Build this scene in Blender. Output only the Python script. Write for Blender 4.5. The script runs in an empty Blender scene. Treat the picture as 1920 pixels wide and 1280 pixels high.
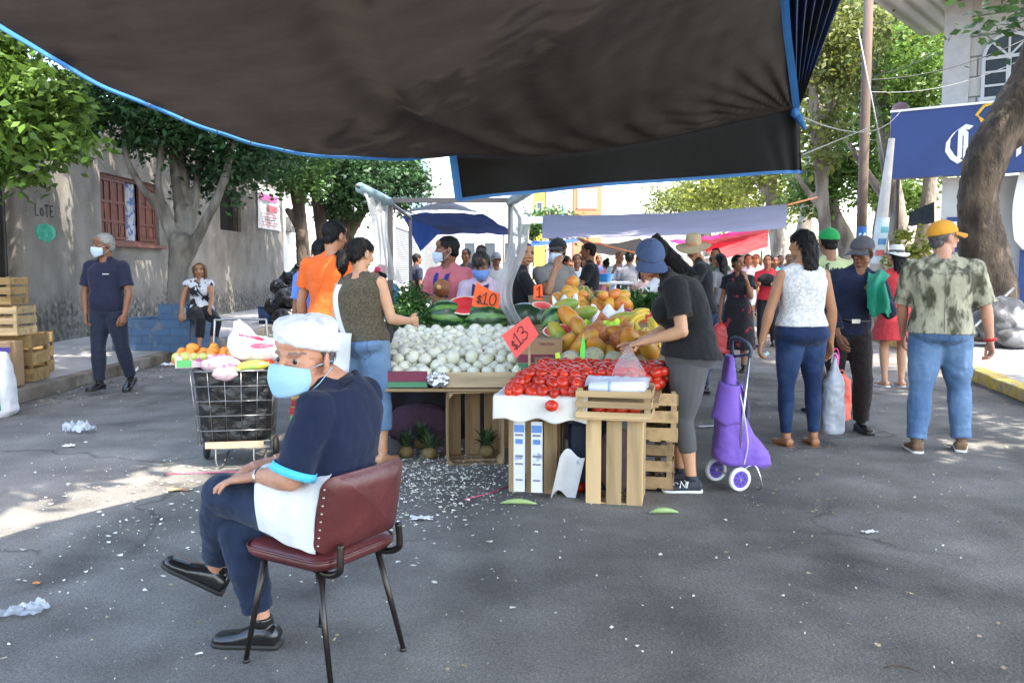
import bpy, bmesh, math, random
import numpy as np
from mathutils import Vector as V, Matrix, noise
R = math.radians
random.seed(7)
scene = bpy.context.scene
COL = scene.collection

# ------------------------------------------------------------------ camera
CAMH = 1.43
FPX = 1650.0
PITCH = math.atan(140 / FPX)
cam = bpy.data.cameras.new('camera')
cam.sensor_width = 36
cam.lens = 36 * FPX / 1920
cam.clip_end = 500
cam.clip_start = .05
camo = bpy.data.objects.new('camera', cam)
COL.objects.link(camo)
camo.location = (0, 0, CAMH)
camo.rotation_euler = (R(90) - PITCH, 0, 0)
scene.camera = camo

def ray(u, v):
    x = (u - 960) / FPX
    y = -(v - 640) / FPX
    c, s = math.cos(PITCH), math.sin(PITCH)
    return V((x, c + y * s, -s + y * c))

def at(u, v, Y):
    d = ray(u, v)
    t = Y / d.y
    return V((d.x * t, Y, CAMH + d.z * t))

def gr(u, v, z=0.0):
    d = ray(u, v)
    t = (z - CAMH) / d.z
    return V((d.x * t, d.y * t, z))

# ------------------------------------------------------------------ materials
MATS = {}
def nm(m):
    nt = m.node_tree
    return nt.nodes, nt.links, nt.nodes['Principled BSDF']

def mat(name, col, rough=.6, var=.12, vscale=6., bump=0., bscale=40., metal=0., spec=.5,
        col2=None, c2scale=3., c2lo=.45, c2hi=.6, stretch=None, trans=0., alpha=1., sheen=0., island=0., coat=0., bdist=.01, detail=6.):
    if name in MATS:
        return MATS[name]
    m = bpy.data.materials.new(name)
    m.use_nodes = True
    N, L, b = nm(m)
    b.inputs['Roughness'].default_value = rough
    b.inputs['Metallic'].default_value = metal
    b.inputs['Specular IOR Level'].default_value = spec
    b.inputs['Transmission Weight'].default_value = trans
    b.inputs['Alpha'].default_value = alpha
    b.inputs['Sheen Weight'].default_value = sheen
    b.inputs['Coat Weight'].default_value = coat
    tc = N.new('ShaderNodeTexCoord')
    src = tc.outputs['Object']
    if stretch:
        mp = N.new('ShaderNodeMapping')
        mp.inputs['Scale'].default_value = stretch
        L.new(src, mp.inputs['Vector'])
        src = mp.outputs[0]
    col = (*col, 1) if len(col) == 3 else col
    last = None
    if col2 is not None:
        n2 = N.new('ShaderNodeTexNoise')
        n2.inputs['Scale'].default_value = c2scale
        n2.inputs['Detail'].default_value = detail
        L.new(src, n2.inputs['Vector'])
        rp = N.new('ShaderNodeValToRGB')
        rp.color_ramp.elements[0].position = c2lo
        rp.color_ramp.elements[0].color = col
        rp.color_ramp.elements[1].position = c2hi
        rp.color_ramp.elements[1].color = (*col2, 1)
        L.new(n2.outputs['Fac'], rp.inputs[0])
        last = rp.outputs[0]
    else:
        c = N.new('ShaderNodeRGB')
        c.outputs[0].default_value = col
        last = c.outputs[0]
    if var > 0:
        n1 = N.new('ShaderNodeTexNoise')
        n1.inputs['Scale'].default_value = vscale
        n1.inputs['Detail'].default_value = 5
        L.new(src, n1.inputs['Vector'])
        mr = N.new('ShaderNodeMapRange')
        mr.inputs['From Min'].default_value = .25
        mr.inputs['From Max'].default_value = .75
        mr.inputs['To Min'].default_value = 1 - var
        mr.inputs['To Max'].default_value = 1 + var
        L.new(n1.outputs['Fac'], mr.inputs['Value'])
        fac = mr.outputs[0]
        if island > 0:
            g = N.new('ShaderNodeNewGeometry')
            oi = N.new('ShaderNodeObjectInfo')
            ad = N.new('ShaderNodeMath'); ad.operation = 'ADD'
            L.new(g.outputs['Random Per Island'], ad.inputs[0]); L.new(oi.outputs['Random'], ad.inputs[1])
            fr = N.new('ShaderNodeMath'); fr.operation = 'FRACT'
            L.new(ad.outputs[0], fr.inputs[0])
            m2 = N.new('ShaderNodeMapRange')
            m2.inputs['To Min'].default_value = 1 - island
            m2.inputs['To Max'].default_value = 1 + island
            L.new(fr.outputs[0], m2.inputs['Value'])
            mu = N.new('ShaderNodeMath'); mu.operation = 'MULTIPLY'
            L.new(fac, mu.inputs[0]); L.new(m2.outputs[0], mu.inputs[1])
            fac = mu.outputs[0]
        hs = N.new('ShaderNodeVectorMath'); hs.operation = 'SCALE'
        L.new(last, hs.inputs[0]); L.new(fac, hs.inputs['Scale'])
        last = hs.outputs[0]
    L.new(last, b.inputs['Base Color'])
    if bump > 0:
        nb = N.new('ShaderNodeTexNoise')
        nb.inputs['Scale'].default_value = bscale
        nb.inputs['Detail'].default_value = 6
        L.new(src, nb.inputs['Vector'])
        bp = N.new('ShaderNodeBump')
        bp.inputs['Strength'].default_value = bump
        bp.inputs['Distance'].default_value = bdist
        L.new(nb.outputs['Fac'], bp.inputs['Height'])
        L.new(bp.outputs[0], b.inputs['Normal'])
    MATS[name] = m
    return m

def thin(name, col, trans=.5, rough=.6, var=.15, vscale=8., bump=.2, bscale=30., stretch=None, clear=0., island=0., gloss=.3):
    """thin sheet (leaf, tarpaulin, plastic film): diffuse + translucent (+ transparent)"""
    if name in MATS:
        return MATS[name]
    m = mat(name, col, rough, var, vscale, bump, bscale, stretch=stretch, island=island, spec=gloss)
    N, L, b = nm(m)
    out = N['Material Output']
    tr = N.new('ShaderNodeBsdfTranslucent')
    cl = b.inputs['Base Color'].links[0].from_socket
    L.new(cl, tr.inputs['Color'])
    mx = N.new('ShaderNodeMixShader'); mx.inputs[0].default_value = trans
    L.new(b.outputs[0], mx.inputs[1]); L.new(tr.outputs[0], mx.inputs[2])
    last = mx.outputs[0]
    if clear > 0:
        tp = N.new('ShaderNodeBsdfTransparent')
        m2 = N.new('ShaderNodeMixShader'); m2.inputs[0].default_value = clear
        L.new(last, m2.inputs[1]); L.new(tp.outputs[0], m2.inputs[2])
        last = m2.outputs[0]
    L.new(last, out.inputs['Surface'])
    return m

def fabric(name, col, **k):
    k.setdefault('rough', .85); k.setdefault('var', .10); k.setdefault('vscale', 9.)
    k.setdefault('bump', .55); k.setdefault('bscale', 8.); k.setdefault('bdist', .035); k.setdefault('spec', .2); k.setdefault('sheen', .1)
    return mat(name, col, **k)

def wood(name, col, **k):
    k.setdefault('col2', tuple(c * .42 for c in col)); k.setdefault('c2lo', .45); k.setdefault('c2hi', .78)
    k.setdefault('c2scale', 13.); k.setdefault('island', .28); k.setdefault('bump', .3); k.setdefault('bscale', 30.)
    k.setdefault('stretch', (.10, 1, 1)); k.setdefault('rough', .8); k.setdefault('spec', .2)
    return mat(name, col, **k)

# ------------------------------------------------------------------ mesh builder
class MB:
    def __init__(s):
        s.v = []; s.f = []; s.m = []
    def add(s, vs, fs, m=0):
        o = len(s.v)
        s.v.extend([tuple(p) for p in vs])
        s.f.extend([tuple(i + o for i in f) for f in fs])
        s.m.extend([m] * len(fs))
        return s
    def box(s, c, size, rot=None, m=0):
        hx, hy, hz = size[0] / 2, size[1] / 2, size[2] / 2
        P = [V((x * hx, y * hy, z * hz)) for z in (-1, 1) for y in (-1, 1) for x in (-1, 1)]
        if rot is not None:
            P = [rot @ p for p in P]
        c = V(c)
        return s.add([p + c for p in P], [(0, 2, 3, 1), (4, 5, 7, 6), (0, 1, 5, 4), (2, 6, 7, 3), (0, 4, 6, 2), (1, 3, 7, 5)], m)
    def loft(s, rings, m=0, cap=True):
        n = len(rings[0]); vs = []; fs = []
        for r in rings:
            vs.extend(r)
        for i in range(len(rings) - 1):
            for j in range(n):
                a = i * n + j; b = i * n + (j + 1) % n
                fs.append((a, b, b + n, a + n))
        if cap:
            for k, base in ((0, 0), (1, (len(rings) - 1) * n)):
                c = sum((V(p) for p in rings[-1 if k else 0]), V()) / n
                vs.append(c); ci = len(vs) - 1
                for j in range(n):
                    a = base + j; b = base + (j + 1) % n
                    fs.append((a, b, ci) if k else (b, a, ci))
        return s.add(vs, fs, m)
    def tube(s, pts, r, n=10, m=0, cap=True, round_ends=False):
        pts = [V(p) for p in pts]
        if not hasattr(r, '__len__'):
            r = [r] * len(pts)
        r = list(r)
        if round_ends:
            a = (pts[0] - pts[1]).normalized(); b = (pts[-1] - pts[-2]).normalized()
            r0, r1 = r[0], r[-1]
            pre = [(pts[0] + a * r0 * x, r0 * math.sqrt(max(0, 1 - x * x))) for x in (.97, .8, .45)]
            post = [(pts[-1] + b * r1 * x, r1 * math.sqrt(max(0, 1 - x * x))) for x in (.45, .8, .97)]
            r = [q[1] for q in pre] + r + [q[1] for q in post]
            pts = [q[0] for q in pre] + pts + [q[0] for q in post]
        rings = []; up = None
        for i, p in enumerate(pts):
            d = (pts[min(i + 1, len(pts) - 1)] - pts[max(i - 1, 0)])
            if d.length < 1e-9:
                d = V((0, 0, 1))
            d.normalize()
            if up is None:
                up = V((0, 0, 1)) if abs(d.z) < .9 else V((0, 1, 0))
            x = d.cross(up)
            if x.length < 1e-6:
                x = d.cross(V((1, 0, 0)))
            x.normalize(); y = x.cross(d).normalized(); up = y
            rings.append([p + (x * math.cos(2 * math.pi * j / n) + y * math.sin(2 * math.pi * j / n)) * r[i] for j in range(n)])
        return s.loft(rings, m, cap)
    def ell(s, c, r, rot=None, n=(14, 9), m=0):
        if not hasattr(r, '__len__'):
            r = (r, r, r)
        c = V(c); nu, nv = n; vs = []; fs = []
        for i in range(1, nv):
            th = math.pi * i / nv
            for j in range(nu):
                ph = 2 * math.pi * j / nu
                p = V((r[0] * math.sin(th) * math.cos(ph), r[1] * math.sin(th) * math.sin(ph), r[2] * math.cos(th)))
                vs.append(p)
        vs.append(V((0, 0, r[2]))); vs.append(V((0, 0, -r[2])))
        T = len(vs) - 2; B = T + 1
        for i in range(nv - 2):
            for j in range(nu):
                a = i * nu + j; b = i * nu + (j + 1) % nu
                fs.append((a, a + nu, b + nu, b))
        for j in range(nu):
            fs.append((T, j, (j + 1) % nu))
            a = (nv - 2) * nu
            fs.append((B, a + (j + 1) % nu, a + j))
        if rot is not None:
            vs = [rot @ p for p in vs]
        return s.add([p + c for p in vs], fs, m)
    def grid(s, fn, nu, nv, m=0, flip=False):
        vs = [fn(i / nu, j / nv) for j in range(nv + 1) for i in range(nu + 1)]
        fs = []
        for j in range(nv):
            for i in range(nu):
                a = j * (nu + 1) + i
                q = (a, a + 1, a + nu + 2, a + nu + 1)
                fs.append(q[::-1] if flip else q)
        return s.add(vs, fs, m)
    def poly(s, pts2, O, X, Y, th, m=0):
        """extruded polygon: 2D points on plane O + x X + y Y, thickness th towards X x Y"""
        O = V(O); X = V(X); Y = V(Y); Z = X.cross(Y).normalized() * th
        n = len(pts2)
        a = [O + X * p[0] + Y * p[1] for p in pts2]
        b = [p + Z for p in a]
        fs = [tuple(range(n))[::-1], tuple(range(n, 2 * n))]
        fs += [(i, (i + 1) % n, n + (i + 1) % n, n + i) for i in range(n)]
        return s.add(a + b, fs, m)
    def stroke(s, pts2, w, O, X, Y, th=.002, m=0):
        """flat pen stroke along a 2D polyline"""
        P = [V((p[0], p[1], 0)) for p in pts2]
        L_ = []; R_ = []
        for i, p in enumerate(P):
            d = (P[min(i + 1, len(P) - 1)] - P[max(i - 1, 0)]).normalized()
            nrm = V((-d.y, d.x, 0)) * w / 2
            ex = V()
            if i == 0: ex = -d * w / 2
            if i == len(P) - 1: ex = d * w / 2
            L_.append(p + nrm + ex); R_.append(p - nrm + ex)
        O = V(O); X = V(X); Y = V(Y); Z = X.cross(Y).normalized() * th
        vs = [O + X * q.x + Y * q.y + Z for q in L_] + [O + X * q.x + Y * q.y + Z for q in R_]
        n = len(P)
        return s.add(vs, [(i, n + i, n + i + 1, i + 1) for i in range(n - 1)], m)
    def mesh(s, name, mats=(), smooth=False):
        me = bpy.data.meshes.new(name)
        me.from_pydata(s.v, [], s.f)
        for k in mats:
            me.materials.append(k)
        if len(set(s.m)) > 1 or (s.m and s.m[0]):
            me.polygons.foreach_set('material_index', s.m)
        me.polygons.foreach_set('use_smooth', [bool(smooth)] * len(s.f))
        me.update()
        return me
    def build(s, name, mats, parent=None, smooth=False, bevel=0., loc=None, rotz=0.):
        if not isinstance(mats, (list, tuple)):
            mats = [mats]
        me = s.mesh(name, mats, smooth)
        return link(name, me, parent, bevel, loc, rotz)

def link(name, me, parent=None, bevel=0., loc=None, rotz=0.):
    o = bpy.data.objects.new(name, me)
    COL.objects.link(o)
    if parent is not None:
        o.parent = parent
    if loc is not None:
        o.location = loc
    o.rotation_euler.z = rotz
    if bevel:
        b = o.modifiers.new('bevel', 'BEVEL'); b.width = bevel; b.segments = 2; b.limit_method = 'ANGLE'
    return o

def tag(o, label=None, cat=None, group=None, kind=None):
    if label: o['label'] = label
    if cat: o['category'] = cat
    if group: o['group'] = group
    if kind: o['kind'] = kind
    return o

def thing(name, label, cat, loc=(0, 0, 0), rotz=0., group=None):
    o = bpy.data.objects.new(name, None)
    o.empty_display_size = .1
    COL.objects.link(o)
    o.location = loc; o.rotation_euler = (0, 0, rotz)
    return tag(o, label, cat, group)

def copy_tree(o, parent=None):
    c = o.copy(); COL.objects.link(c)
    if parent is not None:
        c.parent = parent
    for ch in list(o.children):
        copy_tree(ch, c)
    return c

def solid(mb, voxel, sm=3, disp=0., dscale=.08, factor=.5):
    """union overlapping closed shapes into one continuous smooth skin"""
    me = mb.mesh('tmp')
    o = bpy.data.objects.new('tmp', me)
    COL.objects.link(o)
    r = o.modifiers.new('r', 'REMESH'); r.mode = 'VOXEL'; r.voxel_size = voxel; r.use_smooth_shade = True
    if sm:
        s = o.modifiers.new('s', 'SMOOTH'); s.iterations = sm; s.factor = factor
    if disp:
        t = bpy.data.textures.get('clouds%g' % dscale) or bpy.data.textures.new('clouds%g' % dscale, 'CLOUDS')
        t.noise_scale = dscale; t.noise_depth = 2
        d = o.modifiers.new('d', 'DISPLACE'); d.texture = t; d.strength = disp; d.mid_level = .5; d.texture_coords = 'LOCAL'
    dg = bpy.context.evaluated_depsgraph_get()
    out = bpy.data.meshes.new_from_object(o.evaluated_get(dg))
    bpy.data.objects.remove(o); bpy.data.meshes.remove(me)
    out.polygons.foreach_set('use_smooth', [True] * len(out.polygons))
    return out

def centers(me):
    n = len(me.polygons); a = np.empty(n * 3, dtype=np.float32)
    me.polygons.foreach_get('center', a)
    return a.reshape(n, 3)

def paint(me, mask, idx):
    n = len(me.polygons); a = np.zeros(n, dtype=np.int32)
    me.polygons.foreach_get('material_index', a)
    a[mask] = idx
    me.polygons.foreach_set('material_index', a)

def join(meshes, name, mats):
    bm = bmesh.new()
    for m in meshes:
        bm.from_mesh(m)
    me = bpy.data.meshes.new(name)
    bm.to_mesh(me); bm.free()
    for k in mats:
        me.materials.append(k)
    me.polygons.foreach_set('use_smooth', [True] * len(me.polygons))
    for m in meshes:
        bpy.data.meshes.remove(m)
    return me

def text_mesh(s, size, th=.001, bold=False, align='CENTER'):
    c = bpy.data.curves.new('txt', 'FONT')
    c.body = s; c.size = size; c.extrude = th; c.align_x = align; c.align_y = 'CENTER'
    if bold: c.offset = size * .018
    o = bpy.data.objects.new('txt', c); COL.objects.link(o)
    dg = bpy.context.evaluated_depsgraph_get()
    me = bpy.data.meshes.new_from_object(o.evaluated_get(dg))
    bpy.data.objects.remove(o); bpy.data.curves.remove(c)
    return me

def put_text(name, s, size, material, parent, M4, th=.001, bold=False, sx=1.0):
    me = text_mesh(s, size, th, bold)
    me.transform(M4 @ Matrix.Diagonal((sx, 1, 1, 1)))
    me.materials.clear(); me.materials.append(material)
    return link(name, me, parent)

def frame4(O, X, Y):
    X = V(X).normalized(); Y = V(Y).normalized(); Z = X.cross(Y)
    return Matrix(((X.x, Y.x, Z.x, O[0]), (X.y, Y.y, Z.y, O[1]), (X.z, Y.z, Z.z, O[2]), (0, 0, 0, 1)))
# ------------------------------------------------------------------ people
SKIN = {
    'tan': mat('skin_tan', (.36, .17, .09), .5, .10, 14, .15, 120, spec=.35),
    'light': mat('skin_light', (.50, .27, .16), .5, .10, 14, .15, 120, spec=.35),
    'brown': mat('skin_brown', (.22, .095, .05), .5, .10, 14, .15, 120, spec=.35),
    'ruddy': mat('skin_ruddy', (.50, .245, .155), .5, .14, 18, .3, 90, spec=.35),
}
LIP = mat('lip', (.30, .08, .065), .4, .05)
BROW = mat('brow_hair', (.03, .022, .018), .7, .1)
BROWG = mat('brow_grey', (.19, .13, .10), .7, .1)
HAIR = {
    'black': mat('hair_black', (.006, .005, .005), .6, .25, 30, .5, 60, spec=.25, stretch=(1, 1, .25)),
    'brown': mat('hair_brown', (.022, .018, .013), .5, .25, 30, .6, 60, stretch=(1, 1, .25)),
    'grey': mat('hair_grey', (.30, .29, .28), .7, .3, 40, .7, 70),
    'blond': mat('hair_blond_brown', (.16, .085, .035), .5, .3, 30, .6, 60, stretch=(1, 1, .25)),
    'salt': mat('hair_salt', (.10, .09, .085), .6, .3, 40, .7, 70),
}
EYEW = mat('eye_white', (.36, .30, .27), .25, 0)
EYEI = mat('eye_iris', (.02, .012, .008), .15, 0)
SHOE_BLACK = mat('shoe_black', (.012, .011, .011), .25, .1, spec=.6)
SOLE_W = mat('sole_white', (.75, .75, .75), .6, .05)
SOLE_D = mat('sole_dark', (.02, .018, .016), .7, .05)
MASKM = thin('mask_blue', (.42, .68, .88), .2, .8, .05, 20, .25, 60, stretch=(1, 1, 3))
MASKW = thin('mask_pale', (.62, .74, .85), .2, .8, .05, 20, .25, 60, stretch=(1, 1, 3))

RT = [(-.17, .050, .047), (-.10, .084, .068), (0, .100, .074), (.2, .094, .066), (.38, .083, .060), (.6, .090, .066),
      (.8, .100, .068), (.93, .092, .058), (1.03, .056, .044), (1.12, .034, .035), (1.3, .031, .033)]
RTF = [(-.17, .052, .050), (-.10, .092, .074), (0, .106, .081), (.2, .093, .066), (.38, .076, .056), (.6, .082, .060),
       (.8, .090, .062), (.93, .082, .052), (1.03, .048, .040), (1.12, .030, .031), (1.3, .028, .030)]

def lerp_tab(tab, t):
    if t <= tab[0][0]: return tab[0][1:]
    for a, b in zip(tab, tab[1:]):
        if t <= b[0]:
            k = (t - a[0]) / (b[0] - a[0])
            return [x + (y - x) * k for x, y in zip(a[1:], b[1:])]
    return tab[-1][1:]

class Body:
    """joints in the person's own frame: x right, y forward, z up"""
    def spine(s, t):
        if t < 0: return s.P + (s.M - s.P).normalized() * s.L * t
        if t > 1: return s.C + (s.N - s.C).normalized() * s.L * (t - 1)
        c = s.M * 2 - (s.P + s.C) * .5
        return s.P * (1 - t) ** 2 + c * 2 * t * (1 - t) + s.C * t * t
    def sframe(s, t):
        d = (s.spine(t + .02) - s.spine(t - .02)).normalized()
        k = min(1, max(0, t))
        x = s.rp.lerp(s.rs, k); x = (x - d * x.dot(d)).normalized()
        return x, d.cross(x).normalized() * -1 if False else d.cross(x), d
    def rings(s, t0, t1, inf=0., n=14, flare=0.):
        out = []
        for i in range(n + 1):
            t = t0 + (t1 - t0) * i / n
            hw, hd = lerp_tab(RTF if s.fem else RT, t)
            k = s.fat if t < .95 else 1
            hw = hw * s.H * k + inf; hd = hd * s.H * (k if t > .7 else k * 1.0) + inf
            if flare and t < .3: 
                hw += flare * (.3 - t); hd += flare * .8 * (.3 - t)
            x, y, d = s.sframe(t); c = s.spine(t) - y * (.012 if not s.fem else .017) * s.H * math.exp(-((t + .02) / .13) ** 2)
            if s.belly: c = c + y * (s.belly * .4 * math.exp(-((t - .3) / .25) ** 2)); hd += s.belly * .5 * math.exp(-((t - .3) / .25) ** 2)
            ring = []
            for j in range(24):
                a = 2 * math.pi * j / 24
                ca, sa = math.cos(a), math.sin(a); e = 2 / 2.5
                ring.append(c + x * hw * math.copysign(abs(ca) ** e, ca) + y * hd * math.copysign(abs(sa) ** e, sa))
            out.append(ring)
        return out
    def extras(s, mb, inf=0., up=True, low=True):
        H = s.H
        if up:
            if s.fem: s.bust(mb, inf)
            for S_, k in ((s.SR, 1), (s.SL, -1)):
                x, y, d = s.sframe(.93)
                mb.tube([s.spine(1.0) + x * k * .02 * H, S_], [.036 * H + inf * .6, .029 * H + inf], 12, round_ends=True)
                mb.tube([s.spine(1.16) + x * k * .004 * H, s.spine(1.0) + x * k * .05 * H, S_], [.024 * H + inf * .3, .028 * H + inf * .5, .026 * H + inf], 12, round_ends=True)
    def bust(s, mb, inf=0.):
        H = s.H; x, y, d = s.sframe(.70); c = s.spine(.69)
        rot = Matrix((x, y, d)).transposed()
        mb.ell(c + y * .040 * H * s.fat - d * .004 * H, (.074 * H * s.fat + inf, .046 * H * s.fat + inf, .040 * H * s.fat + inf), rot)
        for k in (-1, 1):
            mb.ell(c + x * k * .040 * H + y * .048 * H * s.fat, .038 * H * s.fat + inf)
    def arm(s, mb, side, upto, inf=0., flat=True):
        """upto: 0..1 upper arm, 1..2 forearm"""
        S_, E, W = (s.SR, s.ER, s.WR) if side > 0 else (s.SL, s.EL, s.WL)
        k = s.H * s.armk
        pts = []; rad = []
        for t, r in ((0, .030), (.3, .029), (.6, .0265), (.9, .0245), (1., .024), (1.12, .0255), (1.3, .0255), (1.6, .0205), (1.85, .0165), (2, .0160)):
            if t > upto:
                break
            p = S_.lerp(E, t) if t <= 1 else E.lerp(W, t - 1)
            pts.append(p); rad.append(r * k + inf * (1 if t < .9 else 1.1))
        lt = upto
        if upto < 2:
            pts.append(S_.lerp(E, lt) if lt <= 1 else E.lerp(W, lt - 1))
            rr = rad[-1]
            rad.append(rr + (inf * .35 if inf else 0))
        mb.tube(pts, rad, 14)
        mb.ell(S_, rad[0] * 1.04)
        if upto >= 1: mb.ell(E, .0245 * k + inf)
    def leg(s, mb, side, upto, inf=0., inf2=None, flare=0.):
        Hh, K, A = (s.HR, s.KR, s.AR) if side > 0 else (s.HL, s.KL, s.AL)
        H = s.H; f = s.fat * s.legk
        inf2 = inf if inf2 is None else inf2
        tab = ((0, .058 * f), (.15, .056 * f), (.4, .049 * f), (.7, .040 * f), (.95, .034), (1.05, .0335), (1.25, .0345 * s.legk), (1.45, .032), (1.75, .0235), (2, .0215))
        pts = []; rad = []
        for q in range(41):
            t = q * .05
            if t > upto: break
            r = lerp_tab(tab, t)[0]
            if inf > .011: r += inf * .20 * math.sin(t * 47 + side) * (math.exp(-((t - 1.02) / .14) ** 2) + min(1, max(0, (t - 1.45) * 3)) * 1.2 + .5 * max(0, 1 - t * 3)) / H
            pts.append(Hh.lerp(K, t) if t <= 1 else K.lerp(A, t - 1))
            rad.append(r * H + inf + (inf2 - inf) * t / 2 + flare * max(0, t - 1))
        if upto - (len(pts) - 1) * .05 > .012:
            t = upto
            pts.append(Hh.lerp(K, t) if t <= 1 else K.lerp(A, t - 1))
            rad.append(rad[-1] * (.99 if upto > 1.9 else .98))
        mb.tube(pts, rad, 16)
        if upto >= 1: mb.ell(K, (.0345 * H) + inf + (inf2 - inf) * .5)

def make_hand(mb, W, d, n, side, H, curl=.35, spread=.06, thumb=.5, curls=None):
    d = d.normalized(); n = (n - d * n.dot(d)).normalized()
    t = d.cross(n) * (1 if side > 0 else -1)
    pl = .056 * H; pw = .024 * H; pt = .0085 * H
    rings = []
    for k, w, th in ((-.25, .62, 1.35), (.05, .72, 1.35), (.35, .95, 1.3), (.7, 1.06, 1.15), (1.0, 1.0, .95)):
        c = W + d * pl * k
        rings.append([c + t * pw * w * math.cos(a) + n * pt * th * math.sin(a) for a in [2 * math.pi * j / 14 for j in range(14)]])
    mb.loft(rings)
    L_ = (.045, .052, .048, .037)
    for i in range(4):
        off = (.72 - .48 * i)
        base = W + d * pl * (.93 if i not in (0, 3) else .88) + t * pw * off
        fd = (d + t * spread * (1.5 - i)).normalized(); q = 0
        r = .0056 * H * (1, 1.02, .97, .84)[i]
        pts = [base - fd * .012 * H, base]; p = base; rr = [r * 1.08, r * 1.05]
        cu = curls[i] if curls else curl
        for seg, l in enumerate((.45, .32, .25)):
            q += cu * (1.0, 1.25, .8)[seg]
            v = fd * math.cos(q) + n * math.sin(q)
            p = p + v * L_[i] * H * l
            pts.append(p); rr.append(r * (.98, .92, .78)[seg])
        mb.tube(pts, rr, 9, round_ends=True)
    b = W + d * pl * .18 + t * pw * .55 + n * pt * .3
    v1 = (d * .75 + t * .75 * (1 - thumb * .5) + n * .35 * thumb).normalized()
    v2 = (d * 1.0 + t * .30 * (1 - thumb) + n * .35 * thumb).normalized()
    mb.tube([b, b + v1 * .028 * H, b + v1 * .028 * H + v2 * .020 * H, b + v1 * .028 * H + v2 * .037 * H],
            [.0098 * H, .0080 * H, .0070 * H, .0056 * H], 10, round_ends=True)

def head_mesh(B, vox):
    """returns mesh in person frame; B.hs scale, B.HM head matrix"""
    k = B.hs; T = B.HM
    mb = MB()
    E = lambda c, r, rot=None: mb.ell(V(c) * k, tuple(x * k for x in r), rot)
    f = B.fem
    E((0, -.012, .030), (.074, .094, .082))
    E((0, .028, -.02), (.064, .062, .085))
    E((0, .030, -.058), (.053 if not f else .049, .050, .052))
    E((0, .062, -.092), (.024 if not f else .018, .020, .017))
    E((0, .072, .026), (.050, .020, .013 if not f else .009))
    E((0, .062, .055), (.056, .032, .036))
    for s_ in (-1, 1):
        E((s_ * .036, .062, -.022), (.026, .026, .024))
        E((s_ * .0115, .096, -.030), (.0095, .011, .008))
        E((s_ * .048, .026, -.055), (.012, .036, .03))
        rot = Matrix.Rotation(s_ * R(-22), 3, 'Z')
        mb.ell(V((s_ * .079, -.012, -.006)) * k, (.008 * k, .020 * k, .033 * k), rot)
        mb.ell(V((s_ * .077, -.004, -.030)) * k, (.007 * k, .010 * k, .012 * k), rot)
    nz = 1.12 if not f else .95
    mb.tube([V((0, .084, .018)) * k, V((0, .098 * (1 + (nz - 1) * .4), -.008)) * k, V((0, .108 * (1 + (nz - 1) * .5), -.026)) * k], [.0085 * k, .0105 * k, .0125 * k], 10, round_ends=True)
    E((0, .085, -.057), (.023, .010, .0065)); E((0, .083, -.067), (.019, .010, .0065))
    mb2 = MB(); mb2.add([T @ V(p) for p in mb.v], mb.f)
    # neck runs from the skull base to the shoulders
    nk = B.H * (.0365 if not f else .031) * B.neckk
    top = T @ V((0, -.022 * k, -.05 * k))
    mb2.tube([B.spine(.97), B.N, top], [nk * 1.35, nk * 1.05, nk], 16)
    me = solid(mb2, vox, 3)
    inv = T.inverted()
    c = centers(me)
    A = np.array(inv.to_3x3()); t = np.array(inv.translation)
    q = (c @ A.T + t) / k
    lip = ((q[:, 0] / .024) ** 2 + ((q[:, 2] + .062) / .012) ** 2 < 1) & (q[:, 1] > .06)
    paint(me, lip, 1)
    br = (np.abs(np.abs(q[:, 0]) - .034) < .020) & (np.abs(q[:, 2] - (.030 - .15 * np.abs(np.abs(q[:, 0]) - .034))) < .0042) & (q[:, 1] > .05)
    paint(me, br, 2)
    return me

def dome(k, sx, sy, sz, cy, cz, cut_z, slope, n=(26, 18)):
    """ellipsoid dome cut by the plane z = cut_z + slope*y, closed; head frame units scaled by k"""
    bm = bmesh.new()
    bmesh.ops.create_uvsphere(bm, u_segments=n[0], v_segments=n[1], radius=1)
    for v in bm.verts:
        v.co = V((v.co.x * sx, v.co.y * sy + cy, v.co.z * sz + cz)) * k
    nrm = V((0, -slope, 1)).normalized()
    g = bm.verts[:] + bm.edges[:] + bm.faces[:]
    bmesh.ops.bisect_plane(bm, geom=g, plane_co=V((0, 0, cut_z * k)), plane_no=nrm, clear_inner=True)
    ed = [e for e in bm.edges if e.is_boundary]
    bmesh.ops.edgeloop_fill(bm, edges=ed)
    bm.verts.index_update()
    out = ([v.co.copy() for v in bm.verts], [tuple(v.index for v in f.verts) for f in bm.faces])
    bm.free()
    return out

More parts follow.
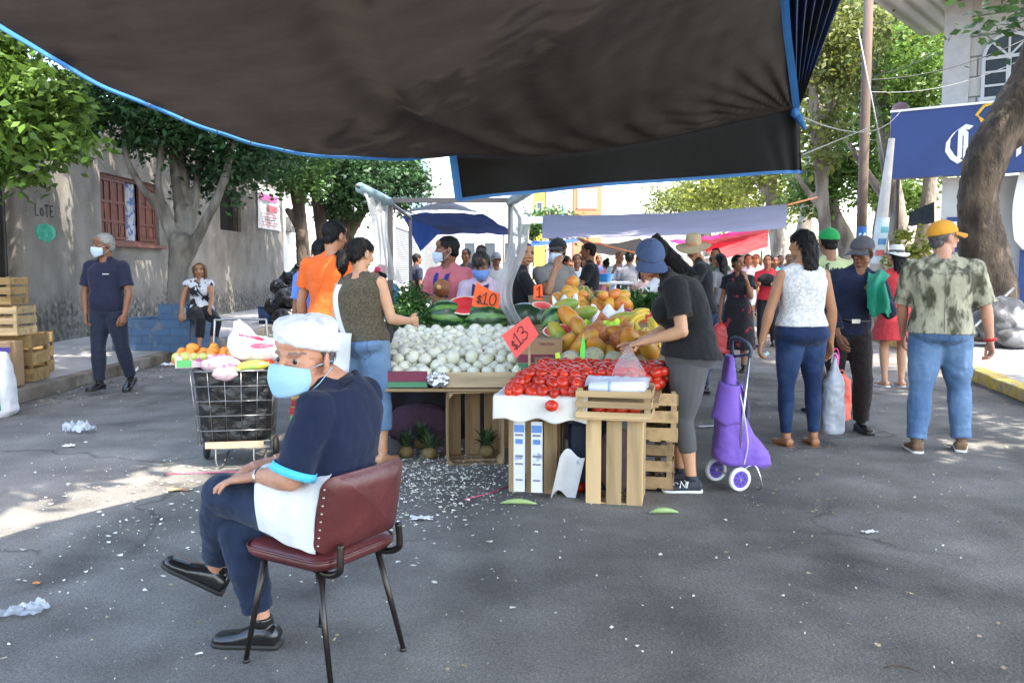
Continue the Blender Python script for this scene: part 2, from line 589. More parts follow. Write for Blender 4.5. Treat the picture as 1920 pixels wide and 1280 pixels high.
def make_hair(B, style, m, root, vox):
    k = B.hs; T = B.HM; mb = MB()
    vs, fs = dome(k, .080, .101, .090, -.014, .030, .008 if style != 'receding' else .02, .78 if style != 'receding' else 1.15)
    mb.add(vs, fs)
    if style == 'cropped_low':
        pass
    mb.ell(V((0, -.060, -.030)) * k, (.060 * k, .040 * k, .045 * k))
    disp = .006
    if style == 'bun':
        mb.ell(V((0, -.07, .115)) * k, (.045 * k, .045 * k, .042 * k))
        mb.ell(V((.02, .085, .055)) * k, (.05 * k, .016 * k, .030 * k))
    if style == 'bob':
        for s_ in (-1, 1):
            mb.tube([V((s_ * .06, .03, .06)) * k, V((s_ * .083, .012, 0)) * k, V((s_ * .082, .0, -.09)) * k], [.025 * k, .024 * k, .016 * k], 10, round_ends=True)
        mb.ell(V((0, -.05, -.05)) * k, (.078 * k, .055 * k, .07 * k))
    bm2 = MB(); bm2.add([T @ V(p) for p in mb.v], mb.f)
    back = -B.HM.to_3x3().col[1].normalized()
    if style in ('pony', 'pony_low'):
        p0 = T @ (V((0, -.10, .02 if style == 'pony' else -.045)) * k)
        L_ = .26 if style == 'pony' else .13
        x, y, d = B.sframe(.9); dn = (-d + V((0, 0, -.35))).normalized()
        p1 = p0 + back * .05 - y * .03; p2 = B.spine(.95) - y * (.085 * B.H * .8) + dn * L_ * .12 if style == 'pony' else p1 + dn * L_ * .6; p3 = p2 + dn * L_ * (.75 if style == 'pony' else .4)
        hk = 1.55 if style == 'pony' and vox < .0055 else 1.
        bm2.tube([p0, p1, p2, p3], [.030 * hk, .046 * hk, .042 * hk, .012], 12, round_ends=True)
        disp = .012
    if style == 'long':
        p0 = T @ (V((0, -.055, .03)) * k)
        rs_ = []
        ctrl = [(0., .070, .055), (.08, .078, .055), (.17, .070, .045), (.27, .062, .036), (.36, .050, .030), (.44, .028, .020)]
        xr = B.HM.to_3x3().col[0].normalized()
        for z, w, dd in ctrl:
            z *= B.longk
            c = p0 + V((0, 0, -z)) + back * (.018 + .10 * min(z, .2) )
            rs_.append([c + xr * w * math.cos(a) + back * dd * math.sin(a) for a in [2 * math.pi * j / 16 for j in range(16)]])
        bm2.loft(rs_)
        disp = .02
    me = solid(bm2, vox, 2, disp, .035)
    # locks of hair lying over the mass
    n = len(me.polygons); cs = centers(me); nr = np.empty(n * 3, dtype=np.float32); me.polygons.foreach_get('normal', nr); nr = nr.reshape(n, 3)
    inv = T.inverted(); crown = T @ (V((.01, -.045, .125)) * k); lk = MB(); rs = random.Random(n)
    for i in rs.choices(range(n), k=700 if vox < .008 else 260):
        c = V(cs[i]); nn = V(nr[i]); fl = (c - crown).normalized() * .8 + V((0, 0, -.55)) + V((rs.uniform(-.35, .35), rs.uniform(-.35, .35), rs.uniform(-.2, .2)))
        t = fl - nn * fl.dot(nn)
        if B.cov and (inv @ c).z > .028 * k: continue
        if t.length < .1: continue
        t.normalize(); w = nn.cross(t) * rs.uniform(.0022, .0050); l = rs.uniform(.025, .06) * (.75 if style in ('short', 'receding') else 1.2)
        p = [c - t * l * .3, c + t * l * .3 + nn * rs.uniform(.002, .006), c + t * l * .75 + nn * rs.uniform(-.004, .006)]
        lk.add([p[0] - w, p[0] + w, p[1] + w, p[1] - w, p[2] + w * .2, p[2] - w * .2], [(0, 1, 2, 3), (3, 2, 4, 5)])
    me = join([me, lk.mesh('l')], 'hair', [m])
    return link('hair', me, root)

def make_cap(B, m, root, vox, brim=(.0, .10), m2=None, name='cap', reverse=False):
    k = B.hs; T = B.HM; mb = MB()
    vs, fs = dome(k, .091, .115, .098, -.010, .030, .030, .12)
    mb.add(vs, fs)
    bm2 = MB(); bm2.add([T @ V(p) for p in mb.v], mb.f)
    me = solid(bm2, vox, 2, .003, .05)
    me.materials.append(m)
    o = link(name, me, root)
    b = MB()
    def fn(u, v, dz=0):
        a = (u - .5) * R(128)
        r0 = .090; 
        e = v * .078 * (math.cos(a * .95) ** .6 if math.cos(a * .95) > 0 else 0)
        x = math.sin(a) * (.082 + e * .55); y = -.012 + math.cos(a) * (.106) + e
        z = .040 + .12 * (y) * 0 - .018 * v - .05 * (x / .08) ** 2 * .35 + dz
        return T @ (V((x, y, z)) * k)
    b.grid(lambda u, v: fn(u, v), 16, 6)
    b.grid(lambda u, v: fn(u, v, -.006), 16, 6, flip=True)
    b.build('brim', m2 or m, o, True)
    bt = MB(); bt.ell(T @ (V((0, -.012, .129)) * k), .008 * k); bt.build('button', m, o, True)
    return o

def make_hat(B, m, root, vox, R_=.19, band=None, crown_h=.10, droop=.02, name='straw_hat'):
    k = B.hs; T = B.HM; mb = MB()
    prof = [(.090, .045), (.088, .09), (.075, .045 + crown_h), (.04, .055 + crown_h), (.0, .048 + crown_h)]
    n = 28
    def ring(r, z, wob=0):
        return [T @ (V((r * math.cos(a) * .93, r * math.sin(a) * 1.06 - .012, z + wob * math.cos(2 * a))) * k) for a in [2 * math.pi * j / n for j in range(n)]]
    rings = [ring(R_, .04 - droop, .02), ring(R_ * .8, .038 - droop * .3, .008), ring(.098, .042)] + [ring(r, z) for r, z in prof]
    under = [ring(R_, .034 - droop, .02), ring(.098, .036)]
    mb.loft(rings, cap=False); mb.loft(under[::-1], cap=False)
    o = mb.build(name, m, root, True)
    if band:
        b = MB(); b.loft([ring(.093, .05), ring(.0915, .075)], cap=False); b.build('hat_band', band, o, True)
    return o

def make_mask(B, m, root, drop=0.):
    k = B.hs; T = B.HM; mb = MB()
    def fn(u, v):
        s_ = (u - .5) * 2; t = (v - .5) * 2
        x = .074 * s_ * (1 - .10 * t * t) * (1 - .12 * max(0, t))
        bul = (1 - abs(s_) ** 2.0)
        y = .040 + .078 * bul ** .75 - .008 * t * t * bul - .012 * max(0, t) * bul
        z = -.052 - .052 * t * (1 - .32 * s_ * s_) - drop
        if abs(s_) > .5: y -= 0
        return T @ (V((x, y + .014, z)) * k)
    mb.grid(fn, 18, 12)
    me_o = mb.build('face_mask', m, root, True)
    so = me_o.modifiers.new('t', 'SOLIDIFY'); so.thickness = .002; so.offset = 1
    b = MB()
    for s_ in (-1, 1):
        for z in (-.015, -.085):
            b.tube([T @ (V((s_ * .068, .048, z - drop)) * k), T @ (V((s_ * .079, .02, z * .8 + .005)) * k), T @ (V((s_ * .088, -.028, .0 if z > -.05 else -.02)) * k)], .0016, 5)
    b.build('ear_loop', m, me_o, True)
    return me_o

def make_shoe(B, side, kind, mats, root, vox):
    A = B.AR if side > 0 else B.AL
    fd = (B.FR if side > 0 else B.FL).normalized()
    H = B.H
    up = V((0, 0, 1)); x = fd.cross(up).normalized(); u = x.cross(fd).normalized()
    base = A - u * (.045 * H)
    L_ = .152 * H * (1.03 if kind != 'bare' else 1)
    prof = [(-.27, .018, .02, .036), (-.21, .027, .0, .052), (0, .028, 0, .058), (.17, .029, .0, .048), (.36, .032, 0, .034), (.54, .034, 0, .029), (.66, .029, .002, .026), (.71, .019, .005, .020), (.73, .008, .009, .014)]
    rings = []
    for f_, w, z0, z1 in prof:
        w *= H * .92; z1 *= H * .88; z0 *= H
        if kind == 'bare': w *= .85; z1 *= .85
        ring = []
        for j in range(16):
            a = 2 * math.pi * j / 16
            c, s_ = math.cos(a), math.sin(a)
            ring.append(base + fd * f_ * L_ + x * w * math.copysign(abs(c) ** .75, c) + u * (z0 + (z1 - z0) * (.5 + .5 * math.copysign(abs(s_) ** (.6 if s_ < 0 else 1.), s_))))
        rings.append(ring)
    mb = MB(); mb.loft(rings)
    if kind == 'bare':
        return mb
    mb.tube([A + u * .004, A + u * .02 * H], [.026 * H, .026 * H], 12)
    me = solid(mb, vox, 2)
    for q in mats[:1]: me.materials.append(q)
    o = link('shoe', me, root)
    # sole
    sb = MB()
    out = []
    for z, g in ((-.004, .98), (.010, 1.0), (.012, .85)):
        rg = []
        for f_, w, z0, z1 in prof: rg.append(base + fd * f_ * L_ * 1.02 + x * w * H * .92 * g + u * z)
        for f_, w, z0, z1 in prof[::-1]: rg.append(base + fd * f_ * L_ * 1.02 - x * w * H * .92 * g + u * z)
        out.append(rg)
    sb.loft(out)
    sb.build('sole', mats[1], o, True)
    if kind == 'sneaker':
        lb = MB()
        for q in range(4):
            f_ = .14 + q * .10; zz = (.040 - q * .0045) * H
            lb.tube([base + fd * f_ * L_ - x * .014 * H + u * zz, base + fd * (f_ + .04) * L_ + u * (zz + .003 * H), base + fd * f_ * L_ + x * .014 * H + u * zz], .0035, 5)
        lb.build('lace', mats[1], o, True)
    return o

def mk_body(H=1.68, fem=False, fat=1., belly=0., lean=0., bend=0., side=0., twist=0., head=(0, 0), aL=None, aR=None, lL=None, lR=None,
            fL=None, fR=None, headfwd=.25, J=None, armk=1., legk=1., headk=1.06, neckk=1., longk=1., palmL=None, palmR=None, sh=1.):
    B = Body(); B.H = H; B.fem = fem; B.fat = fat; B.belly = belly; B.armk = armk; B.legk = legk; B.neckk = neckk; B.longk = longk
    B.L = .30 * H
    B.hs = H * .13 / .22 * headk
    if J is None:
        B.P = V((0, 0, .53 * H))
        X = V((1, 0, 0))
        d = V((math.sin(R(side)), math.sin(R(lean)) * math.cos(R(side)), math.cos(R(lean)) * math.cos(R(side))))
        B.C = B.P + d * B.L
        fw = V((0, math.cos(R(lean)), -math.sin(R(lean))))
        B.M = (B.P + B.C) * .5 - fw * bend
        B.rp = X.copy(); B.rs = Matrix.Rotation(R(twist), 3, 'Z') @ X
        nd = (B.C - B.M).normalized()
        B.N = B.C + (nd + V((0, .15, .1))).normalized() * .040 * H
        B.Hc = B.N + (nd * 1 + Matrix.Rotation(R(twist), 3, 'Z') @ V((0, headfwd, .35))).normalized() * .084 * H
        hy, hp = R(head[0]), R(head[1])
        fwd = V((-math.sin(hy) * math.cos(hp), math.cos(hy) * math.cos(hp), math.sin(hp)))
        B.hf = fwd; B.hu = V((0, 0, 1)) if len(head) < 3 else V((math.sin(R(head[2])), 0, math.cos(R(head[2]))))
        sw = (.108 if not fem else .098) * H * sh * (.5 + .5 * fat)
        xs = B.sframe(.95)[0]; ds = B.sframe(.95)[2]
        B.SR = B.spine(.925) + xs * sw; B.SL = B.spine(.925) - xs * sw
        def arm(S_, a, sd):
            if a is None: a = ((.14 * sd, -.02, -1), (.06 * sd, .22, -1))
            u_, f_ = V(a[0]).normalized(), V(a[1]).normalized()
            E = S_ + u_ * .172 * H
            return E, E + f_ * .150 * H
        B.ER, B.WR = arm(B.SR, aR, 1); B.EL, B.WL = arm(B.SL, aL, -1)
        hw = .052 * H
        B.HR = B.P + X * hw - V((0, 0, .01 * H)); B.HL = B.P - X * hw - V((0, 0, .01 * H))
        def leg(Hh, l, sd):
            if l is None: l = ((.03 * sd, .0, -1), (.01 * sd, -.03, -1))
            K = Hh + V(l[0]).normalized() * .245 * H
            return K, K + V(l[1]).normalized() * .235 * H
        B.KR, B.AR = leg(B.HR, lR, 1); B.KL, B.AL = leg(B.HL, lL, -1)
        B.FR = V(fR) if fR else V((.14, 1, 0)); B.FL = V(fL) if fL else V((-.14, 1, 0))
        lo = min((A - (F_.normalized().cross(V((0, 0, 1))).normalized().cross(F_.normalized())) * .045 * H).z + min(0, F_.normalized().z * .115 * H) for A, F_ in ((B.AR, B.FR), (B.AL, B.FL))) - .004
        dz = V((0, 0, -lo))
        for n_ in ('P', 'C', 'M', 'N', 'Hc', 'SR', 'SL', 'ER', 'WR', 'EL', 'WL', 'HR', 'HL', 'KR', 'KL', 'AR', 'AL'):
            setattr(B, n_, getattr(B, n_) + dz)
    else:
        for k_, v_ in J.items(): setattr(B, k_, V(v_))
        B.rp.normalize(); B.rs.normalize()
        B.L = (B.C - B.P).length
    f = B.hf.normalized(); x = f.cross(B.hu).normalized(); u = x.cross(f).normalized()
    B.HM = Matrix(((x.x, f.x, u.x, B.Hc.x), (x.y, f.y, u.y, B.Hc.y), (x.z, f.z, u.z, B.Hc.z), (0, 0, 0, 1)))
    B.palmR = V(palmR) if palmR else V((-1, -.25, 0)); B.palmL = V(palmL) if palmL else V((1, -.25, 0))
    return B

LOD = [(.0065, .0026, .0034, .0075), (.0095, .0038, .0052, .0105), (.015, .0065, .0085, .016)]

def person(label, loc, yaw=0., lod=1, skin='tan', top=None, bot=None, shoes=('shoe', SHOE_BLACK, SOLE_D), hair=('short', 'black'), cap=None, hat=None,
           mask=None, handL={}, handR={}, group=None, brow=None, eyes=True, mask_drop=0., **bk):
    root = thing('person', label, 'person', (loc[0], loc[1], loc[2] if len(loc) > 2 else 0), R(yaw), group)
    B = mk_body(**bk); B.root = root
    vb, vh, vd, vc = LOD[lod]
    sm = SKIN[skin]
    mb = MB()
    mb.loft(B.rings(-.17, 1.12)); B.extras(mb)
    for s_ in (1, -1):
        B.arm(mb, s_, 2); B.leg(mb, s_, 2)
        if shoes[0] in ('bare', 'sandal'):
            q = make_shoe(B, s_, 'bare', None, root, vb); mb.add(q.v, q.f)
    body = solid(mb, vb, 3)
    parts = [body, head_mesh(B, vd)]
    for s_, W, E, n, hp in ((1, B.WR, B.ER, B.palmR, handR), (-1, B.WL, B.EL, B.palmL, handL)):
        h = MB(); hp = dict(hp)
        d = V(hp.pop('d')) if 'd' in hp else (W - E)
        h.tube([W.lerp(E, .35), W, W + d.normalized() * .01], [.0195 * B.H * B.armk, .0163 * B.H * B.armk, .0165 * B.H], 12)
        make_hand(h, W, d, n, s_, B.H, **hp)
        parts.append(solid(h, vh, 2))
    me = join(parts, 'body', [sm, LIP, brow or (BROWG if hair and hair[1] in ('grey', 'salt') else BROW)])
    bo = link('body', me, root)
    if eyes and lod < 2:
        for s_ in (-1, 1):
            e = MB(); c = B.HM @ (V((s_ * .0315, .0725, .004)) * B.hs)
            e.ell(c, .0105 * B.hs, n=(12, 10))
            eo = e.build('eye', [EYEW, EYEI], root, True)
            cc = centers(eo.data); f = np.array(B.HM.to_3x3().col[1].normalized()); dd = (cc - np.array(c)) @ f
            paint(eo.data, dd > .0105 * B.hs * .62, 1)
    if top:
        t = dict(mat=None, sleeve=.6, inf=.014, hem=-.05, disp=.012, name='shirt', neck=1.03, cuff=None, collar=None, flare=0.)
        t.update(top)
        c = MB()
        c.loft(B.rings(t['hem'], t['neck'], t['inf'], 16, t['flare']))
        if t['sleeve'] > 0:
            B.extras(c, t['inf'])
            for s_ in (1, -1):
                B.arm(c, s_, t['sleeve'], t['inf'] * (1.0 if t['sleeve'] > 1 else 1.25))
        else:
            if B.fem: B.bust(c, t['inf'])
            for S_, k in ((B.SR, 1), (B.SL, -1)):
                x = B.sframe(.93)[0]
                c.tube([B.spine(1.0) + x * k * .03 * B.H, S_.lerp(B.spine(.97), .3)], [.036 * B.H + t['inf'] * .5, .030 * B.H + t['inf']], 12, round_ends=True)
        me = solid(c, vc, 4, t['disp'], .09)
        ms = t['mat'] if isinstance(t['mat'], (list, tuple)) else [t['mat']]
        for q in ms: me.materials.append(q)
        so = link(t['name'], me, root); B.top = so
        if t['cuff']:
            for s_ in (1, -1):
                q = MB(); S_, E = (B.SR, B.ER) if s_ > 0 else (B.SL, B.EL)
                a, b = S_.lerp(E, t['sleeve'] - .10), S_.lerp(E, t['sleeve'] + .015)
                r = .0262 * B.H * B.armk + t['inf'] * 1.62
                q.tube([a, b], [r, r + .004], 24, cap=False)
                co = q.build('cuff', t['cuff'], so, True)
                sl = co.modifiers.new('t', 'SOLIDIFY'); sl.thickness = .005
        if t['collar']:
            q = MB(); x, y, d = B.sframe(1.0); nd = (B.N - B.spine(.9)).normalized()
            rings = []
            for h_, r_ in ((.0, .050), (.022, .040), (.024, .044), (.004, .058)):
                cc = B.spine(1.02) + nd * h_ * B.H * .9
                rings.append([cc + x * r_ * B.H * math.cos(a) * 1.08 + y * r_ * B.H * math.sin(a) * .98 - nd * (.012 * B.H * max(0, math.sin(a)) ** 2) for a in [2 * math.pi * j / 24 for j in range(24)]])
            q.loft(rings, cap=False)
            q.build('collar', t['collar'], so, True)
    if bot:
        t = dict(mat=None, len=1.93, inf=.010, inf2=None, disp=.010, name='trousers', top=.30, flare=0., skirt=0.)
        t.update(bot)
        c = MB()
        c.loft(B.rings(-.17, t['top'], t['inf'], 10))
        if t['skirt']:
            rg = B.rings(0., t['top'], t['inf'] + .006, 4)
            z0 = B.P.z
            cen = B.P
            low = []
            for q_, (z, g) in enumerate(((-t['skirt'], 1 + t['flare']), (-t['skirt'] * .5, 1 + t['flare'] * .5))):
                low.append([cen + (p - cen) * 1.0 * g + V((0, 0, z - (p - cen).z * 1)) + V((0, 0, 0)) for p in rg[0]])
            c.loft(low + rg)
        else:
            for s_ in (1, -1): B.leg(c, s_, t['len'], t['inf'], t['inf2'], t['flare'])
        me = solid(c, vc, 4, t['disp'], .07)
        me.materials.append(t['mat'])
        B.bot = link(t['name'], me, root)
    if shoes[0] != 'bare':
        for s_ in (1, -1):
            if shoes[0] == 'sandal':
                A = B.AR if s_ > 0 else B.AL; fd = (B.FR if s_ > 0 else B.FL).normalized()
                up = V((0, 0, 1)); x = fd.cross(up).normalized(); u = x.cross(fd).normalized()
                base = A - u * .047 * B.H; L_ = .152 * B.H
                q = MB(); rg = []
                for z in (-.010, .003):
                    pr = [(-.28, .02), (-.15, .029), (.1, .027), (.4, .033), (.62, .033), (.75, .018)]
                    rg.append([base + fd * f_ * L_ + x * w * B.H + u * z for f_, w in pr] + [base + fd * f_ * L_ - x * w * B.H + u * z for f_, w in pr[::-1]])
                q.loft(rg); o = q.build('sandal', shoes[1], root)
                q = MB(); q.tube([base + fd * .42 * L_ + x * .028 * B.H, base + fd * .44 * L_ + u * .026 * B.H, base + fd * .42 * L_ - x * .028 * B.H], .008, 8); q.build('strap', shoes[1], o, True)
            else:
                make_shoe(B, s_, shoes[0], shoes[1:], root, max(vd, .005))
    B.cov = bool(cap or hat or lod == 0 and mask)
    if hair: make_hair(B, hair[0], HAIR[hair[1]], root, max(vd, .005))
    if cap: B.cap = make_cap(B, cap[0] if isinstance(cap, tuple) else cap, root, max(vd, .005), m2=cap[1] if isinstance(cap, tuple) else None)
    if hat: make_hat(B, root=root, vox=vd, **hat)
    if mask: make_mask(B, mask, root, mask_drop)
    return B
# ------------------------------------------------------------------ light, sky
SUN = V((.46, -.36, 1.0)).normalized()
el = math.asin(SUN.z); az = math.atan2(SUN.x, SUN.y)
w = bpy.data.worlds.new('World'); scene.world = w; w.use_nodes = True
wn, wl = w.node_tree.nodes, w.node_tree.links
sky = wn.new('ShaderNodeTexSky'); sky.sky_type = 'NISHITA'; sky.sun_disc = False
sky.sun_elevation = el; sky.sun_rotation = az; sky.air_density = 1.3; sky.dust_density = 2.5; sky.ozone_density = 1.0
wl.new(sky.outputs[0], wn['Background'].inputs[0]); wn['Background'].inputs[1].default_value = .15
sl = bpy.data.lights.new('sun', 'SUN'); sl.energy = 2.2; sl.angle = R(.5); sl.color = (1, .93, .81)
so = bpy.data.objects.new('sun', sl); COL.objects.link(so)
so.rotation_euler = SUN.to_track_quat('Z', 'Y').to_euler()
scene.view_settings.view_transform = 'Standard'; scene.view_settings.look = 'None'
scene.view_settings.exposure = 2.9; scene.view_settings.gamma = 1

# ------------------------------------------------------------------ ground
asph = mat('asphalt', (.132, .122, .110), .9, .25, 2.2, .7, 60, col2=(.208, .195, .176), c2scale=.55, c2lo=.38, c2hi=.66, spec=.25)
def asphalt_detail():
    N, L, b = nm(asph)
    old = b.inputs['Base Color'].links[0].from_socket
    tc = [n for n in N if n.type == 'TEX_COORD'][0]
    vo = N.new('ShaderNodeTexVoronoi'); vo.feature = 'DISTANCE_TO_EDGE'; vo.inputs['Scale'].default_value = .55
    nz = N.new('ShaderNodeTexNoise'); nz.inputs['Scale'].default_value = 2.2; nz.inputs['Detail'].default_value = 8
    L.new(tc.outputs['Object'], nz.inputs['Vector'])
    mx = N.new('ShaderNodeMix'); mx.data_type = 'VECTOR'; mx.inputs[0].default_value = .35
    L.new(tc.outputs['Object'], mx.inputs[4]); L.new(nz.outputs['Color'], mx.inputs[5]); L.new(mx.outputs[1], vo.inputs['Vector'])
    rp = N.new('ShaderNodeMapRange'); rp.inputs['From Max'].default_value = .011; rp.inputs['To Min'].default_value = .55
    L.new(vo.outputs['Distance'], rp.inputs['Value'])
    n3 = N.new('ShaderNodeTexNoise'); n3.inputs['Scale'].default_value = .45; L.new(tc.outputs['Object'], n3.inputs['Vector'])
    r3 = N.new('ShaderNodeMapRange'); r3.inputs['From Min'].default_value = .45; r3.inputs['From Max'].default_value = .53
    L.new(n3.outputs['Fac'], r3.inputs['Value'])
    c1 = N.new('ShaderNodeMix'); c1.inputs[2].default_value = 1.0; L.new(r3.outputs[0], c1.inputs[0]); L.new(rp.outputs[0], c1.inputs[3])
    # speckle of aggregate
    sp = N.new('ShaderNodeTexVoronoi'); sp.inputs['Scale'].default_value = 130; L.new(tc.outputs['Object'], sp.inputs['Vector'])
    r4 = N.new('ShaderNodeMapRange'); r4.inputs['From Max'].default_value = .6; r4.inputs['To Min'].default_value = 1.35; r4.inputs['To Max'].default_value = .75
    L.new(sp.outputs['Distance'], r4.inputs['Value'])
    mu = N.new('ShaderNodeMath'); mu.operation = 'MULTIPLY'; L.new(c1.outputs[0], mu.inputs[0]); L.new(r4.outputs[0], mu.inputs[1])
    # dark oily stains
    st = N.new('ShaderNodeTexNoise'); st.inputs['Scale'].default_value = .8; st.inputs['Detail'].default_value = 4; st.inputs['Distortion'].default_value = .6
    L.new(tc.outputs['Object'], st.inputs['Vector'])
    r5 = N.new('ShaderNodeMapRange'); r5.inputs['From Min'].default_value = .60; r5.inputs['From Max'].default_value = .72; r5.inputs['To Min'].default_value = 1.; r5.inputs['To Max'].default_value = .5
    L.new(st.outputs['Fac'], r5.inputs['Value'])
    m2 = N.new('ShaderNodeMath'); m2.operation = 'MULTIPLY'; L.new(mu.outputs[0], m2.inputs[0]); L.new(r5.outputs[0], m2.inputs[1])
    mp = N.new('ShaderNodeMapping'); mp.inputs['Scale'].default_value = (1.5, .10, 1); L.new(tc.outputs['Object'], mp.inputs['Vector'])
    tw_ = N.new('ShaderNodeTexNoise'); tw_.inputs['Scale'].default_value = 1.; tw_.inputs['Detail'].default_value = 5; L.new(mp.outputs[0], tw_.inputs['Vector'])
    r6 = N.new('ShaderNodeMapRange'); r6.inputs['From Min'].default_value = .3; r6.inputs['From Max'].default_value = .7; r6.inputs['To Min'].default_value = .76; r6.inputs['To Max'].default_value = 1.24; L.new(tw_.outputs['Fac'], r6.inputs['Value'])
    m3 = N.new('ShaderNodeMath'); m3.operation = 'MULTIPLY'; L.new(m2.outputs[0], m3.inputs[0]); L.new(r6.outputs[0], m3.inputs[1])
    vs = N.new('ShaderNodeVectorMath'); vs.operation = 'SCALE'
    L.new(old, vs.inputs[0]); L.new(m3.outputs[0], vs.inputs['Scale']); L.new(vs.outputs[0], b.inputs['Base Color'])
asphalt_detail()
def gz(x, y):
    return 0.
g = MB()
g.add([(-120, -20, 0), (120, -20, 0), (120, 300, 0), (-120, 300, 0)], [(0, 1, 2, 3)])
tag(g.build('road', asph), kind='structure')
conc = mat('pavement_concrete', (.30, .29, .28), .9, .2, 1.2, .4, 40, col2=(.20, .19, .18), c2scale=1.2, c2lo=.4, c2hi=.7)
kerbm = mat('kerb_dirty', (.20, .17, .14), .9, .3, 3., .6, 25, col2=(.09, .065, .045), c2scale=2.5, c2lo=.4, c2hi=.65)
yel = mat('kerb_yellow', (.52, .36, .06), .8, .25, 6, .5, 30, col2=(.30, .27, .20), c2scale=7, c2lo=.50, c2hi=.66)
p = MB(); p.add([(-5.32, -5, .15), (-5.32, 60, .15), (-12, 60, .15), (-12, -5, .15)], [(0, 1, 2, 3)])
p.add([(-5.32, -5, 0), (-5.32, 60, 0), (-5.32, 60, .15), (-5.32, -5, .15)], [(0, 1, 2, 3)])
tag(p.build('pavement', conc), kind='structure')
k = MB()
y = -4.
while y < 58:
    L_ = random.uniform(1.1, 1.7); j = random.uniform(-.02, .02)
    k.box((-5.245 + j, y + L_ / 2, .07), (.17, L_ - .015, .15 + random.uniform(-.01, .012)))
    y += L_
tag(k.build('kerb', kerbm, bevel=.015), kind='structure')
RK = [(3.55, 0), (4.7, 5.), (5.72, 10.04), (6.12, 11.8), (6.98, 15.7), (7.7, 20), (8.6, 30), (10, 60)]
p = MB()
vs = [(x, y, .14) for x, y in RK] + [(40, y, .14) for x, y in RK]
n = len(RK)
p.add(vs, [(i, n + i, n + i + 1, i + 1) for i in range(n - 1)])
vs = [(x, y, 0) for x, y in RK] + [(x, y, .14) for x, y in RK]
p.add(vs, [(i, n + i, n + i + 1, i + 1) for i in range(n - 1)])
tag(p.build('pavement', conc), kind='structure')
def rkx(y):
    for a, b in zip(RK, RK[1:]):
        if a[1] <= y <= b[1]: return a[0] + (b[0] - a[0]) * (y - a[1]) / (b[1] - a[1])
    return RK[-1][0]
k = MB(); y = 2.
while y < 30:
    L_ = random.uniform(.9, 1.5)
    a, b = V((rkx(y), y, 0)), V((rkx(y + L_), y + L_, 0)); d = (b - a).normalized()
    rot = Matrix((d, V((-d.y, d.x, 0)), V((0, 0, 1)))).transposed()
    k.box((a + b) / 2 + V((-.06, 0, .075)), (L_ - .012, .2, .15 + random.uniform(-.008, .01)), rot, 0 if 7 < y < 19 else 1)
    y += L_
tag(k.build('kerb', [yel, kerbm], bevel=.018), kind='structure')

# ------------------------------------------------------------------ buildings
def plane_wall(mb, y0, y1, z0, z1, x, ops, depth=.25, sgn=1, m=0):
    """wall in the plane x=const, front face towards +x*sgn, with recessed openings"""
    ys = sorted({y0, y1} | {q for o in ops for q in o[:2]}); zs = sorted({z0, z1} | {q for o in ops for q in o[2:4]})
    for a, b in zip(ys, ys[1:]):
        for c, d in zip(zs, zs[1:]):
            my, mz = (a + b) / 2, (c + d) / 2
            if any(o[0] < my < o[1] and o[2] < mz < o[3] for o in ops): continue
            mb.add([(x, a, c), (x, b, c), (x, b, d), (x, a, d)], [(0, 1, 2, 3)], m)
    xb = x - depth * sgn
    for a, b, c, d in [o[:4] for o in ops]:
        mb.add([(x, a, c), (x, b, c), (xb, b, c), (xb, a, c)], [(0, 1, 2, 3)], m)
        mb.add([(x, a, d), (x, b, d), (xb, b, d), (xb, a, d)], [(3, 2, 1, 0)], m)
        mb.add([(x, a, c), (x, a, d), (xb, a, d), (xb, a, c)], [(0, 1, 2, 3)], m)
        mb.add([(x, b, c), (x, b, d), (xb, b, d), (xb, b, c)], [(3, 2, 1, 0)], m)

stucco = mat('grey_stucco', (.205, .188, .168), .95, .2, 2.2, .8, 26, col2=(.135, .123, .108), c2scale=1.3, c2lo=.40, c2hi=.68, spec=.15)
def stucco_dirt():
    N, L, b = nm(stucco)
    old = b.inputs['Base Color'].links[0].from_socket
    tc = [n for n in N if n.type == 'TEX_COORD'][0]
    sx = N.new('ShaderNodeSeparateXYZ'); L.new(tc.outputs['Object'], sx.inputs[0])
    nz = N.new('ShaderNodeTexNoise'); nz.inputs['Scale'].default_value = 1.1; nz.inputs['Detail'].default_value = 8; L.new(tc.outputs['Object'], nz.inputs['Vector'])
    ad = N.new('ShaderNodeMath'); ad.operation = 'MULTIPLY_ADD'; ad.inputs[1].default_value = 1.7; L.new(nz.outputs['Fac'], ad.inputs[0])
    mi = N.new('ShaderNodeMath'); mi.operation = 'MULTIPLY'; mi.inputs[1].default_value = -1.; L.new(sx.outputs['Z'], mi.inputs[0]); L.new(mi.outputs[0], ad.inputs[2])
    mr = N.new('ShaderNodeMapRange'); mr.inputs['From Min'].default_value = -.15; mr.inputs['From Max'].default_value = .35; L.new(ad.outputs[0], mr.inputs['Value'])
    n2 = N.new('ShaderNodeTexNoise'); n2.inputs['Scale'].default_value = 9; n2.inputs['Detail'].default_value = 6; L.new(tc.outputs['Object'], n2.inputs['Vector'])
    m3 = N.new('ShaderNodeMapRange'); m3.inputs['From Min'].default_value = .35; m3.inputs['From Max'].default_value = .6; L.new(n2.outputs['Fac'], m3.inputs['Value'])
    mu = N.new('ShaderNodeMath'); mu.operation = 'MULTIPLY'; L.new(mr.outputs[0], mu.inputs[0]); L.new(m3.outputs[0], mu.inputs[1])
    mx = N.new('ShaderNodeMix'); mx.data_type = 'RGBA'; L.new(mu.outputs[0], mx.inputs[0]); L.new(old, mx.inputs[6]); mx.inputs[7].default_value = (.055, .055, .05, 1)
    L.new(mx.outputs[2], b.inputs['Base Color'])
stucco_dirt()
WX = -7.8
dark = mat('dark_interior', (.012, .011, .010), .9, .1)
